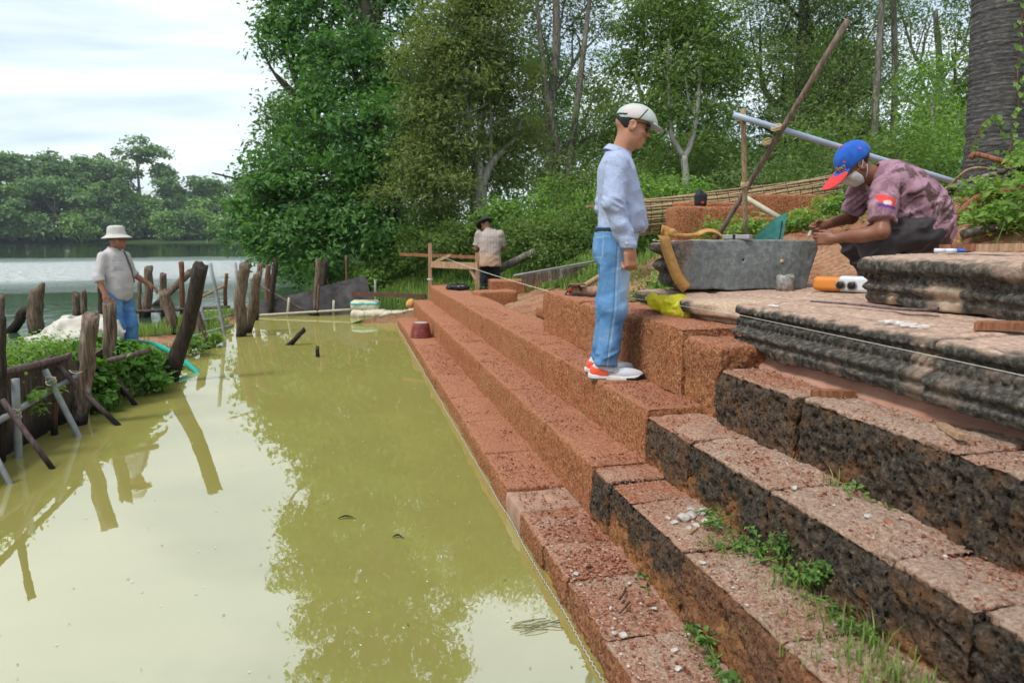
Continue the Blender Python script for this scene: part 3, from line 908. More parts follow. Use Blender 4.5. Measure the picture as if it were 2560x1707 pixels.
G1 = 'trees on the wooded bank'
A = [(-0.62, 21.72, 7.6, 1.44, 1.24, 1.32), (-1.59, 21.43, 7.15, 0.7, 0.63, 0.7), (0.32, 20.47, 6.08, 1.71, 1.34, 1.26), (-0.66, 20.19, 4.83, 1.0, 0.95, 1.11), (0.76, 19.34, 4.14, 1.52, 1.37, 1.52), (-1.28, 19.3, 3.57, 0.95, 0.81, 0.85), (-2.06, 18.98, 2.74, 0.77, 0.67, 0.72), (-0.59, 18.63, 2.74, 1.34, 1.06, 1.03), (-2.14, 18.48, 1.83, 0.7, 0.59, 0.6), (-1.0, 18.21, 1.64, 1.2, 0.83, 0.65), (0.27, 18.43, 1.94, 1.34, 1.02, 0.93), (-1.33, 21.88, 8.99, 1.2, 0.97, 0.96), (0.45, 22.49, 9.56, 2.14, 1.64, 1.51), (-0.4, 22.69, 11.09, 1.76, 1.3, 1.13), (1.94, 23.17, 11.18, 1.97, 1.54, 1.45), (-1.74, 17.87, 1.26, 0.49, 0.39, 0.39), (-0.43, 17.56, 1.16, 0.58, 0.42, 0.34), (1.77, 22.18, 7.21, 1.38, 1.41, 1.76), (.3, 22.0, 12.7, 1.5, 1.2, .9), (2.3, 22.4, 13.2, 1.6, 1.2, .9), (-1.1, 21.6, 12.3, .9, .8, .6), (.8, 22.4, 14.3, 1.2, 1., .7)]
tree('broad_leaved_tree', 'huge dark green leafy tree leaning out over the lake water', (1.7, 21.6, 1.5), (.6, 21.4, 9.5), A, .42, 58000, .17, .085, L_DARK, BARKD, 3, G1, 34, .22, .55, .45, .25)
B = [(2.41, 17.92, 6.47, 1.03, 0.83, 0.82), (3.55, 17.66, 6.75, 1.23, 0.97, 0.93), (1.96, 17.52, 5.7, 0.8, 0.68, 0.7), (3.16, 17.75, 5.53, 1.23, 0.93, 0.82), (2.22, 17.45, 4.59, 0.9, 0.72, 0.7), (4.04, 18.06, 5.55, 0.95, 0.86, 0.95), (2.5, 17.39, 3.94, 0.9, 0.68, 0.6), (4.33, 17.99, 4.27, 0.74, 0.71, 0.85), (1.59, 17.09, 3.23, 0.68, 0.55, 0.53), (2.32, 16.92, 2.77, 0.78, 0.55, 0.44), (0.9, 16.74, 2.51, 0.42, 0.31, 0.26), (3.46, 18.19, 7.64, 1.27, 0.9, 0.74), (3.83, 18.1, 3.37, 0.74, 0.57, 0.53)]
# pale tree with its own forked trunk
tb = empty('pale_trunk_tree', (0, 0, 0), 0, 'olive green tree with pale forked trunk standing behind the man in the checked shirt', 'tree', G1)
_tp = [tube(curve([(3.36, 17.7, 1.6), (3.34, 17.7, 2.2), (3.36, 17.7, 2.85)], 5), np.linspace(.20, .15, 11), 10, jit=.08),
       tube(curve([(3.36, 17.7, 2.75), (3.28, 17.7, 3.6), (3.05, 17.75, 4.4), (3.0, 17.8, 5.6)], 5), np.linspace(.12, .05, 16), 8, jit=.1),
       tube(curve([(3.36, 17.7, 2.8), (3.6, 17.7, 3.4), (3.95, 17.8, 3.75), (4.3, 17.9, 4.1), (4.5, 18, 4.6)], 5), np.linspace(.12, .04, 21), 8, jit=.1),
       tube(curve([(3.6, 17.7, 3.4), (3.62, 17.7, 4.2), (3.6, 17.7, 5.4)], 5), np.linspace(.055, .03, 11), 6),
       tube(curve([(3.33, 17.7, 2.75), (2.9, 17.5, 2.95), (2.55, 17.3, 2.95), (2.2, 17.1, 3.0)], 5), np.linspace(.075, .03, 16), 6)]
for i, l in enumerate(B):
    l = np.array(l); s = np.array([(3.1, 17.75, 4.6), (3.6, 17.7, 4.9), (3.0, 17.8, 5.2)][i % 3])
    if l[2] > 3.6: _tp.append(tube(curve([s, s * .5 + l[:3] * .5 + [0, 0, -.15], l[:3]], 5), np.linspace(.035, .012, 11), 5))
V, F = join(_tp); mesh('trunk', V, F, BARKW, tb)
V, F, a = foliage(B, 36000, .125, .045, 11, 40, .2, .45, .5, .2); mesh('crown', V, F, L_OLIVE, tb, False, {'tint': a})

C_ = [(6.77, 25.12, 9.3, 1.34, 1.14, 1.19), (8.69, 24.67, 9.03, 1.34, 1.07, 1.04), (7.85, 24.86, 10.62, 2.08, 1.54, 1.34), (7.05, 24.02, 7.19, 1.0, 0.9, 1.0), (8.65, 23.65, 6.93, 1.0, 0.9, 1.0), (6.14, 23.21, 5.45, 0.82, 0.74, 0.82), (8.08, 22.76, 5.2, 1.1, 0.93, 0.96), (6.51, 22.1, 3.81, 0.92, 0.77, 0.79), (8.01, 21.74, 3.68, 0.92, 0.77, 0.79), (7.03, 21.98, 2.55, 1.05, 0.71, 0.53)]
tree('tall_tree', 'tall thin-trunked feathery tree between the pale tree and the standing man', (7.2, 23, 1.9), (7.1, 24, 11), C_, .26, 20000, .12, .05, L_FINE, BARK, 21, G1, 36, .28, .6, .35, fork=(.2, .95))
V, F = join([tube(curve([(7.3, 23.0, 3.2), (7.7, 23.2, 6), (8.4, 23.8, 10.5)], 6), np.linspace(.16, .07, 13), 8, jit=.1), tube(curve([(7.1, 23.0, 4), (6.6, 23.4, 7), (6.3, 23.8, 10.8)], 6), np.linspace(.13, .06, 13), 8, jit=.1)])
_t = empty('leaning_tree', (0, 0, 0), 0, 'pair of slim grey leaning trunks rising through the feathery foliage', 'tree', G1)
mesh('trunk', V, F, BARK, _t)
V, F, a = foliage([(8.6, 24, 10.8, 1.2, 1, .9), (6.0, 24, 11, 1.2, 1, .9), (7.4, 24.5, 12, 1.5, 1.2, .8)], 6000, .12, .05, 77, 36, .28); mesh('crown', V, F, L_FINE, _t, False, {'tint': a})
D_ = [(7.12, 15.79, 6.46, 0.97, 0.79, 0.78), (8.2, 15.54, 6.29, 0.97, 0.79, 0.78), (7.85, 16.13, 7.41, 1.3, 0.95, 0.8), (6.58, 15.4, 5.38, 0.75, 0.59, 0.57), (7.64, 15.15, 5.21, 0.94, 0.68, 0.57), (8.77, 15.4, 5.4, 0.68, 0.57, 0.58), (6.92, 14.81, 4.42, 0.64, 0.47, 0.41), (8.29, 15.0, 4.42, 0.57, 0.42, 0.38)]
td = empty('slender_tree', (0, 0, 0), 0, 'slender tree with two pale stems, framed between the standing man and the leaning pole', 'tree', G1)
V, F = join([tube(curve([(7.35, 14.7, 1.9), (7.45, 14.7, 2.8), (7.38, 14.7, 3.4)], 5), np.linspace(.095, .08, 11), 8, jit=.1),
             tube(curve([(7.38, 14.7, 3.35), (7.1, 14.8, 3.9), (7.1, 15, 4.8), (7.2, 15.3, 6)], 5), np.linspace(.07, .03, 16), 8, jit=.1),
             tube(curve([(7.4, 14.7, 3.35), (7.65, 14.8, 3.9), (7.85, 15, 4.9), (8.0, 15.3, 6.2)], 5), np.linspace(.07, .03, 16), 8, jit=.1),
             tube(curve([(7.75, 14.9, 4.2), (7.5, 14.8, 4.6), (7.4, 14.8, 5.1)], 4), np.linspace(.025, .012, 9), 5),
             tube(curve([(7.75, 14.9, 4.2), (8.1, 14.9, 4.6), (8.4, 15, 5.1)], 4), np.linspace(.025, .012, 9), 5),
             tube(curve([(7.1, 14.85, 4.2), (6.8, 14.8, 4.4), (6.5, 14.8, 4.5)], 4), np.linspace(.025, .01, 9), 5)])
mesh('trunk', V, F, BARKW, td)
V, F, a = foliage(D_, 17000, .13, .05, 31, 34, .22, .4, .5, .2); mesh('crown', V, F, L_MID, td, False, {'tint': a})
E_ = [(11.67, 18.83, 7.6, 1.32, 1.08, 1.08), (13.11, 18.49, 7.6, 1.2, 1.03, 1.08), (13.86, 17.29, 7.22, 1.14, 0.98, 1.03), (11.81, 17.77, 6.08, 1.26, 0.98, 0.91), (13.31, 17.42, 5.97, 1.26, 0.98, 0.91), (13.95, 16.24, 5.85, 0.87, 0.78, 0.87), (10.37, 17.08, 4.75, 0.87, 0.73, 0.76), (11.7, 16.77, 4.55, 1.19, 0.93, 0.87), (13.13, 16.43, 4.65, 1.19, 0.93, 0.87), (10.66, 15.99, 3.42, 1.13, 0.79, 0.62), (11.93, 15.69, 3.33, 1.13, 0.79, 0.62), (13.29, 15.37, 3.42, 0.82, 0.65, 0.62), (12.7, 18.59, 8.88, 2.4, 1.62, 1.2), (10.21, 17.12, 3.63, 0.65, 0.59, 0.65)]
tree('spreading_tree', 'dense dark fine-leaved tree behind the leaning pole and the crouching man', (12.4, 17.3, 1.9), (12.7, 18.3, 8.6), E_, .30, 42000, .10, .042, L_FINE, BARKD, 41, G1, 40, .24, .6, .4)
_t = empty('slim_tree', (0, 0, 0), 0, 'two slim upright trunks among dark leaves, just left of the palm', 'tree', G1)
V, F = join([tube(curve([(13.2, 15.6, 2), (13.1, 15.7, 4.5), (13.3, 16, 7.5)], 6), np.linspace(.12, .07, 13), 8, jit=.1), tube(curve([(13.8, 15.9, 2), (13.9, 16, 5), (13.7, 16.2, 8.5)], 6), np.linspace(.10, .06, 13), 8, jit=.1)])
mesh('trunk', V, F, BARK, _t)
V, F, a = foliage([(13.3, 16.2, 8, 1, .8, .7), (14, 16.4, 9, 1, .8, .7)], 3000, .11, .045, 78, 36, .26); mesh('crown', V, F, L_FINE, _t, False, {'tint': a})
E2 = [(9.37, 22.45, 5.07, 1.1, 0.99, 1.1), (10.0, 21.28, 4.06, 1.18, 0.89, 0.79), (10.99, 20.02, 3.95, 1.13, 0.91, 0.88), (8.87, 20.52, 3.23, 1.13, 0.79, 0.63), (10.55, 20.12, 3.11, 1.01, 0.74, 0.63), (11.44, 18.88, 3.16, 0.96, 0.7, 0.6)]
tree('low_tree', 'low bushy fresh green tree filling the wood behind the pale two-stemmed tree', (10, 21, 1.9), (10, 21, 4.6), E2, .14, 16000, .14, .06, L_MID, BARK, 51, G1, 34, .25, .6, .4)
Gb = [(11.09, 11.77, 3.92, 0.56, 0.5, 0.56), (10.07, 10.99, 3.13, 0.62, 0.43, 0.55), (10.69, 10.84, 3.27, 0.52, 0.47, 0.52), (9.71, 10.04, 2.75, 0.51, 0.34, 0.44), (11.75, 12.65, 4.8, 0.51, 0.46, 0.51), (13.51, 12.23, 4.01, 0.53, 0.66, 1.03), (14.34, 13.07, 5.68, 0.46, 0.58, 0.82)]
tree('light_tree', 'bright green small tree close behind the palm trunk', (10.6, 11, 2.0), (10.9, 11.6, 4.2), Gb, .07, 13000, .085, .036, L_LIGHT, BARK, 61, G1, 34, .2, .6, .4)
Hh = [(20.31, 21.93, 9.3, 1.34, 1.07, 1.04), (21.74, 21.6, 10.09, 1.78, 1.34, 1.19), (19.02, 22.24, 10.09, 1.63, 1.2, 1.04), (20.29, 20.91, 7.85, 1.14, 0.9, 0.86), (22.29, 20.44, 9.0, 0.86, 1.16, 1.71), (18, 23, 8.2, 1.3, 1, .9), (21, 22, 6.2, 1.2, 1, .9)]
tree('airy_tree', 'tall airy tree with sky showing through, high beside the palm', (20.4, 22, 2), (20.5, 22, 9.5), Hh, .22, 11000, .13, .055, L_MID, BARK, 71, G1, 34, .3, .6, .3)
# deeper wood: one tree after another along the back of the clearing
_rs = np.random.RandomState(8)
_deep = [(-1.0, 30, 9, 'wood edge tree half hidden behind the huge dark tree'), (3.2, 27, 8, 'green tree seen past the pale forked trunk on its left side'), (5.2, 29, 11, 'tall green tree seen past the pale forked trunk on its right side'),
         (9.5, 32, 10, 'distant wood tree directly behind the standing man'), (12.5, 29, 8.5, 'distant wood tree right of the standing man, behind the two pale stems'), (15.5, 30, 10, 'distant wood tree above the bamboo screen'),
         (17, 24, 9, 'distant wood tree above the crouching man'), (21, 28, 10, 'distant wood tree between the crouching man and the palm'), (25, 24, 9.5, 'distant wood tree just left of the palm trunk'), (30, 24, 10, 'distant wood tree at the right edge behind the palm')]
for i, (x, y, h, lab) in enumerate(_deep):
    lb = []
    for k in range(11):
        zz = 2.0 + (h - 2) * (k + .6) / 11
        w = 1.9 * (1 - .35 * abs(k / 10 - .5))
        lb.append((x + _rs.normal() * .9, y + _rs.normal() * .7, zz, w * .8, w * .7, .75))
    tree('wood_tree', lab, (x, y, 1.7), (x + _rs.normal() * .5, y, h), lb, .2, 13000, .19, .08, [L_MID, L_FINE, L_MID, L_DARK][i % 4], [BARK, BARKD][i % 2], 100 + i, 'deeper trees of the wood', 34, .36, .6, .35)
_tk = [(x_, 33 + 2.0 * math.sin(x_ * 1.7), 2.6 + 1.6 * k_, 1.5, 1.2, 1.1) for x_ in np.arange(-2.5, 36, 1.5) for k_ in range(3)]
V, F, a = foliage(_tk, 26000, .24, .12, 99, 26, .45, .3, .6)
tag(mesh('deep_thicket', V, F, L_DARK, None, False, {'tint': a}), 'dark mass of thicket closing the back of the wood', 'thicket', kind='stuff')
# shrubs
def shrub(label, lobes, n, L, Wd, leaf, seed, base, group='shrubs on the bank', name='shrub', rc=.12, twigs=True):
    t = empty(name, (0, 0, 0), 0, label, 'shrub', group)
    b = np.array(base, float)
    rs = np.random.RandomState(seed)
    parts = []
    for l in lobes:
        l = np.array(l); parts.append(tube(curve([b + rs.normal(size=3) * [.05, .05, 0], (b + l[:3]) / 2 + rs.normal(size=3) * .05, l[:3] + [0, 0, l[5] * .5]], 4), np.linspace(.018, .006, 9), 5))
    V, F = join(parts); mesh('stem', V, F, BARK, t)
    V, F, a = foliage(lobes, n, L, Wd, seed, 26, rc, .4, .6); mesh('foliage', V, F, leaf, t, False, {'tint': a})
    return t
shrub('large leafy green shrub on the bank between the two standing men', [(3.75, 14.0, 1.55, 0.5, 0.42, 0.5), (4.25, 13.5, 1.55, 0.5, 0.42, 0.55), (4.7, 13.9, 1.8, 0.5, 0.4, 0.55), (3.45, 14.6, 1.6, 0.42, 0.33, 0.42), (4.0, 13.2, 1.2, 0.5, 0.31, 0.32), (4.6, 13.2, 1.3, .45, .35, .4)], 15000, .065, .035, L_MID, 201, (4.1, 13.7, .8))
shrub('bright green bush behind the log beside the man in the checked shirt', [(3.4, 15.8, 1.9, .7, .5, .6), (4.6, 15.4, 2.1, .8, .5, .7), (5.6, 14.6, 2.2, .7, .5, .6)], 9000, .085, .045, L_LIGHT, 202, (4.6, 15.2, 1.0))
shrub('dark low undergrowth bush at the foot of the pale trunk', [(2.34, 15.89, 1.46, 0.56, 0.4, 0.45), (2.96, 15.74, 1.64, 0.5, 0.4, 0.45), (2.25, 17.96, 2.0, 0.62, 0.46, 0.5), (1.83, 17.03, 1.44, 0.65, 0.5, 0.55)], 10000, .10, .035, L_MID, 203, (2.4, 16.4, .9))
shrub('yellow green bush at the lake edge under the huge dark tree', [(1.0, 18.0, .95, .5, .4, .4), (1.5, 18.4, 1.4, .55, .45, .5), (.5, 17.6, .5, .35, .3, .3)], 6000, .11, .06, L_LIGHT, 204, (1.1, 18.1, .4))
shrub('green bush behind the left end of the bamboo screen', [(4.6, 10.6, 2.0, .6, .5, .5), (5.4, 10.8, 2.15, .6, .5, .45)], 6000, .075, .04, L_LIGHT, 205, (5.0, 10.7, 1.5))
shrub('shadowy green bush behind the right end of the bamboo screen', [(6.6, 8.6, 2.3, .5, .5, .5), (7.3, 8.2, 2.5, .6, .5, .6), (7.0, 9.5, 2.8, .8, .6, .6)], 7000, .07, .03, L_MID, 206, (6.9, 8.6, 1.8))
shrub('broad dark thicket at the back of the clearing behind the crouching man', [(9.0, 12.5, 2.6, 1.1, .7, .7), (10.5, 12.4, 2.7, 1.1, .7, .8), (8.0, 13.2, 2.6, .9, .7, .7), (11.8, 13, 3.0, 1.1, .8, .9)], 14000, .075, .032, L_FINE, 207, (9.8, 12.6, 1.9), rc=.18)
shrub('thicket of saplings below the pale two-stemmed tree', [(6.2, 15.5, 2.6, 1.0, .7, .7), (7.6, 16.2, 2.9, 1.1, .8, .8), (5.2, 16.5, 2.6, .9, .7, .7), (8.9, 16.6, 3.0, 1.1, .8, .9)], 14000, .095, .04, L_MID, 208, (7, 16, 1.8), rc=.2)

shrub('dark bush on the shore between the posts and the huge dark tree', [(-1.3, 24, .7, .9, .8, .7), (-2.2, 30, 1.0, 1.2, 1., .9), (-.6, 20.5, .6, .6, .5, .5), (-2.6, 36, 1.4, 1.6, 1.2, 1.2)], 9000, .16, .08, L_DARK, 209, (-1.2, 25, .2), rc=.25)

# far side of the lake: every crown a tree of its own
_rs = np.random.RandomState(5)
FT = []
def far_tree(az, D, h, w, kind, lab, seed):
    x, y = D * math.sin(R(az)), D * math.cos(R(az))
    rs = np.random.RandomState(seed)
    t = empty('far_tree', (x, y, 1.2), 0, lab, 'tree', 'trees on the far shore')
    lb = []
    if kind == 'umbrella':
        for k in range(16):
            q = rs.rand() * 6.28; rr = math.sqrt(rs.rand()) * w * .5
            lb.append((rr * math.cos(q), rr * math.sin(q) * .6, h * (.93 - .42 * (rr / (w * .5)) ** 2 * .6 - rs.rand() * .22), w * .17, w * .15, h * .055))
        nl, z0, leaf = 4200, .45, L_FAR
    elif kind == 'round':
        for k in range(14):
            q = rs.rand() * 6.28; rr = math.sqrt(rs.rand()) * w * .4; f = (k + .5) / 14
            lb.append((rr * math.cos(q), rr * math.sin(q) * .6, h * (.12 + .8 * f), w * .25 * (1.25 - .6 * f), w * .2, h * .11))
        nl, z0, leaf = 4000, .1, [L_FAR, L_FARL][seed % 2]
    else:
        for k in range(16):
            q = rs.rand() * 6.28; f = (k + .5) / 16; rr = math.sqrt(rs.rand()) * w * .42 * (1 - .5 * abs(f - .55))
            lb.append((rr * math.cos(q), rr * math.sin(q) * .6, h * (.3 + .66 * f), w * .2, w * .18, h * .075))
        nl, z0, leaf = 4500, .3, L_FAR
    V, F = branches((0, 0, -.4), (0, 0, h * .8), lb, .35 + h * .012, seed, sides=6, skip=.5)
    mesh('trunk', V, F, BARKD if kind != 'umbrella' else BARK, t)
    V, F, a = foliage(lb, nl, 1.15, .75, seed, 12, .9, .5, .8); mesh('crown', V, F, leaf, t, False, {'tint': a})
# back row (tall), middle, front row of rounded trees
_far = [(-24.2, 268, 35, 20, 'tall', 'tallest far trees at the left edge of the picture across the lake'), (-22.6, 268, 29, 22, 'umbrella', 'wide-crowned far tree second from the left edge'), (-20.9, 270, 28, 20, 'umbrella', 'wide flat far crown above the palms across the lake'), (-19.3, 270, 27, 18, 'tall', 'tall far tree left of the hatted man, back row'),
        (-17.9, 270, 26, 18, 'tall', 'tall far tree just left of the lone high crown'), (-16.6, 272, 24, 16, 'umbrella', 'lower far crown in the dip beside the lone high tree'), (-14.3, 268, 35, 24, 'umbrella', 'lone high spreading far tree standing above all its neighbours'), (-11.4, 272, 21, 18, 'tall', 'far tree right of the lone high crown'), (-9.4, 272, 21, 18, 'tall', 'far tree low on the skyline near the dark leaning tree'), (-7.0, 270, 22, 18, 'tall', 'far tree on the skyline behind the dark leaning tree'),
        (-23.3, 262, 15, 16, 'round', 'rounded mid-green far tree at the left edge near the palms'), (-21.6, 262, 16, 14, 'round', 'far tree beside the thatched palms'), (-19.6, 258, 19, 22, 'umbrella', 'bright umbrella-shaped far tree with a visible grey fork, by the waterline'), (-17.6, 262, 17, 14, 'round', 'dark rounded far tree left of the hatted man'), (-15.9, 260, 19, 13, 'round', 'dark cone-shaped far tree behind the hatted man'), (-14.2, 262, 14, 13, 'round', 'rounded far tree right above the bucket hat'), (-12.4, 262, 14, 14, 'round', 'rounded far tree below the lone high crown'), (-10.8, 262, 13, 13, 'round', 'rounded far tree in the middle row right of the hat'), (-9.0, 262, 14, 14, 'round', 'rounded far tree middle row near the dark leaning tree'), (-7.2, 262, 13, 14, 'round', 'rounded far tree middle row behind the dark leaning tree'),
        (-22.8, 254, 9, 10, 'round', 'low front far bush at the left edge of the shore'), (-18.3, 254, 9, 12, 'round', 'low drooping far bush left of the hatted man at the waterline'), (-16.9, 254, 8, 9, 'round', 'low far bush at the waterline left of the hat'), (-12.9, 253, 8, 8.5, 'round', 'pale yellow-green round far bush, left one of a pair on the shore'), (-11.3, 253, 9.5, 9, 'round', 'pale yellow-green round far bush, right one of a pair on the shore'), (-9.6, 253, 9, 11, 'round', 'dark round far bush on the low earth bank'), (-8.0, 254, 8, 10, 'round', 'low far bush on the bank beside the dark leaning tree'), (-6.2, 254, 8, 10, 'round', 'low far bush behind the dark leaning tree'), (-20.6, 254, 7.5, 8, 'round', 'low far bush under the umbrella-shaped tree')]
for i, (az, D, h, w, kd, lab) in enumerate(_far):
    far_tree(az, D, h, w, kd, lab, 300 + i)

# ================================================================ sandstone mouldings
def stone_attrs(V, stain_f=None, grey_f=None, fresh_f=None):
    n = len(V)
    z = np.zeros(n)
    return {'stain': np.clip(stain_f(V), 0, 1) if stain_f else z, 'grey': np.clip(grey_f(V), 0, 1) if grey_f else z, 'fresh': np.clip(fresh_f(V), 0, 1) if fresh_f else z}

def moulding(name, label, x0, x1, y0, y1, zb, zt, prof, beads, h, seed, stain_lo=.1, tilt=0.0, endcut=0.0, fresh=None, broken=None):
    """course of carved sandstone; prof = [(height fraction, inset)], beads = [(z centre frac, half width, pitch, depth)]"""
    H = zt - zb
    pz = np.array([p[0] for p in prof]) * H + zb; px = np.array([p[1] for p in prof])
    def f(P):
        x, y, z = P.T
        n1 = fbm(P * 5, 3, seed); n2 = fbm(P * 32, 2, seed + 3)
        xf = x0 + (np.interp(z, pz, px) + np.interp(z - .006, pz, px) + np.interp(z + .006, pz, px)) / 3
        for bz, bw, pitch, dep in beads:
            w = np.exp(-((z - zb - bz * H) / bw) ** 4)
            xf = xf - w * dep * (np.abs(np.sin(np.pi * y / pitch + n1 * .5)) - .35) * (1 + .5 * n1)
        if broken is not None: xf = xf + broken(P)
        top = zt + tilt * (x - x0) + .006 * n1 - .010 * sstep(.25, .5, fbm(P * [9, 3, 1], 2, seed + 9))
        yl = y1 - endcut * (zt - z) + .012 * n1
        d = smax(xf - x, z - top, .022)
        d = smax(d, y - yl, .015); d = smax(d, y0 - y + .008 * n1, .012)
        d = np.maximum(np.maximum(d, x - x1), zb - z + .012 * n1)
        return (d + .006 * n1 + .0025 * n2) * .75
    def at(V):
        n1 = fbm(V * 6, 3, seed + 20); n2 = fbm(V * 22, 2, seed + 21)
        fz = (V[:, 2] - zb) / H
        front = sstep(x0 + .13, x0 + .03, V[:, 0] + .03 * n1) * sstep(zt + .004, zt - .022, V[:, 2] - tilt * (V[:, 0] - x0) + .012 * n2)
        ends = sstep(y1 - .05, y1 - .01, V[:, 1]) * .5
        st = np.maximum(front, ends) * np.clip(1.12 + .75 * n1 * (1 - stain_lo) + .2 * n2, 0, 1)
        return stone_attrs(V, lambda V: st, None, fresh)
    o = sdf(name, f, (x0 - .13, y0 - .04, zb - .03), (x1 + .03, y1 + .04, zt + .06 + abs(tilt) * .6), h, SAND, None, at)
    return tag(o, label, 'carved stone', 'carved sandstone courses')

P3 = [(0, -.025), (.17, -.045), (.21, -.040), (.25, -.018), (.30, -.040), (.38, -.052), (.45, -.040), (.49, .004), (.54, .006), (.70, .008), (.735, .030), (.77, .034), (.80, .0), (.87, -.008), (1., .0)]
moulding('moulded_stone', 'long carved sandstone course with bead rows and a chalked top, right of the yellow bag', 2.10, 2.95, 2.125, 3.50, 1.0, 1.235, P3,
         [(.62, .017, .040, .030), (.79, .012, .048, .018), (.40, .020, .075, .010)], .0075, 11, .3, .02, .25)
moulding('moulded_stone', 'darker weathered carved sandstone course running out of the right edge of the picture', 2.09, 2.95, .55, 2.115, .985, 1.232, P3,
         [(.62, .017, .044, .026), (.78, .012, .055, .014), (.40, .020, .08, .008)], .0085, 31, .0, .02)
P5 = [(0, .0), (.14, -.02), (.19, -.015), (.23, .015), (.29, -.03), (.40, -.03), (.45, .012), (.5, .014), (.60, .014), (.64, .03), (.67, -.01), (.74, -.03), (.88, -.03), (.96, -.01), (1., .02)]
def _br5(P): return .05 * sstep(.1, .5, fbm(P * [2, 3.2, 4], 2, 60)) * sstep(1.42, 1.34, P[:, 2])
moulding('moulded_stone', 'raised black-crusted carved block carrying the pen and the timber rule', 2.70, 3.32, .75, 3.27, 1.255, 1.50, P5,
         [(.55, .016, .045, .024), (.36, .022, .06, .024)], .009, 51, .1, .04, .05, broken=_br5,
         fresh=lambda V: .8 * sstep(.50, .58, fbm(V * [1, 2.2, 3], 2, 70)) * sstep(1.40, 1.33, V[:, 2]))
P1 = [(0, .09), (.2, .085), (.28, .02), (.5, .0), (.85, -.005), (1., .02)]
def _br1(P): return sstep(3.98, 3.72, P[:, 1] + .05 * fbm(P * 8, 2, 81)) * (.12 + .5 * np.clip(1.2 - P[:, 2] - .03, -.1, .1) * -1)
moulding('sandstone_slab', 'thick sandstone slab with broken pale edge under the grey stone', 2.085, 3.35, 3.515, 4.88, 1.09, 1.212, P1, [], .010, 71, .35, .045, .1, broken=_br1,
         fresh=lambda V: sstep(4.02, 3.92, V[:, 1] + .06 * fbm(V * 7, 2, 82)) * sstep(2.6, 2.3, V[:, 0]) * sstep(3.5, 3.6, V[:, 1]))

# the block being worked on: smooth cut face to the camera, moulded end to the water
def f_s2(P):
    x, y, z = P.T
    n1 = fbm(P * 6, 3, 91); n2 = fbm(P * 30, 2, 92)
    pr = np.interp(z, [0, .02, .06, .10, .12, .15, .19, .205, .22, .26, .32, .345], [.10, .05, .035, .05, .02, .0, .02, .06, .065, -.03, -.035, .0])
    pr = pr - .008 * np.exp(-((z - .155) / .03) ** 2) * np.abs(np.sin(np.pi * y / .05))
    d = smax(pr - x, z - (.335 + .008 * n1 - .02 * sstep(.15, .0, x)), .03)
    d = smax(d, x - (1.05 - .08 * np.abs(z - .28) / .3 + .015 * n1), .03)
    yf = .0 + .035 * sstep(.18, .10, x + .05 * n1) * 0 + .018 * sstep(.88, 1.03, x - .3 * (z - .2)) + .004 * n1
    chip = .05 * sstep(.30, .14, x + .25 * (z - .2) + .06 * n1) * sstep(.22, .3, z + .03 * n1)
    d = smax(d, yf + chip * .6 - y, .008)
    d = np.maximum(np.maximum(d, y - .42), -z)
    hole = np.hypot(x - .54, z - .20) - .009
    d = np.maximum(d, -np.maximum(hole, y - .05))
    return (d + .004 * n1 + .0015 * n2) * .8
def at_s2(V):
    n1 = fbm(V * 6, 3, 95)
    face = sstep(.05, .015, V[:, 1] + .01 * n1) * sstep(.13, .22, V[:, 0] + .05 * n1)
    end = sstep(.12, .06, V[:, 0] + .04 * n1) * sstep(.325, .30, V[:, 2])
    left = sstep(.30, .12, V[:, 0] + .1 * n1) * sstep(.05, .02, V[:, 1]) * .75
    top = sstep(.315, .33, V[:, 2])
    return {'stain': np.clip(np.maximum(end, left) * (1 - face * .3), 0, 1), 'grey': np.clip(face + .7 * top * sstep(.3, .45, V[:, 0] + .1 * n1), 0, 1), 'fresh': V[:, 0] * 0}
def s2post(V):
    return V
S2 = empty('worked_stone', (2.115, 4.452, 1.247), R(-14.5), 'grey sandstone block with a smooth cut face, strapped at its moulded end', 'carved stone')
S2.rotation_euler = (0, 0, R(-14.5))
sdf('block', f_s2, (-.09, -.04, -.02), (1.12, .46, .38), .009, SAND, S2, at_s2)
V, F = surfnet(lambda P: ell(P, (.80, .006, .192), (.017, .016, .017)), (.77, -.03, .165), (.83, .04, .22), .004)
mesh('ochre_plug', V, F, simple('ochre_wax', (.50, .34, .15), .6), S2)

# mortar bed under the old course
MORT = NT('mortar')
_c = MORT.ramp(MORT.noise(9, 5, .6), (.3, (.30, .15, .10)), (.7, (.42, .235, .17)))
MORT = MORT.fin(_c, .9, MORT.bump(MORT.noise(40, 4), .4, .006), .15)
def f_mort(P):
    x, y, z = P.T
    n1 = fbm(P * 4, 3, 97)
    xf = 2.135 - .05 * sstep(.97, .92, z) + .012 * n1 + .06 * sstep(2.15, 1.9, y)
    return np.maximum(np.maximum(np.maximum(xf - x, x - 2.8), np.maximum(y - 3.36 - .04 * n1, .6 - y)), np.maximum(z - 1.03, .86 - z)) * .8
tag(sdf('mortar_bed', f_mort, (2.02, .5, .84), (2.9, 3.46, 1.08), .014, MORT), 'pink mortar bed under the beaded sandstone course', 'mortar')

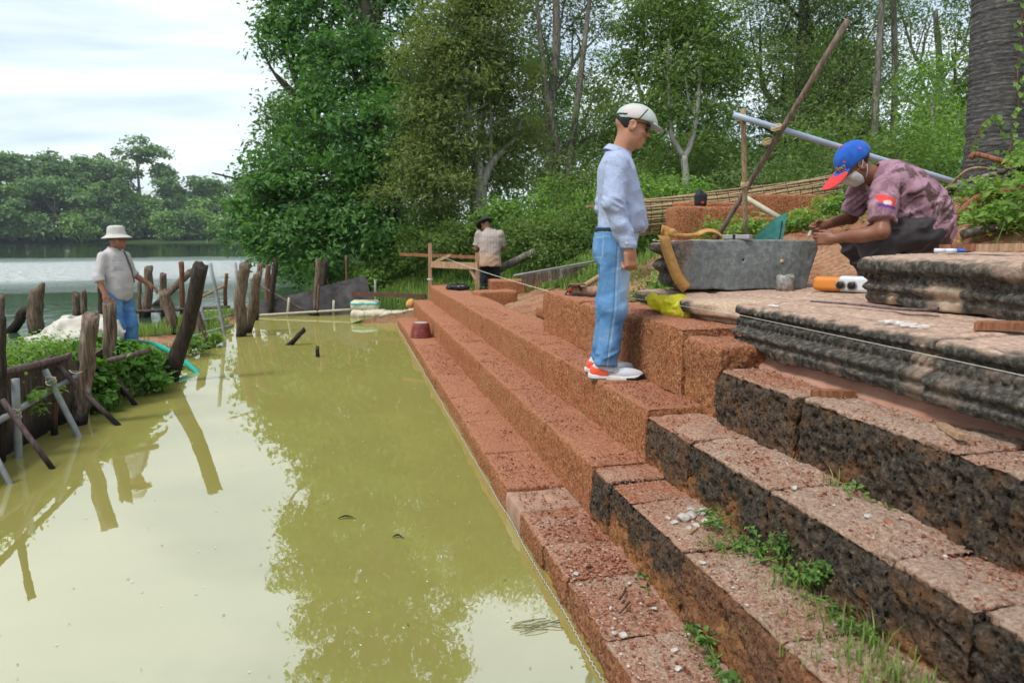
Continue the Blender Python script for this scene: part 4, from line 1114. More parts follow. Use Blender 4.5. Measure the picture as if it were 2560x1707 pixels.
# chalk numbers on the stones: thin strokes of white paint lying on the top faces
CHALK = simple('chalk_paint', (.72, .70, .68), .8, .1)
def strokes(name, label, org, ux, uy, lines, w, lift, parent=None):
    parts = []
    org = np.array(org, float); ux = np.array(ux, float); uy = np.array(uy, float)
    nn = np.cross(ux, uy); nn /= np.linalg.norm(nn); s = np.linalg.norm(ux)
    for ln in lines:
        p = np.array([org + ux * a + uy * b + nn * lift for a, b in ln])
        p = curve(p, 4) if len(p) > 2 else p
        t = np.gradient(p, axis=0); t /= np.linalg.norm(t, axis=1)[:, None] + 1e-9
        sd = np.cross(t, nn) * w / 2
        V = np.concatenate([p + sd, p - sd, p + sd - nn * lift * .9, p - sd - nn * lift * .9]); n = len(p)
        i = np.arange(n - 1)
        F = np.concatenate([np.stack([i, i + 1, n + i + 1, n + i], -1), np.stack([2 * n + i, 3 * n + i, 3 * n + i + 1, 2 * n + i + 1], -1), np.stack([i, 2 * n + i, 2 * n + i + 1, i + 1], -1), np.stack([n + i, n + i + 1, 3 * n + i + 1, 3 * n + i], -1)])
        parts.append((V, F))
    V, F = join(parts)
    o = mesh(name, V, F, CHALK, parent, False)
    return tag(o, label, 'chalk mark') if parent is None else o
# text runs along -y (away from the left), letter tops point to +x
strokes('chalk_number', 'white chalked number on top of the beaded course near the dark joint', (2.17, 2.50, 1.247), (.0, -.052, 0), (.075, 0, .002),
        [[(0, 0), (0, 1)], [(0, 1), (.7, 0)], [(.7, 0), (.7, 1)], [(1.0, .8), (1.15, 1), (1.3, .8), (1.15, .6), (1.0, .8)], [(1.8, 0), (1.8, 1)], [(1.6, .8), (1.8, 1)],
         [(2.3, .5), (2.5, 1), (2.8, .5), (2.5, 0), (2.3, .5)], [(3.1, 1), (3.7, 1), (3.35, 0)]], .008, .006)
strokes('chalk_letters', 'faint white chalk scribble on the left tip of the beaded course', (2.16, 3.30, 1.243), (.0, -.04, 0), (.05, 0, .001),
        [[(0, .9), (.4, .2), (.8, .6), (1.1, .3), (1.5, .8)], [(1.4, .1), (1.8, .5), (2.3, .4)]], .006, .006)
strokes('chalk_letters', 'faint white chalk letters on the upper left arris of the grey strapped stone', (2.10, 4.62, 1.58), (.035, -.01, -.004), (.012, .05, 0),
        [[(0, 0), (.3, 1), (.6, 0)], [(.9, 0), (.9, 1), (1.4, 0), (1.4, 1)], [(1.8, 1), (1.8, 0), (2.3, 0)]], .006, .006)

# ---- things lying on the stones
STRAP = simple('strap_webbing', (.46, .24, .075), .8, .2, 30, .003, 90)
def ribbon(pts, w, th, side, n=6, twist=None):
    p = curve(pts, n); m = len(p)
    t = np.gradient(p, axis=0); t /= np.linalg.norm(t, axis=1)[:, None] + 1e-9
    sd = np.tile(np.asarray(side, float), (m, 1)) if np.ndim(side) == 1 else np.array([np.interp(np.linspace(0, 1, m), np.linspace(0, 1, len(side)), np.asarray(side)[:, k]) for k in range(3)]).T
    sd = sd - t * (sd * t).sum(1)[:, None]; sd /= np.linalg.norm(sd, axis=1)[:, None]
    nn = np.cross(t, sd)
    V = np.stack([p + sd * w / 2 + nn * th / 2, p - sd * w / 2 + nn * th / 2, p - sd * w / 2 - nn * th / 2, p + sd * w / 2 - nn * th / 2], 1).reshape(-1, 3)
    F = [(i * 4 + j, i * 4 + (j + 1) % 4, (i + 1) * 4 + (j + 1) % 4, (i + 1) * 4 + j) for i in range(m - 1) for j in range(4)]
    F += [(0, 3, 2, 1), ((m - 1) * 4, (m - 1) * 4 + 1, (m - 1) * 4 + 2, (m - 1) * 4 + 3)]
    return V, np.array(F)
st = empty('lifting_strap', (2.13, 4.448, 1.247), R(-14.5), 'ochre webbing strap looped around the left end of the grey block', 'strap')
V, F = ribbon([(.02, .10, .365), (-.012, .04, .362), (-.015, -.005, .34), (-.005, -.03, .28), (.03, -.045, .18), (.075, -.045, .08), (.14, -.03, .004)], .075, .006, [(1, .2, 0), (1, .1, .0), (1, .05, .15), (1, 0, .25), (1, 0, .35), (1, 0, .4)])
mesh('hanging_band', V, F, STRAP, st)
V, F = join([ribbon([(-.03, .03, .385), (-.01, .10, .41), (.05, .12, .385), (.04, .05, .36), (-.02, .06, .375)], .06, .008, (0.2, .4, 1)),
             ribbon([(.0, .10, .36), (.05, .10, .40), (.08, .08, .37), (.02, .05, .39)], .05, .008, (0.3, .8, .6))])
mesh('coiled_band', V, F, STRAP, st)
V, F = join([tube(curve([(.06, .08, .37), (.15, .09, .365), (.24, .10, .372)], 8), np.full(17, .019), 8, jit=.15, squash=.8), ribbon([(.22, .10, .37), (.29, .12, .40), (.36, .13, .395), (.43, .15, .35)], .07, .006, (0.1, 1, .35))])
mesh('twisted_band', V, F, STRAP, st)
ALU = simple('brushed_aluminium', (.50, .51, .52), .35, .1, 30, metallic=.6)
BLK = simple('black_plastic', (.015, .015, .016), .45, .2)
sq = empty('spirit_level', (2.62, 4.38, 1.590), R(-60), 'small silver spirit level lying across the top of the grey block', 'tool')
bevelled('body', [box(0, 0, .014, .20, .05, .028)], ALU, sq, .003)
bevelled('band', [box(-.01, 0, .014, .022, .052, .030)], BLK, sq, .002)
VIAL = simple('vial', (.25, .28, .26), .2)
for _x in (.07, -.07): bevelled('vial', [box(_x, 0, .0285, .03, .02, .003)], VIAL, sq, .0008)
cup = empty('metal_cup', (2.865, 4.165, 1.247), 0, 'dented grey tin cup standing before the smooth face of the grey block', 'cup')
_a = np.linspace(0, 2 * np.pi, 28, endpoint=False)
def lathe(prof, n=28, wob=0.0, seed=0):
    prof = np.asarray(prof, float); a = np.linspace(0, 2 * np.pi, n, endpoint=False)
    V = np.array([[r * math.cos(q), r * math.sin(q), z] for r, z in prof for q in a])
    if wob: V[:, :2] *= (1 + wob * vnoise(V * 22 + seed, seed))[:, None]; V[:, 2] += wob * .05 * vnoise(V * 14, seed + 1)
    m = len(prof)
    F = np.array([(i * n + j, i * n + (j + 1) % n, (i + 1) * n + (j + 1) % n, (i + 1) * n + j) for i in range(m - 1) for j in range(n)])
    return V, F
_prof = [(.001, .002), (.05, .0), (.056, .006), (.058, .05), (.060, .098), (.057, .101), (.054, .096), (.052, .04), (.001, .012)]
V, F = lathe(_prof, 28, .035, 5)
V[:, 2] += np.where(V[:, 2] > .08, .008 * np.sin(np.arctan2(V[:, 1], V[:, 0]) * 2 + 1.), 0)
TIN = NT('dirty_tin')
_c = TIN.ramp(TIN.noise(28, 5, .7, TIN.pos(obj=True)), (.35, (.12, .10, .085)), (.5, (.30, .285, .265)), (.7, (.45, .42, .39)))
TIN = TIN.fin(_c, .55, None, .4, Metallic=.3)
mesh('body', V, F, TIN, cup)
# orange and white power tool
dv = empty('power_tool', (3.06, 3.83, 1.262), R(-62), 'orange and white power tool with two round openings behind the raised carved block', 'tool')
ORG = simple('orange_plastic', (.62, .22, .04), .45, .08)
WHT = simple('white_plastic', (.62, .63, .66), .4, .06)
sdf('motor_housing', lambda P: rbox(P, (-.09, 0, .045), (.10, .05, .045), .03), (-.22, -.07, -.01), (.04, .07, .11), .006, ORG, dv)
sdf('gear_housing', lambda P: rbox(P, (.07, 0, .05), (.10, .045, .05), .025), (-.06, -.14, -.02), (.20, .08, .13), .006, WHT, dv)
for _x in (-.01, .06):
    V, F = tube(np.array([(_x, -.02, .045), (_x + .01, -.062, .045)]), .030, 16); mesh('collar', V, F, TIN, dv)
    V, F = tube(np.array([(_x + .01, -.060, .045), (_x + .0105, -.065, .045)]), .023, 16); mesh('opening', V, F, BLK, dv)
# carpenter's marker and timber rule on the raised block
pen = empty('marker_pen', (2.93, 3.02, 1.523), R(-28), 'white and blue marker pen on the raised carved block', 'pen')
V, F = tube(np.array([(0, 0, .011), (.05, 0, .011)]), .011, 12); mesh('cap', V, F, simple('pen_cap', (.60, .60, .68), .4), pen)
V, F = tube(np.array([(.05, 0, .011), (.10, 0, .011)]), .0105, 12); mesh('barrel', V, F, simple('pen_barrel', (.52, .60, .75), .4), pen)
V, F = tube(np.array([(.10, 0, .011), (.15, 0, .011), (.185, 0, .011)]), [.0105, .010, .004], 12); mesh('tip_section', V, F, simple('pen_blue', (.02, .10, .42), .4), pen)
V, F = plank((3.06, 3.09, 1.545), (3.26, 1.2, 1.60), .045, .035, 14, .001)
rl = mesh('timber_rule', V, F, TIMBER, None, False); tag(rl, 'long pale straight timber batten on top of the raised carved block', 'batten')
V, F = plank((3.055, 3.098, 1.545), (3.075, 2.90, 1.551), .047, .037, 3, 0); mesh('saw_block', V, F, TIMBERR, rl, False)
tag(bevelled('plane_block', [box(3.40, 2.62, 1.60, .11, .13, .05)], TIMBERR, None, .01), 'small brown wooden block behind the pale batten', 'wood block')
# string line
V, F = tube(np.array([(2.073, 5.0, 1.150), (2.080, 3.4, 1.182), (2.078, 2.12, 1.172), (2.07, .6, 1.155)]), .0013, 6)
tag(mesh('string_line', V, F, simple('string', (.60, .55, .48), .8)), 'taut pale builders string along the face of the carved courses', 'string')
# stick and split wood on the ledge
V, F = tube(curve([(2.42, 3.28, 1.262), (2.50, 3.05, 1.265), (2.56, 2.85, 1.262), (2.60, 2.72, 1.268), (2.63, 2.66, 1.28)], 8), np.linspace(.008, .016, 33), 7, jit=.2, squash=.6)
tag(mesh('dry_branch', V, F, POLEP), 'thin dry crooked branch lying on the sandstone ledge', 'branch')
V, F = plank((2.40, 2.24, 1.268), (2.62, 1.9, 1.272), .06, .03, 12, .012, 3)
tag(mesh('split_wood', V, F, TIMBERR, None, False), 'reddish split piece of wood on the ledge at the right edge', 'wood')
# wooden wedges on the old course
def wedge_piece(a, b, w, t0, t1, z, label, mat, seed, name='wooden_wedge'):
    a = np.array([*a, z]); b = np.array([*b, z]); L = np.linalg.norm(b - a)
    q = []
    for x, tt, ww in ((0, t0, w * .8), (.12 * L, t0 * 1.1, w), (.75 * L, (t0 + t1) / 2, w), (L, t1, w * .7)):
        q += [(x, -ww / 2, 0), (x, ww / 2, 0), (x, ww / 2 * .9, tt), (x, -ww / 2 * .9, tt)]
    V = orient(np.array(q), a, b)
    F = [(i * 4 + j, i * 4 + (j + 1) % 4, (i + 1) * 4 + (j + 1) % 4, (i + 1) * 4 + j) for i in range(3) for j in range(4)] + [(0, 3, 2, 1), (12, 13, 14, 15)]
    return tag(mesh(name, V, np.array(F), mat, None, False), label, 'wood')
wedge_piece((1.905, 2.535), (2.085, 2.50), .05, .030, .028, .931, 'split half-round wood chunk on the dusty black course', TIMBERR, 1, 'wood_chunk')
wedge_piece((2.035, 2.005), (1.955, 1.835), .035, .012, .018, .940, 'flat pointed wooden stake tip on the dusty black course', TIMBER, 2, 'wood_peg')
# yellow plastic bag
YB = NT('yellow_plastic')
_c = YB.ramp(YB.noise(14, 3, .5, YB.pos(obj=True)), (.35, (.74, .68, .02)), (.65, (.88, .84, .08)))
YB.fin(_c, .25, YB.bump(YB.noise(26, 3, .6, YB.pos(obj=True), 1.6), .5, .006), .5)
_tr = YB.node('ShaderNodeBsdfTranslucent'); YB.set(_tr.inputs['Color'], (.85, .78, .06))
_mx = YB.node('ShaderNodeMixShader'); _mx.inputs[0].default_value = .5
YB.l.new(YB.b.outputs[0], _mx.inputs[1]); YB.l.new(_tr.outputs[0], _mx.inputs[2]); YB.l.new(_mx.outputs[0], YB.out.inputs['Surface'])
YB = YB.m
def f_bag(P):
    q = P + .016 * np.stack([fbm(P * 16, 2, 3), fbm(P * 16, 2, 4), fbm(P * 16, 2, 5)], -1)
    d = smin(ell(q, (.03, 0, .05), (.115, .10, .065)), ell(q, (-.09, 0, .085), (.075, .05, .045)), .03)
    d = smin(d, ell(q, (.02, .02, .10), (.07, .07, .045)), .03)
    d = smin(d, ell(q, (-.15, 0, .10), (.03, .03, .035)), .02)
    rd = 1 - np.abs(fbm(P * 13, 2, 9))
    d = d - .010 * rd ** 3 + .005 * fbm(P * 40, 2, 7)
    return np.maximum(d, -P[:, 2] + .004) * .7
b = empty('plastic_bag', (2.09, 4.22, 1.085), R(-35), 'crumpled bright yellow plastic bag on the red laterite course', 'bag')
sdf('bag_film', f_bag, (-.21, -.14, -.01), (.18, .15, .19), .0055, YB, b)

# ================================================================ bund: posts, poles, boards
PG = 'old posts of the bund'
POSTS = [
    ('wooden_post', POSTD, (-2.48, 5.59, 0.00), (-2.36, 5.56, 1.05), 0.028, 'black-stained split post cut off by the left edge of the picture'),
    ('wooden_post', POSTL, (-2.33, 6.60, 0.00), (-2.12, 6.55, 0.95), 0.067, 'grey post with white lichen patches, nearest big post at the left'),
    ('wooden_post', POSTW, (-2.26, 7.36, 0.00), (-2.21, 7.34, 0.99), 0.061, 'squared weathered post rising from the vines before the hatted man'),
    ('wooden_post', POSTD, (-1.95, 8.40, 0.00), (-1.56, 8.31, 1.30), 0.080, 'thick dark post leaning right, its foot in the muddy water'),
    ('wooden_post', POSTW, (-1.74, 12.07, 0.00), (-1.60, 12.03, 1.18), 0.084, 'upright pale brown post, left one of the pair standing in the pool'),
    ('wooden_post', POSTW, (-1.66, 12.50, 0.00), (-1.45, 12.45, 1.02), 0.074, 'bent pale brown post, right one of the pair standing in the pool'),
    ('wooden_post', POSTW, (-1.77, 14.44, 0.00), (-1.63, 14.41, 1.09), 0.055, 'thin post top showing just behind the pair in the pool'),
    ('wooden_post', POSTR, (-1.67, 15.54, 0.00), (-1.60, 15.52, 1.01), 0.051, 'thin reddish post beside the black post at the left end of the steel sheet'),
    ('wooden_post', POSTD, (-1.56, 15.20, 0.00), (-1.40, 15.16, 1.15), 0.058, 'slim black post in front of the left end of the steel sheet'),
    ('wooden_post', POSTW, (-0.64, 14.98, 0.00), (-0.56, 14.96, 1.15), 0.062, 'half pale half black post in front of the middle of the steel sheet'),
    ('wooden_post', POSTD, (-0.55, 15.69, 0.00), (-0.43, 15.66, 1.12), 0.069, 'dark post behind the half pale post at the steel sheet'),
    ('wooden_post', POSTW, (-4.94, 12.63, 0.00), (-4.81, 12.60, 0.82), 0.105, 'stout weathered post standing on the lake side left of the white sack'),
    ('wooden_post', POSTD, (-5.70, 13.66, 0.00), (-5.38, 13.58, 0.40), 0.075, 'dark log leaning against the stout post left of the white sack'),
    ('wooden_post', POSTW, (-6.17, 14.51, 0.00), (-6.12, 14.50, 0.56), 0.051, 'short post at the left edge on the lake side'),
    ('wooden_post', POSTW, (-5.18, 15.25, 0.00), (-5.15, 15.24, 0.53), 0.066, 'short thick post, left of two behind the white sack'),
    ('wooden_post', POSTW, (-5.02, 15.21, 0.00), (-5.02, 15.21, 0.57), 0.055, 'short slim post, right of two behind the white sack'),
    ('wooden_post', POSTD, (-4.66, 15.12, 0.00), (-4.63, 15.11, 0.88), 0.078, 'dark post directly behind the hatted man back'),
    ('wooden_post', POSTW, (-4.04, 15.70, 0.00), (-3.93, 15.68, 1.00), 0.078, 'dark-streaked post just right of the hatted man'),
    ('wooden_post', POSTW, (-3.72, 15.63, 0.00), (-3.66, 15.62, 0.86), 0.062, 'shorter post behind the leaning split trunk'),
    ('wooden_post', POSTW, (-4.17, 15.73, 0.00), (-4.14, 15.73, 0.72), 0.041, 'thin stake close to the hatted man hand'),
    ('wooden_post', POSTR, (-3.39, 15.94, 0.00), (-3.37, 15.94, 1.09), 0.051, 'slender reddish post left of the thick leaning dark post'),
    ('leaning_log', POSTW, (-4.45, 18.30, 0.00), (-3.62, 18.11, 0.81), 0.082, 'grey log propped aslant behind the thick leaning dark post'),
    ('leaning_log', POSTW, (-2.74, 12.25, 0.00), (-2.88, 12.29, 0.75), 0.077, 'old split trunk leaning left toward the hatted man'),
    ('leaning_log', POSTW, (-2.01, 10.80, 0.00), (-2.15, 10.84, 0.58), 0.063, 'rotten stump end leaning behind the thick dark post'),
    ('wooden_post', POSTR, (-2.75, 17.10, 0.00), (-2.67, 17.09, 0.78), 0.041, 'slim stake with an orange stick tied to it on the lake side'),
    ('leaning_log', POSTD, (-0.89, 10.93, 0.00), (-0.65, 10.88, 0.23), 0.039, 'short dark log end poking aslant out of the muddy pool'),
    ('wooden_post', POSTW, (-0.42, 9.72, 0.00), (-0.42, 9.72, 0.14), 0.027, 'small stub of wood sticking up in the middle of the pool'),
    ('stake', POSTR, (-0.01, 16.46, 0.00), (0.00, 16.46, 1.20), 0.027, 'thin brown stake behind the steel sheet'),
    ('pole', PVC, (-1.98, 12.17, 0.00), (-2.15, 12.21, 1.19), 0.029, 'long grey pipe leaning left in front of the lake'),
    ('pole', PVC, (-2.13, 15.25, 0.00), (-2.21, 15.27, 1.10), 0.029, 'thin pale pipe rising just left of the pair of posts'),
    ('pole', PVC, (-2.40, 13.10, 0.00), (-2.54, 13.13, 0.49), 0.031, 'short grey pipe slanting behind the thick dark post'),
    ('pole', POLEP, (-2.06, 5.33, 0.00), (-2.33, 5.39, 0.50), 0.019, 'purplish pole slanting down into the water at the left edge'),
    ('pole', POLEP, (-1.97, 6.50, 0.00), (-2.42, 6.61, 0.52), 0.022, 'purplish pole slanting down to the water behind the lichened post'),
    ('pole', POLEP, (-2.03, 7.28, 0.00), (-2.21, 7.33, 0.28), 0.023, 'short purplish pole end sticking out of the vines into the water'),
    ('pole', PVC, (-2.17, 6.19, 0.00), (-2.39, 6.25, 0.55), 0.024, 'mottled grey pipe slanting down to the water, tied with string'),
    ('pole', PVC, (-2.20, 5.05, 0.00), (-2.29, 5.08, 0.22), 0.018, 'grey pipe end in the water at the lower left edge'),
    ('pole', PVC, (-2.40, 5.68, 0.00), (-2.36, 5.66, 0.59), 0.027, 'upright grey pipe at the left end of the board wall'),
    ('pole', PVC, (-2.51, 6.65, 0.00), (-2.47, 6.64, 0.53), 0.029, 'upright grey pipe standing against the board wall'),
    ('pole', POSTR, (-2.37, 6.28, 0.00), (-2.35, 6.27, 0.28), 0.024, 'rusty brown short stake in front of the board wall'),
    ('pole', PVCW, (-2.33, 6.87, 0.00), (-2.31, 6.86, 0.21), 0.023, 'short pale stake just right of the lichened post'),
    ('pole', POSTW, (-0.62, 14.90, 0.00), (-0.57, 14.89, 0.64), 0.025, 'pale thin stake tied to the half pale post'),
    ('pole', PVCW, (-0.30, 14.90, 0.00), (-0.28, 14.90, 0.32), 0.025, 'short yellowish stake at the middle of the steel sheet'),
    ('pole', PVCW, (-1.22, 15.04, 0.00), (-1.17, 15.03, 0.38), 0.025, 'short pale stake near the left end of the steel sheet'),
    ('pole', PVC, (0.59, 15.36, 0.05), (0.59, 15.36, 0.70), 0.026, 'grey stake rising from the sandbags'),
    ('pole', POLEP, (-0.72, 15.00, 0.00), (-1.75, 15.24, 0.63), 0.025, 'thin pole slanting down across the steel sheet'),
]
_rs = np.random.RandomState(12)
for k, (nm, mt, b, t_, r, lab) in enumerate(POSTS):
    b = np.array(b); t_ = np.array(t_); d = t_ - b; L = np.linalg.norm(d)
    wood = mt in (POSTW, POSTD, POSTR, POSTL)
    b2 = b - d / L * min(.6, .35 + L * .1)
    n = 14 if wood else 6
    q = np.linspace(0, 1, n)[:, None]
    pts = b2 + (t_ - b2) * q
    if wood and nm != 'stake':
        pts = pts + np.stack([vnoise(np.stack([q[:, 0] * 3, q[:, 0] * 0 + k, q[:, 0] * 0], -1), 3), vnoise(np.stack([q[:, 0] * 3, q[:, 0] * 0 + k, q[:, 0] * 0], -1), 4), q[:, 0] * 0], -1) * r * .45 * np.sin(np.pi * q)
        rad = r * (1.05 - .12 * q[:, 0] + .10 * vnoise(np.stack([q[:, 0] * 5, q[:, 0] * 0 + k * 3.1, q[:, 0] * 0], -1), 6))
        sides = 14
        V, F = tube(pts, rad, sides, jit=.30, seed=k)
        # split, slanting top with a hollow
        top = np.arange((n - 1) * sides, n * sides)
        V[top] += (d / L) * ((V[top, 0] - pts[-1, 0]) * _rs.uniform(-.8, .8) + (V[top, 1] - pts[-1, 1]) * .4)[:, None] + (d / L) * (_rs.rand(sides) - .5)[:, None] * r * .5
        V[-1] = pts[-1] - d / L * r * .35
        if 'squared' in lab:
            a = np.arctan2(V[:-2, 1] - np.repeat(pts[:, 1], sides), V[:-2, 0] - np.repeat(pts[:, 0], sides)) - .3
            s = 1.1 / np.maximum(np.abs(np.cos(a)), np.abs(np.sin(a)))
            c = np.repeat(pts, sides, 0); V[:-2] = c + (V[:-2] - c) * s[:, None] * .85
    else:
        if mt is POLEP:
            pts = pts + np.stack([np.sin(q[:, 0] * 5 + k), np.cos(q[:, 0] * 4 + k), q[:, 0] * 0], -1) * .008
        V, F = tube(pts, r, 12 if mt in (PVC, PVCW) else 10, jit=.0 if mt in (PVC, PVCW) else .08, seed=k)
    o = mesh(nm, V - b, F, mt)
    o.location = b
    tag(o, lab, 'post' if nm == 'wooden_post' else ('log' if 'log' in nm else 'pole'), PG if nm == 'wooden_post' else ('leaning logs of the bund' if 'log' in nm else 'poles and pipes of the bund'))

def rail(nm, lab, cat, a, b, r, mt, sides=10, sag=0.0, group=None, pts=None):
    p = np.linspace(a, b, 7) if pts is None else curve(pts, 8)
    if sag: p = p + np.array([0, 0, -1]) * (sag * np.sin(np.pi * np.linspace(0, 1, len(p))))[:, None]
    V, F = tube(p, r, sides, jit=.06 if mt is POLEP else 0)
    return tag(mesh(nm, V, F, mt), lab, cat, group)
rail('rail_pipe', 'grey pipe laid level along the front of the board wall', 'pipe', (-2.43, 4.6, .30), (-2.36, 7.3, .40), .024, PVC)
rail('rail_pole', 'dark horizontal pole along the top of the board wall', 'pole', (-2.47, 4.7, .70), (-2.40, 6.75, .57), .026, POLEP)
rail('cut_pole', 'short cut purplish pole lying on top of the vines', 'pole', (-2.20, 7.15, .46), (-1.93, 7.52, .49), .024, POLEP)
rail('rail_pipe', 'thin grey pipe lying along the bund behind the thick dark post', 'pipe', (-2.49, 12.6, .20), (-2.20, 14.6, .10), .021, PVC)
rail('rail_pipe', 'grey pipe along the waterline behind the thick dark post', 'pipe', (-2.30, 10.9, .15), (-1.98, 12.9, .08), .026, PVC)
rail('orange_stick', 'orange brown stick slanting beside the slim stake on the lake side', 'stick', (-3.3, 16.6, .22), (-2.70, 17.1, .52), .026, simple('orange_stick', (.36, .17, .06), .7))
rail('rail_pipe', 'cream pipe along the foot of the steel sheet', 'pipe', (-1.95, 15.05, .02), (.12, 14.80, .13), .026, PVCW)
rail('lying_pole', 'long pale pole lying at the foot of the lake-side posts', 'pole', (-4.6, 15.3, .12), (-2.4, 15.6, .16), .035, POLEP)
HOSE = simple('teal_hose', (.012, .33, .27), .4, .1)
rail('green_hose', 'teal green hose dipping from the bund into the muddy pool', 'hose', None, None, .031, HOSE, 12, pts=[(-3.1, 10.1, .30), (-2.75, 9.9, .27), (-2.42, 9.65, .25), (-2.12, 9.3, .17), (-1.83, 8.95, .03), (-1.70, 8.78, -.08)])
# string lashings on the slanting pipe
for lab, c, r in (('knotted pale string lashing the two grey pipes together', (-2.345, 6.23, .43), .035), ('knotted string at the crossing of the grey rail and upright pipe', (-2.385, 5.66, .31), .036), ('thin brown cord tied round the lichened post', (-2.25, 6.57, .47), .075)):
    p = []
    for q in np.linspace(0, 6.28 * (3 if r < .05 else 1), 40):
        p.append((c[0] + r * math.cos(q), c[1] + r * math.sin(q), c[2] + .012 * math.sin(q * 2.3) + .004 * q - .01))
    V, F = tube(np.array(p), .006 if r < .05 else .004, 5); tag(mesh('string_lashing', V, F, simple('lashing', (.45, .40, .30), .9)), lab, 'string', 'string lashings')
# board wall retaining the bund
bw = empty('board_wall', (0, 0, 0), 0, 'rough brown board wall holding back the bund at the left edge', 'board wall')
BRD = m_wood('wet_board', (.085, .06, .048), (.19, .14, .115), (.04, .028, .022), grain=.6)
_y0 = 4.3
for k, (w, zt) in enumerate([(.55, .50), (.60, .53), (.58, .57), (.34, .60), (.22, .57), (.26, .55), (.30, .52), (.34, .5), (.3, .45)]):
    xa, xb = bund_edge(_y0) - .03 + .012 * (k % 2), bund_edge(_y0 + w) - .03 + .012 * (k % 2)
    nz = 8
    V = []
    for z_ in np.linspace(-.5, 1, nz):
        zz = -.5 + (zt + .5) * (z_ + .5) / 1.5
        for x_, y_ in ((xa, _y0 + .006), (xb, _y0 + w - .006), (xb - .028, _y0 + w - .006), (xa - .028, _y0 + .006)):
            V.append((x_ + .008 * math.sin(zz * 5 + k), y_, zz + (.05 * (y_ - _y0) / w * (1 if k % 3 else -1) if z_ > .9 else 0)))
    F = [(i * 4 + j, i * 4 + (j + 1) % 4, (i + 1) * 4 + (j + 1) % 4, (i + 1) * 4 + j) for i in range(nz - 1) for j in range(4)] + [(0, 3, 2, 1), tuple(range(4 * nz - 4, 4 * nz))]
    mesh('board', np.array(V), np.array(F), BRD, bw, False)
    _y0 += w
# white tarpaulin sack
def f_sack(P):
    q = P + .05 * np.stack([fbm(P * 3.2, 2, 3), fbm(P * 3.2, 2, 4), fbm(P * 3.2, 2, 5)], -1)
    d = smin(ell(q, (.05, 0, .16), (.34, .28, .21)), ell(q, (-.28, .0, .05), (.24, .22, .10)), .12)
    d = smin(d, ell(q, (.26, -.05, .12), (.17, .2, .18)), .1)
    d = d - .05 * (1 - np.abs(fbm(P * [5, 5, 3.5], 2, 9)) * 1.9) - .012 * fbm(P * 14, 2, 12)
    return np.maximum(d, -.1 - P[:, 2]) * .6
sk = empty('tarpaulin_sack', (-3.05, 9.05, .34), R(15), 'big crumpled white tarpaulin sack on the bund behind the lichened post', 'sack')
sdf('sheet', f_sack, (-.75, -.5, -.15), (.65, .5, .62), .022, WHITE, sk)
# ================================================================ steel sheet and sandbags at the end of the pool
def sheet(lab, pts, th, mt, name='steel_sheet'):
    p = np.array(pts, float); n = len(p)
    off = np.array([0.1, .99, 0]) * th
    V = np.concatenate([p, p + off])
    F = [tuple(range(n))[::-1], tuple(range(n, 2 * n))] + [(i, (i + 1) % n, n + (i + 1) % n, n + i) for i in range(n)]
    return tag(mesh(name, V, F, mt, None, False), lab, 'metal sheet', 'steel sheets')
sheet('long dark steel sheet closing the far end of the pool', [(-2.0, 15.30, -.4), (.10, 15.05, -.4), (.08, 15.05, .63), (-.9, 15.17, .47), (-2.0, 15.30, .24)], .012, RUST)
sheet('second dark steel sheet sticking up behind, sloping at its right end', [(-.62, 15.42, -.3), (.62, 15.30, -.3), (.54, 15.31, .2), (.38, 15.33, .80), (-.62, 15.42, .55)], .012, RUST)
V, F = plank((.10, 14.80, .46), (1.52, 13.95, .44), .05, .085, 8, .003); tag(mesh('brown_beam', V, F, BROWNBEAM, None, False), 'brown beam running from the steel sheet to the end of the steps', 'beam')
BAG = simple('woven_sack', (.55, .50, .38), .8, .12, 20, .006, 40)
BAGT = simple('woven_sack_teal', (.06, .42, .36), .7, .12, 20, .006, 40)
def sandbag(lab, c, rz, s, mt=BAG, stripe=False, seed=0):
    e = empty('sandbag', c, R(rz), lab, 'sandbag', 'sandbags at the end of the pool')
    def f(P):
        d = rbox(P, (0, 0, 0), s, min(s) * .9) - .02 * fbm(P * 6 + seed, 2, seed) - .008 * fbm(P * 20, 2, seed)
        return d * .8
    sdf('bag', f, -np.array(s) - .06, np.array(s) + .06, .018, mt, e)
    if stripe:
        sdf('teal_stripe', lambda P: np.maximum(f(P) - .004, np.abs(P[:, 2] - .035) - .028), -np.array(s) - .06, np.array(s) + .06, .018, BAGT, e)
sandbag('cream and teal striped sandbag, uppermost at the pool end', (.35, 14.72, .22), -8, (.30, .19, .10), stripe=True, seed=1)
sandbag('cream sandbag half in the water under the striped one', (.42, 14.58, .05), -10, (.36, .2, .09), seed=2)
sandbag('flat cream sandbag right of the striped one', (.98, 14.42, .05), 10, (.30, .17, .07), seed=3)
sandbag('cream sandbag rolled against the lowest step end', (1.42, 14.10, .15), 30, (.24, .14, .08), seed=4)
sandbag('orange and white roll standing by the end of the steps', (1.20, 13.75, .32), 60, (.09, .09, .09), simple('orange_roll', (.60, .30, .09), .6), seed=5)
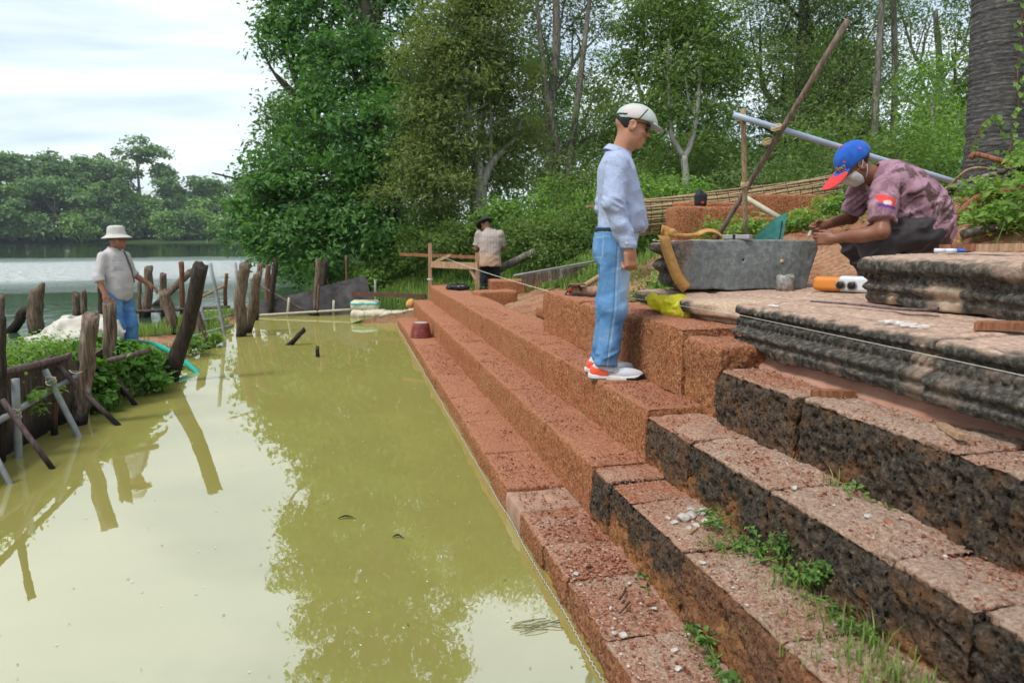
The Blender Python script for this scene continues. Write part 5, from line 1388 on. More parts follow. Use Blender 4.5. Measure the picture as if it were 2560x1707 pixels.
# red clay pot on the lowest step
pt = empty('bucket', (1.045, 10.35, .138), 0, 'dull red bucket turned upside down on the lowest step', 'bucket')
V, F = lathe([(.001, .0), (.150, .0), (.158, .012), (.155, .04), (.135, .15), (.118, .205), (.110, .215), (.001, .218)], 30)
POTM = NT('red_bucket'); _c = POTM.ramp(POTM.noise(14, 5, .7, POTM.pos(obj=True)), (.35, (.10, .018, .015)), (.6, (.22, .045, .035)), (.8, (.33, .16, .12))); POTM = POTM.fin(_c, .5, None, .35)
mesh('body', V, F, POTM, pt)
V, F = lathe([(.160, .002), (.167, .008), (.165, .02), (.157, .024)], 30); mesh('rim', V, F, POTM, pt)
V, F = lathe([(.001, .2195), (.095, .2195), (.10, .217)], 24); mesh('base', V, F, simple('bucket_base', (.40, .36, .32), .7), pt)
# black bag on the far end of the third step
def f_bb(P):
    d = smin(ell(P, (0, 0, .04), (.20, .10, .055)), ell(P, (.14, .02, .05), (.12, .08, .05)), .04)
    return (d - .02 * (1 - np.abs(fbm(P * 9, 2, 4)) * 1.6)) * .7
bb = empty('black_bag', (1.83, 12.0, .705), R(-50), 'crumpled black plastic bag on the far end of the top step', 'bag')
sdf('bag_film', f_bb, (-.28, -.18, -.03), (.34, .18, .15), .012, simple('black_film', (.012, .012, .014), .3), bb)
# timber frame round the far corner
fr = empty('timber_trestle', (0, 0, 0), 0, 'rough timber setting-out trestle beside the man in the checked shirt', 'trestle')
for nm, a, b, w, t_ in (('post', (1.53, 13.35, .3), (1.55, 13.35, 1.49), .075, .06), ('post', (2.30, 12.55, .3), (2.31, 12.55, 1.33), .075, .06), ('cross_beam', (1.56, 13.30, 1.10), (2.31, 12.50, 1.09), .03, .12),
                        ('top_rail', (1.06, 14.3, 1.27), (2.38, 12.78, 1.24), .045, .06), ('brace', (1.63, 13.30, 1.14), (1.90, 13.05, 1.28), .05, .05), ('brace', (2.18, 12.70, 1.08), (2.29, 12.58, .85), .05, .05), ('stake', (1.60, 13.20, .5), (1.60, 13.20, 1.05), .05, .04)):
    V, F = plank(a, b, w, t_, 8, .003); mesh(nm, V, F, TIMBER if nm != 'top_rail' else TIMBERR, fr, False)
V, F = lathe([(.055, -.012), (.055, .012)], 10); mesh('tape_band', V + (1.54, 13.35, .82), F, WHT, fr)
rail('string_line', 'pale builders string running from the timber frame down to the tools', 'string', (1.75, 13.1, 1.24), (2.28, 6.9, .98), .004, simple('string2', (.60, .58, .45), .8), 5, .03)
# rail beams, poles and logs on the bank
V, F = plank((2.75, 10.95, .92), (4.3, 11.3, 1.12), .10, .16, 10, .01); tag(mesh('lying_beam', V, F, POSTL, None, False), 'long grey beam lying in the grass behind the red laterite course', 'beam')
rail('lying_pipe', 'thin metal pipe lying on top of the long grey beam', 'pipe', (2.6, 10.9, 1.0), (4.35, 11.3, 1.24), .018, PVC)
for lab, a, b, r in (('pale wooden pole, upper of two propped on the soil behind the jeans', (2.10, 7.2, .86), (2.72, 6.7, 1.34), .03), ('dark wooden pole, lower of two propped on the soil behind the jeans', (2.2, 7.15, .82), (2.85, 6.8, 1.28), .024)):
    rail('lying_pole', lab, 'pole', a, b, r, POLEP if 'dark' in lab else BAMB, group='poles propped on the soil')
V, F = tube(curve([(2.9, 13.6, .98), (3.2, 13.5, 1.12), (3.6, 13.3, 1.34)], 8), np.linspace(.085, .065, 17), 12, jit=.15); tag(mesh('fallen_log', V, F, BARK), 'grey fallen log in the grass right of the man in the checked shirt', 'log')
# power tool on the red course
tl = empty('angle_grinder', (2.06, 5.95, 1.082), R(-20), 'dusty orange and black angle grinder lying on the red laterite course', 'tool')
DUSTY = simple('dusty_tool', (.30, .19, .13), .8, .4, 18, .004, 50)
sdf('body', lambda P: smin(cone(P, (-.10, 0, .045), (.09, 0, .045), .042, .036), cone(P, (.09, 0, .045), (.15, 0, .05), .04, .045), .02), (-.17, -.08, -.02), (.23, .08, .13), .009, DUSTY, tl)
V, F = lathe([(.001, .0), (.075, .0), (.078, .006), (.075, .012), (.001, .012)], 24); mesh('disc', V + (-.06, -.02, .10), F, TIMBERR, tl)
V, F = tube(curve([(-.13, 0, .05), (-.16, -.06, .02), (-.10, -.10, .01), (.0, -.09, .01), (.06, -.12, .01), (.14, -.08, .01)], 6), .007, 6); mesh('cable', V, F, BLK, tl)
V, F = tube(curve([(-.12, -.03, .03), (-.13, -.05, .09), (-.05, -.05, .10), (-.02, -.04, .05)], 6), .008, 6); mesh('handle', V, F, BLK, tl)
bevelled('switch', [box(-.12, -.05, .06, .03, .02, .03)], simple('red_switch', (.5, .02, .02), .4), tl, .004)
tl2 = empty('drill', (2.30, 5.98, 1.082), R(10), 'grey and orange drill body half hidden behind the jeans', 'tool')
sdf('body', lambda P: smin(cone(P, (-.09, 0, .04), (.10, 0, .04), .036, .045), cone(P, (.06, 0, .04), (.12, -.03, .04), .04, .036), .02), (-.16, -.1, -.02), (.2, .08, .12), .009, simple('grey_tool', (.32, .24, .18), .7, .3), tl2)
V, F = join([lathe([(.037, -.01), (.043, .0), (.037, .01)], 14)]); mesh('vent_ring', V @ rotm(('Y', 90)).T + (-.02, 0, .04), F, BLK, tl2)
# ================================================================ poles, mat and gear above the stones
rail('leaning_pole', 'long dark wooden pole leaning right above the crouching man', 'pole', (3.33, 6.08, 1.44), (3.76, 4.87, 3.23), .023, POLEB, 12)
rail('cross_pipe', 'pale blue-grey pipe slanting down to the right behind the crouching man', 'pipe', (3.17, 5.44, 2.605), (5.35, 5.12, 2.02), .025, PVCB, 14)
rail('prop_pole', 'pale bamboo prop holding up the left end of the pale blue-grey pipe', 'pole', (3.47, 5.66, 1.60), (3.26, 5.45, 2.66), .022, BAMB, 10)
for lab, c, r in (('rope lashing where the dark pole crosses the blue-grey pipe', (3.52, 5.36, 2.505), .042), ('rope lashing on the dark pole just under the crossing', (3.49, 5.44, 2.40), .036), ('rope lashing at the left end of the blue-grey pipe', (3.24, 5.45, 2.59), .04), ('reddish rope knot halfway down the bamboo prop', (3.38, 5.57, 2.06), .03)):
    p = np.array([(c[0] + r * math.cos(q), c[1] + r * .7 * math.sin(q), c[2] + r * .8 * math.sin(q + .8) * .6 + .012 * math.sin(q * 1.7)) for q in np.linspace(0, 26, 90)])
    V, F = tube(p, .0075, 5); tag(mesh('rope_lashing', V, F, simple('rope', (.44, .33, .18), .9)), lab, 'rope', 'rope lashings')
rail('short_pipe', 'short cream pipe slanting on the soil behind the leaning pole', 'pipe', (3.62, 5.95, 1.97), (3.80, 5.62, 1.76), .024, PVCW)
# bamboo screen: every slat a part, tied with black mesh
mat_ = empty('bamboo_screen', (0, 0, 0), 0, 'low bamboo slat screen with black wire grid, sagging across the clearing', 'screen')
_A = np.array([3.02, 8.12, 2.03]); _B = np.array([5.42, 7.0, 2.31])
WIRE = simple('black_wire', (.02, .02, .02), .6)
ns = 20
for k in range(ns):
    f = k / (ns - 1)
    hA, hB = .45 * f, .34 * f
    fold = .10 * math.sin(f * 3.1)
    pts = []
    for q in np.linspace(0, 1, 9):
        p = _A + (_B - _A) * q; hh = hA + (hB - hA) * q
        sag = .05 * math.sin(q * 3.14) * (1 - .5 * f) + .012 * math.sin(q * 9 + k * 1.7)
        pts.append(p + np.array([-.18 * fold, -fold, -hh - sag + .10 * (1 - q) * (q < .12)]))
    V, F = tube(np.array(pts), .017 + .003 * ((k * 7) % 3), 6, jit=.1, seed=k, squash=.6)
    mesh('slat', V, F, BAMB, mat_)
for k in range(21):
    q = (k + .5) / 21
    pts = []
    for f in np.linspace(0, 1, 7):
        p = _A + (_B - _A) * q; hh = (.45 + (.34 - .45) * q) * f; fold = .10 * math.sin(f * 3.1)
        pts.append(p + np.array([-.18 * fold - .006, -fold - .018, -hh - .05 * math.sin(q * 3.14) * (1 - .5 * f)]))
    V, F = tube(np.array(pts), .0045, 5); mesh('wire', V, F, WIRE, mat_)
V, F = plank((2.9, 8.3, 1.98), (3.9, 8.2, 2.06), .12, .03, 8, .006); mesh('end_board', V, F, TIMBER, mat_, False)
# red laterite blocks stacked by the screen
for k, (x, y, sx, sy, z, sz, rz, lab) in enumerate([
        (3.82, 6.95, .86, .36, 1.66, .30, -10, 'long red laterite block lying in front of the bamboo screen'),
        (4.02, 7.30, .80, .30, 1.70, .33, -12, 'red laterite block behind the long one before the bamboo screen'),
        (4.72, 6.98, .85, .36, 1.80, .30, -15, 'red laterite block at the right under the bamboo screen'),
        (4.35, 6.55, .6, .26, 1.74, .10, -5, 'low broken laterite block on the soil before the stacked ones')]):
    o = laterite(x - sx / 2, x + sx / 2, y - sy / 2, y + sy / 2, z - .25, z + sz - .04, .03, 400 + k, .25, 0, 0, .15, rz=rz)
    tag(o, lab, 'stone block', 'laterite blocks by the bamboo screen')
bp = empty('black_pouch', (3.72, 6.98, 1.925), R(-20), 'small black pouch with a red badge sitting on a laterite block', 'bag')
sdf('pouch', lambda P: smin(rbox(P, (0, 0, .075), (.065, .045, .075), .035), ell(P, (-.01, 0, .16), (.03, .03, .025)), .03), (-.12, -.09, -.02), (.12, .09, .22), .009, simple('black_nylon', (.012, .014, .018), .6, .3), bp)
bevelled('badge', [box(.015, -.046, .045, .03, .006, .022)], simple('red_badge', (.45, .02, .02), .5), bp, .002)
# teal shade net corner
V = []; nu, nv = 12, 7
for i in range(nu):
    for j in range(nv):
        u_, v_ = i / (nu - 1), j / (nv - 1)
        V.append((3.02 + .62 * u_ + .03 * v_, 5.35 + .12 * v_ - .03 * math.sin(u_ * 7), 1.44 + .36 * u_ ** 1.3 * (1 - v_) + .02 * math.sin(u_ * 9 + v_ * 4)))
V = np.array(V); i = np.arange(nu * nv).reshape(nu, nv)
F = np.stack([i[:-1, :-1], i[1:, :-1], i[1:, 1:], i[:-1, 1:]], -1).reshape(-1, 4)
V2 = V + np.array([.004, -.006, .002]); F = np.concatenate([F, F[:, ::-1] + len(V)])
tag(mesh('shade_net', np.concatenate([V, V2]), F, simple('teal_net', (.10, .48, .45), .6, .2, 25)), 'teal plastic net corner sticking up from the soil behind the grey block', 'net')
V, F = tube(curve([(3.63, 5.36, 1.80), (3.60, 5.34, 1.62), (3.52, 5.30, 1.45)], 5), .006, 5); tag(mesh('net_cord', V, F, POSTD), 'dark cord edging the right side of the teal net', 'cord')
# sugar palm
pm = empty('palm', (5.72, 5.28, 2.0), 0, 'stout black ringed palm trunk at the right edge', 'palm')
PALMB = NT('palm_bark')
_v = PALMB.pos(obj=True)
_r = PALMB.wave(7.5, PALMB.pos((.12, .12, 1), obj=True), 6.0, 'Z', 4)
_c = PALMB.ramp(PALMB.noise(16, 5, .7, PALMB.pos((1, 1, 5), obj=True)), (.3, (.025, .023, .023)), (.5, (.075, .070, .068)), (.66, (.17, .16, .15)), (.8, (.28, .26, .24)))
_c = PALMB.mix(PALMB.ramp(PALMB.noise(3, 3, .6, _v), (.68, 0.), (.72, .9)), _c, (.30, .17, .11))
PALMB = PALMB.fin(_c, .9, PALMB.bump(_r, .4, .008), .2)
_z = np.arange(-.3, 7.5, .03)
pts = np.stack([-.055 * _z - .02, .01 * _z, _z], -1)
rad = np.interp(_z, [-.3, .1, .5, 2, 7.5], [.30, .245, .228, .215, .19]) + .002 * np.abs(np.sin(_z * 46 + 3 * np.sin(_z * 3.1))) + .006 * vnoise(np.stack([_z * 20, _z * 0, _z * 0], -1), 3)
V, F = tube(pts, rad, 28, jit=.03, seed=4); mesh('trunk', V, F, PALMB, pm)
_fr = []
rs = np.random.RandomState(7)
for k in range(26):
    a = rs.rand() * 6.28; el = rs.uniform(-.5, 1.2); Lp = rs.uniform(.8, 1.2)
    d = np.array([math.cos(a) * math.cos(el), math.sin(a) * math.cos(el), math.sin(el)]); c = np.array([-.45, .07, 7.5]) + d * Lp
    s = np.cross(d, [0, 0, 1.]); s /= np.linalg.norm(s); u = np.cross(s, d)
    for q in np.linspace(-1.5, 1.5, 22):
        dd = d * math.cos(q) + s * math.sin(q); e = c + dd * .75 + np.array([0, 0, -.1 * abs(q)])
        w = np.cross(dd, u) * .03
        _fr.append(np.array([c - w * .2, c + w * .2, e * .6 + c * .4 + w, e, e * .6 + c * .4 - w]))
V = np.concatenate([np.concatenate([f[[0, 4, 3, 2]]]) for f in _fr]); F = np.arange(len(V)).reshape(-1, 4)
mesh('crown', V, F, L_MID, pm, False, {'tint': rs.rand(len(F))})
V, F = tube(np.array([(-.45, .07, 7.4), (-.45, .07, 7.7)]), .3, 12); mesh('heart', V, F, BARKD, pm)

# ================================================================ people
def head_sdf(P, nose=1.0):
    """head in its own frame: x forward, z up, origin between the ears"""
    Q = P.copy(); Q[:, 1] = np.abs(Q[:, 1])
    d = ell(P, (-.012, 0, .030), (.096, .076, .088))
    d = smin(d, ell(P, (.028, 0, -.030), (.064, .060, .085)), .03)
    d = smin(d, ell(P, (.048, 0, -.092), (.040, .040, .028)), .03)
    d = smin(d, ell(Q, (.02, .050, -.055), (.045, .022, .045)), .025)          # jaw corner
    d = smin(d, ell(Q, (.062, .040, -.028), (.024, .020, .018)), .02)          # cheekbone
    d = smin(d, ell(P, (.072, 0, .030), (.022, .052, .012)), .018)             # brow
    d = ssub(d, ell(Q, (.096, .033, .004), (.018, .020, .013)), .012)          # eye socket
    d = smin(d, ell(Q, (.078, .032, .003), (.013, .015, .012)), .006)          # eyeball under lid
    d = smin(d, cone(P, (.086, 0, .006), (.110 * nose, 0, -.034), .008, .013), .012)
    d = smin(d, ell(Q, (.098, .012, -.036), (.012, .010, .009)), .006)
    d = smin(d, ell(P, (.090, 0, -.062), (.014, .024, .008)), .006)
    d = smin(d, ell(P, (.088, 0, -.076), (.013, .021, .008)), .006)
    d = ssub(d, ell(P, (.106, 0, -.069), (.016, .024, .0022)), .003)
    ear = ell(Q, (-.006, .080, -.004), (.027, .011, .036), rotm(('Z', 18)))
    ear = ssub(ear, ell(Q, (-.002, .092, .002), (.014, .009, .020)), .006)
    d = smin(d, ear, .006)
    return d

def hand_sdf(P, o, M, curls, side=1, thumb=(35, 25), spread=0.0, s=1.0):
    """o wrist, M columns: x to fingertips, y to thumb side, z out of the back of the hand"""
    q = (P - np.asarray(o)) @ M / s
    q[:, 1] *= 1
    d = rbox(q, (.048, 0, 0), (.046, .040, .016), .014)
    d = smin(d, cone(q, (-.03, 0, 0), (.02, 0, 0), .024, .026), .02)
    for k, (y, L) in enumerate(((.031, .92), (.0105, 1.0), (-.0105, .95), (-.031, .76))):
        a = np.array([.088 - .004 * abs(k - 1), y, .002]); ang = 0
        r = (.0098, .0090, .0078, .0066)
        cu = curls[k] if np.ndim(curls[0]) else curls
        for j, ln in enumerate((.043, .027, .021)):
            ang += cu[j]
            b = a + L * ln * np.array([math.cos(R(ang)), spread * (1.5 - k) * .3, -math.sin(R(ang))])
            d = smin(d, cone(q, a, b, r[j], r[j + 1]), .004)
            a = b
    a = np.array([.022, .034, -.006]); t1, t2 = thumb
    b = a + .040 * np.array([math.cos(R(t1)), math.sin(R(t1)) * .8, -.45]); c = b + .028 * np.array([math.cos(R(t2)), math.sin(R(t2)) * .3, -.55])
    d = smin(d, cone(q, (.015, .018, -.006), a, .020, .014), .012)
    d = smin(d, smin(cone(q, a, b, .0125, .0105), cone(q, b, c, .0105, .0085), .004), .008)
    return d * s

def wrinkle(P, seed, amp, sc=(9, 9, 16), ridged=True):
    n = fbm(P * np.asarray(sc), 2, seed) + .5 * vnoise(P * np.asarray(sc) * [.5, .5, .4] + 5, seed + 3)
    if ridged: n = 1 - np.abs(n) * 1.6
    return amp * n

SKIN1 = m_skin('skin_tan', (.42, .20, .115))
SKIN2 = m_skin('skin_brown', (.22, .088, .05))
SKIN3 = m_skin('skin_warm', (.33, .14, .08))
HAIR = simple('black_hair', (.012, .011, .011), .55, .3, 80, .003, 160)
LENS = simple('dark_lens', (.008, .008, .010), .08, .1, spec=.6)

def bounds(pts, m):
    p = np.array(pts); return p.min(0) - m, p.max(0) + m

def body_mesh(parent, mat, fs):
    """fs: list of (sdf, lo, hi, h); one mesh"""
    V, F = join([surfnet(f, lo, hi, h) for f, lo, hi, h in fs])
    return mesh('body', V, F, mat, parent)

# ---------------------------------------------------------------- man in the blue shirt, standing on the third step
def standing_man():
    t = empty('person', (1.66, 4.25, .703), R(-15), 'man in flat cap, sunglasses, pale blue shirt and jeans standing on the steps', 'person')
    HC = np.array([.105, 0, 1.582]); HM = rotm(('Y', 11))
    def head(P): return head_sdf((P - HC) @ HM)
    def upper(P):
        d = head(P)
        d = smin(d, cone(P, (.020, 0, 1.36), (.075, 0, 1.53), .066, .058), .03)
        return smin(d, cone(P, (.08, 0, 1.49), (.125, 0, 1.49), .05, .04), .03)
    wr = np.array([.075, -.252, .815]); HMr = np.stack([[.16, -.02, -.987], [.93, .33, .15], [0, 0, 0]], 1); 
    x = np.array([.14, .02, -.99]); x /= np.linalg.norm(x); y = np.array([.9, .45, .13]); y -= x * (x @ y); y /= np.linalg.norm(y); z = np.cross(x, y)
    HMr = np.stack([x, y, z], 1)
    wl = np.array([.06, .252, .815]); yl = np.array([.9, -.45, .13]); yl -= x * (x @ yl); yl /= np.linalg.norm(yl); HMl = np.stack([x, yl, np.cross(x, yl)], 1)
    fist = [(48, 62, 40), (55, 66, 42), (60, 68, 42), (64, 70, 42)]
    def rh(P): return smin(hand_sdf(P, wr, HMr, fist, thumb=(20, 5), s=1.02), cone(P, (.03, -.255, .93), wr, .036, .027), .02)
    zl = -np.cross(x, yl)
    HMl = np.stack([x, yl, zl], 1)
    def lh(P): return smin(hand_sdf(P, wl, HMl, fist, thumb=(20, 5), s=1.02), cone(P, (.03, .255, .93), wl, .036, .027), .02)
    def core(P):
        d = loftz(P, [.75, .95, 1.2, 1.36, 1.42], [.02, .03, .02, .015, .02], [.10, .11, .10, .08, .05], [.13, .14, .15, .14, .06])
        for s in (-1, 1):
            d = smin(d, cone(P, (.012, s * .09, .8), (.002, s * .1, .45), .075, .055), .03)
            d = smin(d, cone(P, (.002, s * .1, .45), (-.045, s * .105, .06), .05, .035), .03)
            d = smin(d, cone(P, (-.004, s * .172, 1.33), (-.03, s * .246, 1.1), .05, .04), .03)
            d = smin(d, cone(P, (-.03, s * .246, 1.1), (.03, s * .255, .93), .04, .034), .03)
        return d
    body_mesh(t, SKIN1, [(upper, (-.07, -.12, 1.36), (.25, .12, 1.73), .0048), (rh, wr - [.09, .07, .15], wr + [.12, .08, .13], .0042), (lh, wl - [.09, .08, .15], wl + [.12, .07, .13], .006), (core, (-.2, -.36, .03), (.25, .36, 1.46), .02)])
    # hair below the cap
    def hair(P):
        q = (P - HC) @ HM
        d = ell(q, (-.012, 0, .030), (.101, .081, .093))
        low = -.035 - .9 * (q[:, 0] + .02)
        return np.maximum(np.maximum(d, low * .7 - q[:, 2] * .7 - .012), np.maximum(q[:, 0] - .012, q[:, 2] - .07)) + .0015 * fbm(P * 160, 1, 5)
    sdf('hair', hair, (-.04, -.11, 1.48), (.18, .11, 1.72), .005, HAIR, t)
    # flat cap
    CAPM = NT('cap_cloth')
    _v = CAPM.pos(obj=True)
    _c = CAPM.mix(CAPM.attr('panel'), (.44, .49, .46), (.56, .51, .50))
    _c = CAPM.mix(CAPM.attr('trim'), _c, (.03, .035, .035))
    CAPM = CAPM.fin(_c, .85, CAPM.bump(CAPM.noise(300, 2, .5, _v), .3, .002), .2)
    CM = rotm(('Y', 11)); CC = HC + np.array([0.0, 0, .0])
    def cap(P):
        q = (P - CC) @ CM
        d = ell(q, (.012, 0, .050), (.122, .094, .088))
        d = smin(d, ell(q, (.075, 0, .045), (.085, .080, .040), rotm(('Y', 24))), .05)
        br = ell(q, (.138, 0, .022), (.066, .078, .010), rotm(('Y', 20)))
        br = np.maximum(br, .07 - q[:, 0])
        d = np.maximum(d, (.034 + .08 * np.clip(q[:, 0] - .02, 0, .2) * 0 - q[:, 2]) - .12 * np.clip(-q[:, 0] - .04, 0, 1))
        d = smin(d, br, .006)
        inner = ell(q, (-.008, 0, .028), (.097, .077, .09))
        return d + .0012 * fbm(P * 30, 2, 3)
    def capat(V):
        q = (V - CC) @ CM
        s = np.hypot((q[:, 0] + .015) / .062, (q[:, 2] - .078) / .042)
        ln = np.abs((q[:, 0] - .052) - .62 * (q[:, 2] - .078))
        side = np.abs(q[:, 1]) > .045
        strap = (np.abs(q[:, 2] - .052) < .006) & (q[:, 0] < -.05)
        edge = (q[:, 0] > .1) & (np.abs(q[:, 2] - (.028 - .36 * (q[:, 0] - .138))) < .0018)
        return {'panel': sstep(1.0, .9, s) * side * (q[:, 0] < .05 + .6 * (q[:, 2] - .078)), 'trim': np.clip((sstep(.006, .0035, ln) * side * (q[:, 2] < .105) * (q[:, 2] > .03)) + strap + .5 * edge, 0, 1)}
    sdf('flat_cap', cap, CC - [.17, .13, .08], CC + [.26, .13, .19], .0038, CAPM, t, capat)
    # sunglasses
    g = []
    def L2(p): return np.asarray(p) @ HM.T + HC
    for s in (-1, 1):
        g.append(tube(L2(np.array([(.094, s * .058, .014), (.07, s * .074, .016), (.02, s * .082, .017), (-.02, s * .083, .012), (-.035, s * .080, -.01)])), [.0035, .0032, .0028, .0026, .002], 6))
    g.append(tube(L2(curve([(.094, -.058, .016), (.106, -.03, .018), (.110, 0, .014), (.106, .03, .018), (.094, .058, .016)], 5)), .0034, 6))
    V, F = join(g); sg = mesh('sunglasses', V, F, BLK, t)
    for s in (-1, 1):
        V, F = surfnet(lambda P: ell((P - HC) @ HM, (.096, s * .034, -.002), (.010, .027, .021), rotm(('Z', s * 14))), HC + np.array([.03, s * .034 - .05, -.08]), HC + np.array([.15, s * .034 + .05, .06]), .004)
        mesh('lens', V, F, LENS, sg)
    # shirt
    SH = NT('blue_linen')
    _v = SH.pos(obj=True)
    _s1 = SH.noise(70, 2, .5, SH.pos((1, 1, 16), obj=True)); _s2 = SH.noise(70, 2, .5, SH.pos((16, 16, 1), obj=True))
    _k = SH.ramp(SH.math('MULTIPLY', SH.math('ADD', _s1, _s2), .5), (.38, (.24, .295, .46)), (.52, (.36, .42, .59)), (.66, (.55, .60, .72)))
    SH = SH.fin(_k, .9, SH.bump(SH.noise(240, 2, .5, _v), .3, .0015, SH.bump(SH.noise(34, 3, .55, _v, 1.0), .55, .007)), .15, **{'Sheen Weight': .1})
    zs = [.925, .945, .975, 1.02, 1.08, 1.15, 1.24, 1.32, 1.38, 1.425]
    def shirt(P):
        d = loftz(P, zs, [.055, .062, .068, .066, .055, .042, .028, .016, .012, .018], [.126, .146, .152, .147, .141, .134, .126, .114, .094, .070], [.165, .182, .190, .192, .194, .198, .204, .196, .15, .082])
        for s in (-1, 1):
            a = cone(P, (-.004, s * .172, 1.335), (-.03, s * .246, 1.10), .074, .060)
            a = smin(a, cone(P, (-.03, s * .246, 1.10), (.066, s * .252, .855), .058, .046), .03)
            el = np.exp(-((P[:, 2] - 1.07) / .13) ** 2)
            a = a - (.0055 * el + .0015) * (1 - 2.2 * np.abs(vnoise(np.stack([P[:, 0] * 9, P[:, 1] * 9, (P[:, 2] + .5 * P[:, 0]) * 30], -1), 6))) - .005 * vnoise(P * [11, 11, 16], 9)
            a = np.maximum(a, (.862 + .0 * P[:, 0]) - P[:, 2])
            d = smin(d, a, .022)
        low = sstep(1.15, .96, P[:, 2])
        d = d - wrinkle(P, 12, .0075, (7, 7, 8)) * (.55 + low) - .005 * low * vnoise(P * [14, 14, 20], 4) - .004 * (1 - 2 * np.abs(vnoise(np.stack([P[:, 0] * 12 + P[:, 2] * 14, P[:, 1] * 10, P[:, 2] * 9 - P[:, 0] * 10], -1), 41)))
        d = ssub(d, cone(P, (.030, 0, 1.36), (.10, 0, 1.60), .062, .075), .01)
        # collar
        # cuffs
        for s in (-1, 1):
            d = smin(d, np.maximum(cone(P, (.052, s * .252, .90), (.072, s * .252, .835), .049, .047), np.abs(P[:, 2] - .865) - .032), .004)
        return d * .8
    o = sdf('shirt', shirt, (-.20, -.36, .82), (.28, .36, 1.50), .0075, SH, t)
    def collar(P):
        c = np.abs(cone(P, (.004, 0, 1.385), (.060, 0, 1.49), .100, .060)) - .0038
        zc = P[:, 2] - .42 * (.02 - P[:, 0])
        lowb = 1.408 - .035 * sstep(.05, .12, P[:, 0]) * sstep(.09, .03, np.abs(P[:, 1]))
        c = np.maximum(c, np.maximum(lowb - zc, zc - 1.452))
        return np.maximum(c, .012 - np.abs(P[:, 1]) - 10 * (P[:, 0] < .05)) * .8
    sdf('collar', collar, (-.14, -.13, 1.33), (.18, .13, 1.53), .0036, SH, o)
    V, F = join([lathe([(.0005, .0025), (.0048, .002), (.0055, 0)], 10)]); V = V @ rotm(('X', 90)).T + (.05, -.301, .862); mesh('button', V, F, WHT, o)
    # belt
    V, F = surfnet(lambda P: np.maximum(loftz(P, [.90, 1.0], [.028, .036], [.150, .150], [.172, .176]), np.abs(P[:, 2] - .945) - .017), (-.16, -.2, .9), (.22, .2, 1.0), .009)
    mesh('belt', V, F, BLK, t)
    # jeans
    JN = NT('denim')
    _v = JN.pos(obj=True)
    _c = JN.ramp(JN.noise(7, 4, .6, _v), (.3, (.060, .155, .34)), (.6, (.125, .27, .48)), (.8, (.25, .41, .60)))
    _c = JN.mix(JN.attr('fade'), _c, (.46, .60, .72))
    _c = JN.mix(JN.math('MULTIPLY', JN.attr('seam'), .55), _c, (.42, .55, .68))
    _c = JN.mix(JN.attr('groove'), _c, (.06, .13, .25))
    JN = JN.fin(_c, .9, JN.bump(JN.noise(320, 2, .5, JN.pos((1, 1, .3), obj=True)), .3, .0015, JN.bump(JN.noise(20, 3, .5, _v, .8), .5, .007)), .12)
    def jeans(P):
        d = loftz(P, [.74, .80, .86, .92, .965], [.008, .006, .014, .024, .030], [.120, .136, .141, .141, .140], [.160, .170, .174, .172, .168])
        for s in (-1, 1):
            k = np.array([.002, s * .098, .455])
            a = cone(P, (.012, s * .086, .80), k, .100, .077)
            a = smin(a, cone(P, k, (-.036, s * .105, .105), .076, .070), .05)
            kn = np.exp(-((P[:, 2] - .44) / .09) ** 2); hm = np.exp(-((P[:, 2] - .13) / .07) ** 2)
            a = a - (.007 * kn + .010 * hm + .002) * (1 - 2.1 * np.abs(vnoise(np.stack([P[:, 0] * 7, P[:, 1] * 7, (P[:, 2] + s * .45 * P[:, 0]) * 21], -1), 8))) - .006 * vnoise(P * [9, 9, 6], 15)
            a = np.maximum(a, .088 + .12 * np.clip(P[:, 0] + .03, 0, .2) * -.2 - P[:, 2])
            d = smin(d, a, .03)
        d = d - .004 * vnoise(P * [12, 12, 16], 18)
        return d * .85
    def jat(V):
        n = vnoise(V * 7, 3)
        r = V[:, 1] < 0
        fade = np.clip(sstep(-.01, .09, V[:, 0] + .02 * n) * sstep(.36, .55, V[:, 2]) * .75, 0, 1)
        sx = np.interp(V[:, 2], [.1, .45, .8, .95], [-.036, .004, .016, .03])
        seam = sstep(.0065, .003, np.abs(V[:, 0] - sx)) * (np.abs(V[:, 1]) > .135)
        groove = sstep(.006, .003, np.abs(V[:, 0] - sx + .011)) * (np.abs(V[:, 1]) > .135)
        # back pocket stitching and yoke
        pk = (np.abs(np.hypot(np.maximum(np.abs(V[:, 1] + .085) - .045, 0), np.maximum(np.abs(V[:, 2] - .835) - .05, 0)) - .012) < .004) & (V[:, 0] < -.07)
        yk = (np.abs(V[:, 2] - .922 + .1 * np.abs(V[:, 1])) < .004) & (V[:, 0] < -.03)
        fp = (np.abs(np.hypot((V[:, 0] - .08) / .9, V[:, 2] - .955) - .085) < .004) & (V[:, 0] > -.01)
        hem = np.abs(V[:, 2] - .108) < .004
        return {'fade': fade, 'seam': np.clip(seam * .8 + .7 * pk + .5 * yk + .6 * fp + .4 * hem, 0, 1), 'groove': np.clip(groove * .7, 0, 1)}
    sdf('jeans', jeans, (-.22, -.24, .06), (.24, .24, .985), .0072, JN, t, jat)
    # shoes
    UPR = simple('shoe_mesh', (.52, .53, .57), .7, .08, 60, .002, 200)
    SOL = simple('shoe_sole', (.62, .62, .60), .6, .06)
    ORH = simple('shoe_orange', (.78, .10, .045), .45, .05)
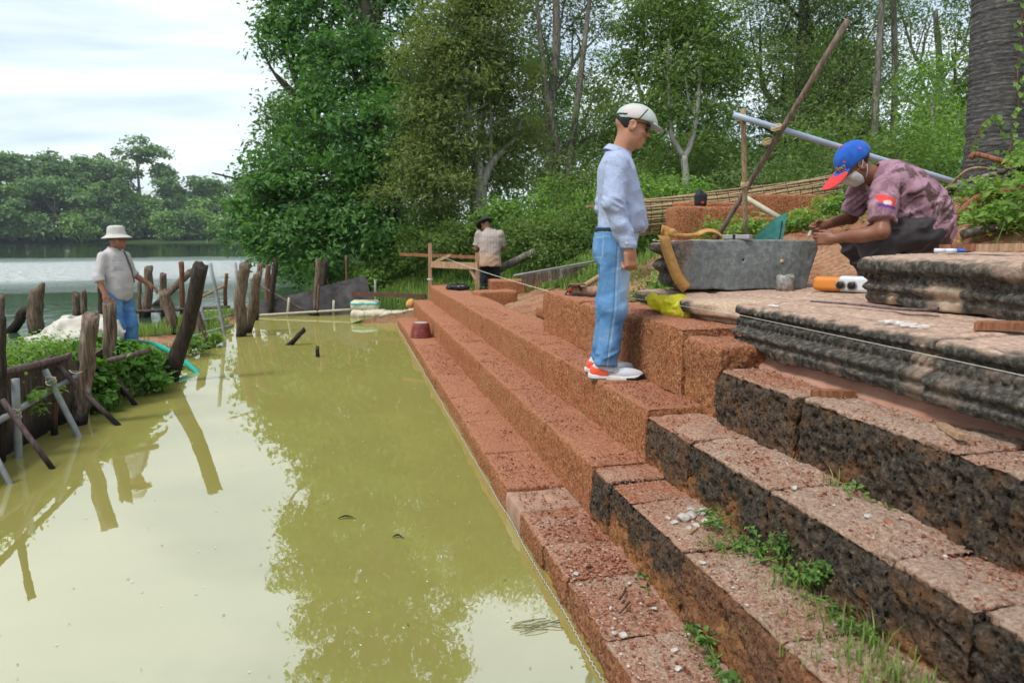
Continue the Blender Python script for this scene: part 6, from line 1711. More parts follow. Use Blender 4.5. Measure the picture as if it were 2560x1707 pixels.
    for s, fx, yaw in ((-1, -.012, -3), (1, -.02, 2)):
        sh = empty('shoe', (fx, s * .105, 0), R(yaw)); sh.parent = t
        def wdt(x): return np.interp(x, [-.12, -.08, 0, .10, .17, .215], [.030, .037, .036, .046, .040, .012])
        def sole(P):
            zc = np.interp(P[:, 0], [-.13, -.11, .1, .22], [.034, .030, .022, .034]); zb = np.interp(P[:, 0], [-.135, -.10, .12, .22], [.012, 0, 0, .016])
            return np.maximum(np.maximum(np.abs(P[:, 1]) - wdt(P[:, 0]) - .003, np.abs(P[:, 0] - .04) - .176), np.maximum(P[:, 2] - zc, zb - P[:, 2])) - .002
        def upper(P):
            d = ell(P, (.08, 0, .032), (.135, .046, .044)); d = smin(d, ell(P, (-.045, 0, .055), (.078, .040, .058)), .03)
            d = smin(d, cone(P, (-.05, 0, .07), (-.055, 0, .105), .042, .040), .02)
            d = np.maximum(d, np.abs(P[:, 1]) - wdt(P[:, 0]) - .001)
            d = ssub(d, ell(P, (-.04, 0, .125), (.052, .030, .035)), .006)
            return np.maximum(d, .02 - P[:, 2])
        sdf('sole', sole, (-.16, -.07, -.01), (.24, .07, .06), .005, SOL, sh)
        sdf('upper', upper, (-.16, -.07, .0), (.24, .07, .14), .0045, UPR, sh)
        sdf('heel_clip', lambda P: np.maximum(upper(P) - .006, np.maximum(np.maximum(P[:, 0] + .012 + .35 * (P[:, 2] - .04), .026 - P[:, 2]), P[:, 2] - .07 - .25 * (-.06 - P[:, 0]))), (-.16, -.08, .0), (.05, .08, .12), .0045, ORH, sh)
        sdf('toe_rand', lambda P: np.maximum(np.maximum(sole(P) - .003, .10 - P[:, 0]), P[:, 2] - .018 - .35 * np.clip(P[:, 0] - .15, 0, 1)), (.08, -.07, -.01), (.25, .07, .06), .005, BLK, sh)
        sdf('heel_rand', lambda P: np.maximum(np.maximum(sole(P) - .002, P[:, 0] + .02), P[:, 2] - .012), (-.17, -.07, -.01), (.0, .07, .03), .005, simple('grey_rubber', (.10, .11, .115), .7), sh)
        # curved side mark
        cv = curve([(-.035, 0, .050), (-.01, 0, .043), (.03, 0, .050), (.055, 0, .066), (.045, 0, .072), (.02, 0, .058), (-.01, 0, .050)], 5)
        for sd in (-1, 1):
            p = cv.copy(); p[:, 1] = sd * (np.interp(p[:, 0], [-.05, 0, .1], [.0405, .0405, .046]) * np.sqrt(np.clip(1 - ((p[:, 2] - .04) / .05) ** 2 * .55, .2, 1)) + .001)
            V, F = tube(p, .0016, 5); mesh('side_mark', V, F, simple('mark_grey', (.12, .12, .13), .5), sh)
        lc = []
        for k in range(4):
            xx = .035 + k * .022; zz = .083 - k * .012
            lc.append(tube(curve([(xx, -.022, zz - .012), (xx + .006, 0, zz + .002), (xx, .022, zz - .012)], 4), .003, 5))
        V, F = join(lc); mesh('laces', V, F, SOL, sh)
    # thing in his fist
    return t
MAN1 = standing_man()

# ---------------------------------------------------------------- crouching mason
def crouching_man():
    t = empty('person', (3.432, 3.816, 1.22), R(159), 'mason in blue and red cap, face mask and stained mauve shirt crouching behind the stones', 'person')
    HC = np.array([.300, 0, .838]); HM = rotm(('X', -10), ('Z', 6), ('Y', 45))
    neck = np.array([.175, 0, .775])
    def upper(P):
        d = head_sdf((P - HC) @ HM)
        d = smin(d, cone(P, (.12, 0, .735), HC + np.array([-.035, 0, -.035]), .062, .056), .03)
        return d
    Ls, Le, Lw = np.array([.185, .175, .665]), np.array([.215, .285, .415]), np.array([.435, .115, .372])
    Rs, Re, Rw = np.array([.195, -.175, .70]), np.array([.225, -.25, .515]), np.array([.440, -.10, .458])
    def frame(x, y):
        x = np.array(x, float); x /= np.linalg.norm(x); y = np.array(y, float); y -= x * (x @ y); y /= np.linalg.norm(y)
        return x, y
    xl, yl = frame((.92, -.36, .0), (.2, -.1, 1.0)); ML = np.stack([xl, yl, -np.cross(xl, yl)], 1)
    if (np.array([0, 1., 0]) @ ML[:, 2]) < 0: ML[:, 2] *= -1
    xr, yr = frame((.86, .40, -.30), (.25, .2, .95)); MR = np.stack([xr, yr, np.cross(xr, yr)], 1)
    if (np.array([0, -1., 0]) @ MR[:, 2]) < 0: MR[:, 2] *= -1
    cl = [(40, 50, 30), (50, 60, 35), (58, 62, 36), (64, 64, 36)]; cr = [(30, 48, 30), (48, 60, 36), (58, 66, 40), (64, 66, 40)]
    def larm(P):
        d = smin(cone(P, Ls, Le, .052, .042), cone(P, Le, Lw, .044, .028), .03)
        d = smin(d, ell(P, Le * .6 + Lw * .4 + [0, 0, -.004], (.09, .05, .045), rotm(('Z', -37))), .03)
        return smin(d, hand_sdf(P, Lw, ML, cl, thumb=(25, 10)), .018)
    def rarm(P):
        d = smin(cone(P, Rs, Re, .052, .042), cone(P, Re, Rw, .044, .028), .03)
        return smin(d, hand_sdf(P, Rw, MR, cr, thumb=(30, 10)), .018)
    def core(P):
        d = smin(cone(P, (-.10, 0, .47), (.10, 0, .70), .12, .10), cone(P, (-.10, 0, .45), (-.12, 0, .38), .13, .13), .05)
        for s in (-1, 1):
            d = smin(d, cone(P, (-.08, s * .09, .40), (.22, s * .16, .335), .08, .06), .03)
            d = smin(d, cone(P, (.22, s * .16, .335), (.06, s * .15, .06), .055, .04), .03)
            d = smin(d, cone(P, (.05, s * .15, .035), (.22, s * .17, .025), .04, .03), .03)
        return d
    body_mesh(t, SKIN2, [(upper, (.06, -.12, .66), (.46, .12, 1.0), .0052), (larm, (.08, -.02, .27), (.66, .36, .74), .0052), (rarm, (.08, -.34, .32), (.66, .10, .76), .006), (core, (-.3, -.28, -.01), (.34, .28, .86), .022)])
    def hair(P):
        q = (P - HC) @ HM
        d = ell(q, (-.012, 0, .030), (.100, .080, .092))
        return np.maximum(np.maximum(d, -.05 - .6 * q[:, 0] - q[:, 2]), np.maximum(q[:, 0] - .015, q[:, 2] - .07))
    sdf('hair', hair, HC - .13, HC + .13, .006, HAIR, t)
    # cap
    CAPB = NT('two_colour_cap')
    _v = CAPB.pos(obj=True)
    _c = CAPB.mix(CAPB.attr('red'), CAPB.ramp(CAPB.noise(20, 3, .5, _v), (.3, (.012, .075, .36)), (.7, (.02, .12, .50))), (.62, .045, .05))
    CAPB = CAPB.fin(_c, .8, CAPB.bump(CAPB.noise(260, 2, .5, _v), .3, .002), .2, **{'Sheen Weight': .1})
    def cap(P):
        q = (P - HC) @ HM
        d = ell(q, (-.010, 0, .042), (.116, .094, .104))
        d = np.maximum(d, .028 - q[:, 2] - .10 * np.clip(-q[:, 0], 0, .1))
        a = np.arctan2(q[:, 1], q[:, 0] + .01)
        d = d + .0018 * np.abs(np.sin(a * 3)) ** .3 * 1 - .0018
        qq = q - np.array([.125, 0, .028]); z0 = -.9 * qq[:, 1] ** 2 / .1 * .22 - .16 * qq[:, 0]
        br = np.maximum(np.hypot(qq[:, 0] / .112, qq[:, 1] / .096) - 1, -1) * .096
        br = np.maximum(br, np.abs(qq[:, 2] - z0 - .004) - .004); br = np.maximum(br, .06 - q[:, 0])
        return np.minimum(d, br) * .9
    def capat(V):
        q = (V - HC) @ HM
        btn = np.zeros(len(V))
        for c in ((-.010, 0, .147), (.055, .068, .085), (-.06, .072, .085), (.06, -.068, .085)):
            btn = np.maximum(btn, sstep(.012 if c[2] > .1 else .008, .006, np.linalg.norm(q - np.array(c), axis=1)))
        return {'red': np.clip(((q[:, 2] < .034 + .0) & (q[:, 0] > .085)).astype(float) + btn, 0, 1)}
    co = sdf('cap', cap, HC - .19, HC + .24, .0048, CAPB, t, capat)
    V, F = surfnet(lambda P: ell((P - HC) @ HM, (-.010, 0, .148), (.011, .011, .006)), HC + np.array([-.02, -.04, .04]), HC + np.array([.19, .04, .18]), .003); mesh('top_button', V, F, simple('cap_red', (.62, .045, .05), .8), co)
    GOLD = simple('gold_thread', (.50, .34, .12), .6, .1)
    # embroidered front lettering
    lt = []
    for ln in ([(0, .2), (.05, .9), (.25, .9), (.3, .2)], [(.42, .2), (.42, .9), (.6, .7), (.45, .5), (.7, .2)], [(.8, .2), (.85, .9), (1.0, .6), (1.1, .9), (1.15, .2)], [(1.28, .2), (1.28, .9), (1.5, .9), (1.5, .2)], [(.3, -.1), (.8, -.12), (1.5, -.1)], [(.1, 1.25), (.5, 1.1)]):
        p = curve(np.array([(0, a, b) for a, b in ln]), 4) if len(ln) > 2 else np.array([(0, a, b) for a, b in ln])
        yy = .010 + p[:, 1] * .038; zz = .045 + p[:, 2] * .026
        xx = -.010 + .1165 * np.sqrt(np.clip(1 - (yy / .094) ** 2 - ((zz - .042) / .104) ** 2, 0, 1)) + .002
        lt.append(tube(np.stack([xx, yy, zz], -1) @ HM.T + HC, .0022, 5))
    V, F = join(lt); mesh('lettering', V, F, GOLD, co)
    # mask
    MSK = simple('mask_cloth', (.60, .59, .57), .85, .06, 30, .002, 120)
    def mask(P):
        q = (P - HC) @ HM
        d = head_sdf(q) - .0075 - .007 * np.exp(-((q[:, 0] - .10) ** 2 + q[:, 1] ** 2 + (q[:, 2] + .05) ** 2) / .002)
        return np.maximum(np.maximum(d, .030 - q[:, 0] + .2 * np.abs(q[:, 2] + .06)), np.abs(q[:, 2] + .058) - .052)
    mo = sdf('face_mask', mask, HC - .19, HC + .2, .0052, MSK, t)
    for s in (-1, 1):
        for a_ in ((.04, s * .066, -.012), (.035, s * .062, -.10)):
            p = curve(np.array([a_, (.0, s * .086, (a_[2] - .0) * .6), (-.028, s * .088, .0 + .02 * (a_[2] > -.05) - .02 * (a_[2] < -.05))]), 5) @ HM.T + HC
            V, F = tube(p, .0022, 5); mesh('ear_loop', V, F, WHT, mo)
    # shirt
    SH = NT('mauve_shirt')
    _v = SH.pos(obj=True)
    _b = SH.ramp(SH.noise(10, 4, .6, _v), (.3, (.25, .13, .17)), (.7, (.40, .24, .30)))
    _d = SH.mix(SH.ramp(SH.noise(11, 5, .65, _v, .6), (.46, 0.), (.54, .92)), _b, (.075, .043, .038))
    _c = SH.mix(SH.attr('dirt'), _b, _d)
    _c = SH.mix(SH.attr('patch'), _c, (.62, .06, .05)); _c = SH.mix(SH.attr('grey'), _c, (.55, .55, .55)); _c = SH.mix(SH.attr('violet'), _c, (.10, .03, .22))
    SH = SH.fin(_c, .8, SH.bump(SH.noise(18, 3, .5, _v, 1.), .6, .009), .2)
    def shirt(P):
        sp = curve(np.array([(-.165, 0, .43), (-.14, 0, .53), (-.05, 0, .645), (.06, 0, .725), (.145, 0, .765)]), 3)
        d = None
        for i in range(len(sp) - 1):
            f0, f1 = i / (len(sp) - 1), (i + 1) / (len(sp) - 1)
            q = P.copy(); q[:, 1] *= .66
            r0, r1 = np.interp([f0, f1], [0, .3, .6, .9, 1], [.128, .132, .135, .110, .070])
            c = cone(q, sp[i], sp[i + 1], r0, r1)
            d = c if d is None else smin(d, c, .02)
        bel = P.copy(); bel[:, 1] *= .7
        d = smin(d, cone(bel, (.0, 0, .48), (.10, 0, .62), .115, .10), .05)
        for s, sh, e in ((1, Ls, Le), (-1, Rs, Re)):
            a = cone(P, sh + [-.01, 0, .01], sh * .12 + e * .88 + [0, 0, .0], .082, .074)
            ax = (e - sh) / np.linalg.norm(e - sh)
            a = np.maximum(a, ((P - sh) @ ax) - (.205 if s > 0 else .17))
            d = smin(d, a, .03)
        # hem hanging at the back
        d = smin(d, np.maximum(cone(P * [1, .7, 1], (-.17, 0, .42), (-.21, 0, .36), .11, .075), .33 - P[:, 2]), .04)
        d = ssub(d, cone(P, (.13, 0, .74), HC, .064, .075), .012)
        ar = np.abs(P[:, 1])
        # long diagonal folds from armpit to waist
        fold = vnoise(np.stack([(P[:, 0] + P[:, 2]) * 22, P[:, 1] * 6, (P[:, 0] - P[:, 2]) * 5], -1), 6)
        d = d - .011 * (1 - 2.0 * np.abs(fold)) * sstep(.75, .6, P[:, 2]) - .007 * vnoise(P * [10, 10, 12], 8)
        return d * .8
    pc = np.array([.20, .255, .60])
    def shat(V):
        n = fbm(V * 9, 2, 3)
        q = V - pc
        near = (V[:, 1] > .19)
        e = np.hypot(q[:, 0] / .05, (q[:, 2] - .3 * q[:, 0]) / .036) + .25 * vnoise(V * [10, 10, 90], 5)
        dirt = np.clip(sstep(.30, -.05, V[:, 0] + .15 * n) * 1.0 + .35, 0, 1)
        return {'dirt': dirt, 'patch': near * sstep(1.05, .9, e), 'grey': near * sstep(.75, .6, np.hypot(q[:, 0] / .035, (q[:, 2] + .014) / .022)), 'violet': near * sstep(.010, .006, np.abs(q[:, 2] + .038 - .25 * q[:, 0])) * (np.abs(q[:, 0]) < .05)}
    sdf('shirt', shirt, (-.38, -.40, .30), (.36, .42, .92), .0085, SH, t, shat)
    # trousers
    TRO = m_cloth('dark_trousers', (.040, .034, .036), .3, rough=.6, slub=False, sheen=.1)
    def tro(P):
        d = ell(P, (-.12, 0, .42), (.17, .19, .15))
        for s in (-1, 1):
            a = smin(cone(P, (-.10, s * .10, .42), (.215, s * .165, .345), .115, .088), cone(P, (.215, s * .165, .345), (.07, s * .15, .09), .084, .072), .03)
            fold = vnoise(np.stack([P[:, 0] * 14 + P[:, 2] * 8, P[:, 1] * 5, P[:, 2] * 22], -1), 4)
            a = a - .014 * (1 - 2. * np.abs(fold))
            d = smin(d, a, .04)
        return d * .85
    sdf('trousers', tro, (-.34, -.32, .04), (.36, .32, .60), .0095, TRO, t)
    for s in (-1, 1):
        sdf('sandal', lambda P: smin(rbox(P, (.13, s * .16, .018), (.13, .045, .016), .012), np.maximum(np.abs(ell(P, (.20, s * .16, .025), (.05, .05, .05))) - .004, -P[:, 2]), .005), (-.03, s * .16 - .07, -.01), (.29, s * .16 + .07, .10), .008, BLK, t)
    # small stone chip between his fingertips
    o = sdf('stone_chip', lambda P: rbox(P, (0, 0, 0), (.010, .007, .022), .004, rotm(('Y', 20))) + .002 * vnoise(P * 90, 3), (-.03, -.03, -.04), (.03, .03, .04), .004, simple('chip', (.40, .38, .33), .8))
    w = Matrix.Rotation(R(159), 3, 'Z') @ Vector((.555, .025, .405)) + Vector((3.432, 3.816, 1.22))
    o.location = w
    tag(o, 'tiny pale stone chip pinched between the mason fingers', 'stone chip')
    return t
MAN2 = crouching_man()

# ---------------------------------------------------------------- the two men further off
def stander(t, skin, HC, HM, arms, shirt_f, shirt_m, shirt_b, trouser_m, legs, hb, core=None, collar=True, h=.011, shat=None, bootm=None):
    """arms: [(shoulder, elbow, wrist, handM, curls, bare-from 0..1)]"""
    def upper(P):
        d = head_sdf((P - HC) @ HM)
        return smin(d, cone(P, (HC * [.4, .4, 0]) + [0, 0, HC[2] - .24], HC + HM @ np.array([-.02, 0, -.05]), .066, .058), .03)
    fs = [(upper, HC - [.16, .14, .22], HC + [.16, .14, .16], .008)]
    for sh, e, w, M, cu in arms:
        def f(P, sh=sh, e=e, w=w, M=M, cu=cu):
            d = smin(cone(P, sh * .8 + e * .2, e, .04, .040), cone(P, e, w, .042, .028), .03)
            return smin(d, hand_sdf(P, w, M, cu, thumb=(28, 10)), .016)
        lo, hi = bounds([e, w, w + M[:, 0] * .19], .09)
        lo2, hi2 = bounds([sh, e], .08)
        fs.append((f, np.minimum(lo, lo2), np.maximum(hi, hi2), .0085))
    def coref(P):
        d = cone(P * [1, .75, 1], (0, 0, .9), (0, 0, 1.12), .09, .085)
        for hp, kn, an in legs: d = smin(d, smin(cone(P, hp, kn, .07, .05), cone(P, kn, an, .05, .035), .03), .03)
        return d
    fs.append((coref, (-.25, -.3, .02), (.3, .3, 1.4), .03))
    body_mesh(t, skin, fs)
    sdf('shirt', shirt_f, *shirt_b, h, shirt_m, t, shat)
    def tro(P):
        d = loftz(P, [.74, .85, .97], [0, 0, 0], [.12, .14, .135], [.165, .175, .165])
        for k, (hp, kn, an) in enumerate(legs):
            a = smin(cone(P, hp, kn, .103, .086), cone(P, kn, an, .084, .078), .05)
            a = np.maximum(a, an[2] - .02 - P[:, 2])
            a = a - .007 * (1 - 2.1 * np.abs(vnoise(np.stack([P[:, 0] * 6, P[:, 1] * 6, P[:, 2] * 15 + k], -1), 8)))
            d = smin(d, a, .03)
        return d * .85
    sdf('trousers', tro, (-.3, -.32, .0), (.35, .32, 1.0), .011, trouser_m, t)
    for hp, kn, an in legs:
        sdf('shoe', lambda P: np.maximum(smin(ell(P, (an[0] + .07, an[1], .035), (.14, .048, .045)), cone(P, (an[0], an[1], .04), (an[0], an[1], .10), .045, .042), .03), -P[:, 2]), (an[0] - .12, an[1] - .09, -.01), (an[0] + .25, an[1] + .09, .16), .012, bootm or BLK, t)

def hframe(x, y, back):
    x = np.array(x, float); x /= np.linalg.norm(x); y = np.array(y, float); y -= x * (x @ y); y /= np.linalg.norm(y)
    z = np.cross(x, y)
    if z @ np.array(back, float) < 0: z = -z
    return np.stack([x, y, z], 1)

# man in the bucket hat on the bund
t = empty('person', (-2.80, 9.66, .06), R(-28), 'man in pale bucket hat, light shirt and blue jeans standing on the bund', 'person')
HC = np.array([.055, 0, 1.525]); HM = rotm(('Z', 12), ('Y', -2))
cur = (22, 30, 18)
_arms = [(np.array([-.01, -.185, 1.33]), np.array([-.02, -.255, 1.06]), np.array([.06, -.25, .835]), hframe((.12, .0, -.99), (.95, .3, .1), (0, -1, 0)), cur),
         (np.array([.0, .185, 1.33]), np.array([-.02, .28, 1.08]), np.array([.16, .36, .94]), hframe((.8, .2, -.56), (.3, -.9, .3), (.3, .5, .8)), cur)]
def _sh(P):
    d = loftz(P, [.74, .82, .92, 1.02, 1.12, 1.24, 1.32, 1.38, 1.41], [.015, .02, .03, .03, .022, .008, .0, .0, .008], [.118, .135, .145, .145, .140, .130, .115, .088, .066], [.160, .168, .172, .174, .178, .188, .185, .13, .074])
    for sh, e, w, M, cu in _arms:
        ax = (e - sh) / np.linalg.norm(e - sh)
        a = cone(P, sh + [0, .012 * np.sign(-sh[1]), -.015], e, .057, .052)
        a = smin(a, np.maximum(cone(P, e, w, .058, .052), ((P - e) @ ((w - e) / np.linalg.norm(w - e))) - .05), .02)
        d = smin(d, a, .03)
    d = np.maximum(d, .755 + .05 * np.abs(P[:, 1]) / .19 * 1.2 - P[:, 2] + .0)
    d = ssub(d, cone(P, (.01, 0, 1.34), HC, .062, .072), .01)
    col = np.maximum(np.abs(cone(P, (.005, 0, 1.34), (.03, 0, 1.45), .078, .074)) - .006, np.abs(P[:, 2] - 1.395 - .2 * (.0 - P[:, 0])) - .03)
    d = smin(d, col, .01)
    return (d - wrinkle(P, 22, .006, (6, 6, 8))) * .8
CRM = NT('pale_shirt'); _v = CRM.pos(obj=True)
_c = CRM.ramp(CRM.noise(9, 4, .6, _v), (.3, (.44, .40, .40)), (.7, (.55, .51, .51)))
_c = CRM.mix(CRM.attr('trim'), _c, (.26, .235, .235)); CRM = CRM.fin(_c, .85, CRM.bump(CRM.noise(22, 3, .5, _v, 1.), .6, .008), .15)
def _shat(V):
    front = V[:, 0] > .06
    plk = (np.abs(np.abs(V[:, 1]) - .016) < .0035) & front
    pk = (np.abs(np.maximum(np.abs(np.abs(V[:, 1]) - .085) - .045, np.abs(V[:, 2] - 1.20) - .052)) < .004) & front
    fl = (np.abs(V[:, 2] - 1.225) < .003) & (np.abs(np.abs(V[:, 1]) - .085) < .045) & front
    return {'trim': np.clip(plk * .8 + pk * .6 + fl * .7, 0, 1)}
BLUJ = NT('blue_jeans'); _v = BLUJ.pos(obj=True); _c = BLUJ.ramp(BLUJ.noise(8, 4, .6, _v), (.3, (.06, .16, .38)), (.6, (.13, .28, .52)), (.8, (.30, .44, .62))); BLUJ = BLUJ.fin(_c, .9, BLUJ.bump(BLUJ.noise(16, 3, .5, _v), .5, .008), .1)
_legs = [(np.array([0, -.09, .82]), np.array([.03, -.10, .44]), np.array([.0, -.11, .07])), (np.array([0, .09, .82]), np.array([.05, .10, .44]), np.array([.03, .12, .07]))]
stander(t, SKIN3, HC, HM, _arms, _sh, CRM, ((-.2, -.38, .70), (.26, .42, 1.47)), BLUJ, _legs, None, shat=_shat)
sdf('hair', lambda P: np.maximum(np.maximum(ell((P - HC) @ HM, (-.014, 0, .025), (.100, .080, .09)), -.045 - .5 * ((P - HC) @ HM)[:, 0] - ((P - HC) @ HM)[:, 2]), ((P - HC) @ HM)[:, 0] - .01), HC - .13, HC + .13, .008, HAIR, t)
HATM = simple('pale_hat', (.50, .49, .44), .85, .1, 30, .003, 90)
def _hat(P):
    q = (P - HC) @ HM
    z = q[:, 2]
    r = np.hypot(q[:, 0] * .95, q[:, 1] * 1.05)
    cr = smax(r - np.interp(z, [.03, .16], [.112, .090]), z - .165 + .01 * (r / .1) ** 2, .03); cr = np.maximum(cr, .035 - z)
    br = np.maximum(np.abs(z - (.044 - .75 * (r - .11) + 2.2 * (r - .11) ** 2)) - .006, r - .168); br = np.maximum(br, .095 - r)
    return np.minimum(cr, br) * .75
ho = sdf('bucket_hat', _hat, HC - [.22, .22, .10], HC + [.24, .22, .19], .0075, HATM, t)
V, F = join([box(.101, .012, .092, .006, .05, .026)]); V = V @ HM.T + HC; bevelled('badge', [(V, F)], simple('dark_badge', (.06, .065, .08), .7), ho, .002)
V, F = tube(curve([HC + HM @ np.array([.03, .08, .03]), HC + HM @ np.array([.045, .06, -.07]), HC + HM @ np.array([.04, .0, -.14]), HC + HM @ np.array([.045, -.06, -.07]), HC + HM @ np.array([.03, -.08, .03])], 6), .0035, 5); mesh('chin_cord', V, F, simple('cord_white', (.5, .5, .48), .8), ho)
V, F = ribbon([(.0, .08, 1.40), (.10, .05, 1.36), (.142, .06, 1.25), (.155, .09, 1.10), (.15, .12, .98)], .022, .006, (0.3, .9, .2)); mesh('shoulder_strap', V, F, simple('strap_dark', (.10, .105, .10), .8), t)

# man in the checked shirt with his back to us
t = empty('person', (2.68, 13.24, .40), R(78), 'man seen from behind in dark hat, checked tan shirt and black trousers', 'person')
HC = np.array([.10, .085, 1.455]); HM = rotm(('Z', 30), ('Y', 30))
_arms2 = [(np.array([.02, -.20, 1.26]), np.array([.10, -.25, 1.0]), np.array([.28, -.10, .95]), hframe((.8, .5, -.2), (.3, .0, 1.), (.4, -.8, .3)), (40, 50, 30)),
          (np.array([.02, .20, 1.26]), np.array([.06, .26, .99]), np.array([.27, .14, .93]), hframe((.8, -.4, -.2), (.3, .0, 1.), (.4, .8, .3)), (40, 50, 30))]
def _sh2(P):
    d = loftz(P, [.66, .72, .82, .92, 1.02, 1.14, 1.24, 1.31, 1.36], [-.02, -.02, -.015, -.01, -.005, .005, .02, .035, .05], [.155, .155, .150, .145, .140, .138, .125, .10, .07], [.215, .213, .205, .20, .205, .22, .215, .165, .085])
    for sh, e, w, M, cu in _arms2:
        ax = (e - sh) / np.linalg.norm(e - sh)
        d = smin(d, np.maximum(cone(P, sh, e, .078, .072), ((P - sh) @ ax) - .22), .03)
    d = smin(d, np.maximum(cone(P, (.035, .02, 1.30), (.07, .05, 1.40), .085, .066), P[:, 2] - 1.40 + .3 * P[:, 0]), .02)
    return (d - wrinkle(P, 32, .009, (6, 6, 9))) * .8
CHK = NT('checked_shirt')
_v = CHK.pos(obj=True)
_w1 = CHK.wave(11.0, _v, .4, 'Y', 1); _w2 = CHK.wave(11.0, _v, .4, 'Z', 1)
_g = CHK.ramp(CHK.math('ADD', _w1, CHK.math('MULTIPLY', _w2, .5)), (.35, (.52, .45, .40)), (.75, (.30, .25, .23)))
_x = CHK.node('ShaderNodeSeparateXYZ'); CHK.l.new(_v, _x.inputs[0])
_tan = CHK.ramp(CHK.math('MULTIPLY', CHK.math('ADD', _x.outputs[2], CHK.math('SUBTRACT', CHK.math('MULTIPLY', CHK.noise(7, 4, .6, _v), .5), .9)), 2.0), (.15, 1.), (.75, 0.))
_c = CHK.mix(CHK.math('MULTIPLY', _tan, .7), _g, (.50, .29, .15)); CHK = CHK.fin(_c, .85, CHK.bump(CHK.noise(16, 3, .5, _v, 1.), .6, .012), .15)
BLT = m_cloth('black_trousers', (.018, .019, .024), .3, slub=False)
_legs2 = [(np.array([0, -.10, .80]), np.array([.02, -.105, .43]), np.array([.0, -.11, .06])), (np.array([0, .10, .80]), np.array([.02, .105, .43]), np.array([.0, .12, .06]))]
stander(t, SKIN3, HC, HM, _arms2, _sh2, CHK, ((-.25, -.38, .62), (.30, .38, 1.44)), BLT, _legs2, None, h=.013)
sdf('hair', lambda P: np.maximum(np.maximum(ell((P - HC) @ HM, (-.014, 0, .025), (.100, .080, .09)), -.055 - .5 * ((P - HC) @ HM)[:, 0] - ((P - HC) @ HM)[:, 2]), ((P - HC) @ HM)[:, 0] - .01), HC - .13, HC + .13, .009, HAIR, t)
def _hat2(P):
    q = (P - HC) @ HM
    z = q[:, 2]; r = np.hypot(q[:, 0] * .95, q[:, 1] * 1.05)
    cr = np.maximum(ell(q, (-.005, 0, .05), (.118, .10, .105)), .032 - z)
    br = np.maximum(np.abs(z - (.036 - .30 * (r - .10) + .9 * np.clip(-q[:, 1] - .1, 0, 1))) - .006, r - .185); br = np.maximum(br, .085 - r)
    return np.minimum(cr, br) * .75
sdf('brimmed_hat', _hat2, HC - [.23, .23, .14], HC + [.23, .23, .21], .009, simple('dark_hat', (.025, .026, .026), .8, .3), t)

# ================================================================ grass, weeds, vines, debris
def blades(P, h, w, seed, lean=.5):
    rs = np.random.RandomState(seed); n = len(P)
    a = rs.rand(n) * 6.283; hh = h * (.5 + .9 * rs.rand(n)); ww = w * (.6 + .8 * rs.rand(n))
    d = np.stack([np.cos(a), np.sin(a), np.zeros(n)], -1); s = np.stack([-np.sin(a), np.cos(a), np.zeros(n)], -1)
    ln = (lean * rs.rand(n) * hh)[:, None]
    up = np.array([0, 0, 1.0])
    b = P; m = P + d * ln * .35 + up * (hh * .6)[:, None]; t = P + d * ln + up * (hh * .95)[:, None]
    w_ = ww[:, None] * .5
    V = np.stack([b - s * w_, b + s * w_, m + s * w_ * .8, t, m - s * w_ * .8], 1)
    i = np.arange(n)[:, None] * 5
    F = np.concatenate([i + [0, 1, 2, 4], i + [4, 2, 3, 3]], 0)
    V = V.reshape(-1, 3)
    return V, np.concatenate([np.stack([i[:, 0], i[:, 0] + 1, i[:, 0] + 2], -1), np.stack([i[:, 0], i[:, 0] + 2, i[:, 0] + 4], -1), np.stack([i[:, 0] + 4, i[:, 0] + 2, i[:, 0] + 3], -1)]), np.tile(np.clip(rs.rand(n), 0, 1), 3)
def scatter_xy(n, x0, x1, y0, y1, mask, seed):
    rs = np.random.RandomState(seed)
    x = x0 + (x1 - x0) * rs.rand(n); y = y0 + (y1 - y0) * rs.rand(n)
    k = rs.rand(n) < mask(x, y)
    return x[k], y[k]
def ground_leaves(n, x, y, z, h, L, Wd, seed, updir=1.0):
    rs = np.random.RandomState(seed)
    m = len(x)
    C = np.stack([x, y, z + h * rs.rand(m) ** 1.3], -1)
    N = np.stack([rs.normal(size=m) * .5, rs.normal(size=m) * .5, np.full(m, updir)], -1)
    s = .6 + .8 * rs.rand(m)
    V, F = leaf_quads(C, N, L * s, Wd * s, rs)
    return V, F, rs.rand(m)

# grass of the bank
bankmask = lambda x, y: grass_mask(x, y) * (y < 26)
x, y = scatter_xy(60000, -1.5, 7.5, 8.6, 21, bankmask, 3)
z = land_z(x, y); k = z > .03; x, y, z = x[k], y[k], z[k]
V, F, a = blades(np.stack([x, y, z], -1), .15, .013, 5)
tag(mesh('bank_grass', V, F, L_GRASS, None, False, {'tint': a}), 'fresh green grass covering the bank beyond the steps', 'grass', kind='stuff')
x, y = scatter_xy(26000, -1.2, 8, 9.0, 22, lambda x, y: bankmask(x, y) * (fbm(np.stack([x, y, x * 0], -1) * 1.1, 2, 6) > .05), 4)
z = land_z(x, y); k = z > .05; x, y, z = x[k], y[k], z[k]
V, F, a = ground_leaves(0, x, y, z, .30, .075, .04, 6)
tag(mesh('bank_weeds', V, F, L_LIGHT, None, False, {'tint': a}), 'broad-leaved weeds mixed into the bank grass', 'weeds', kind='stuff')
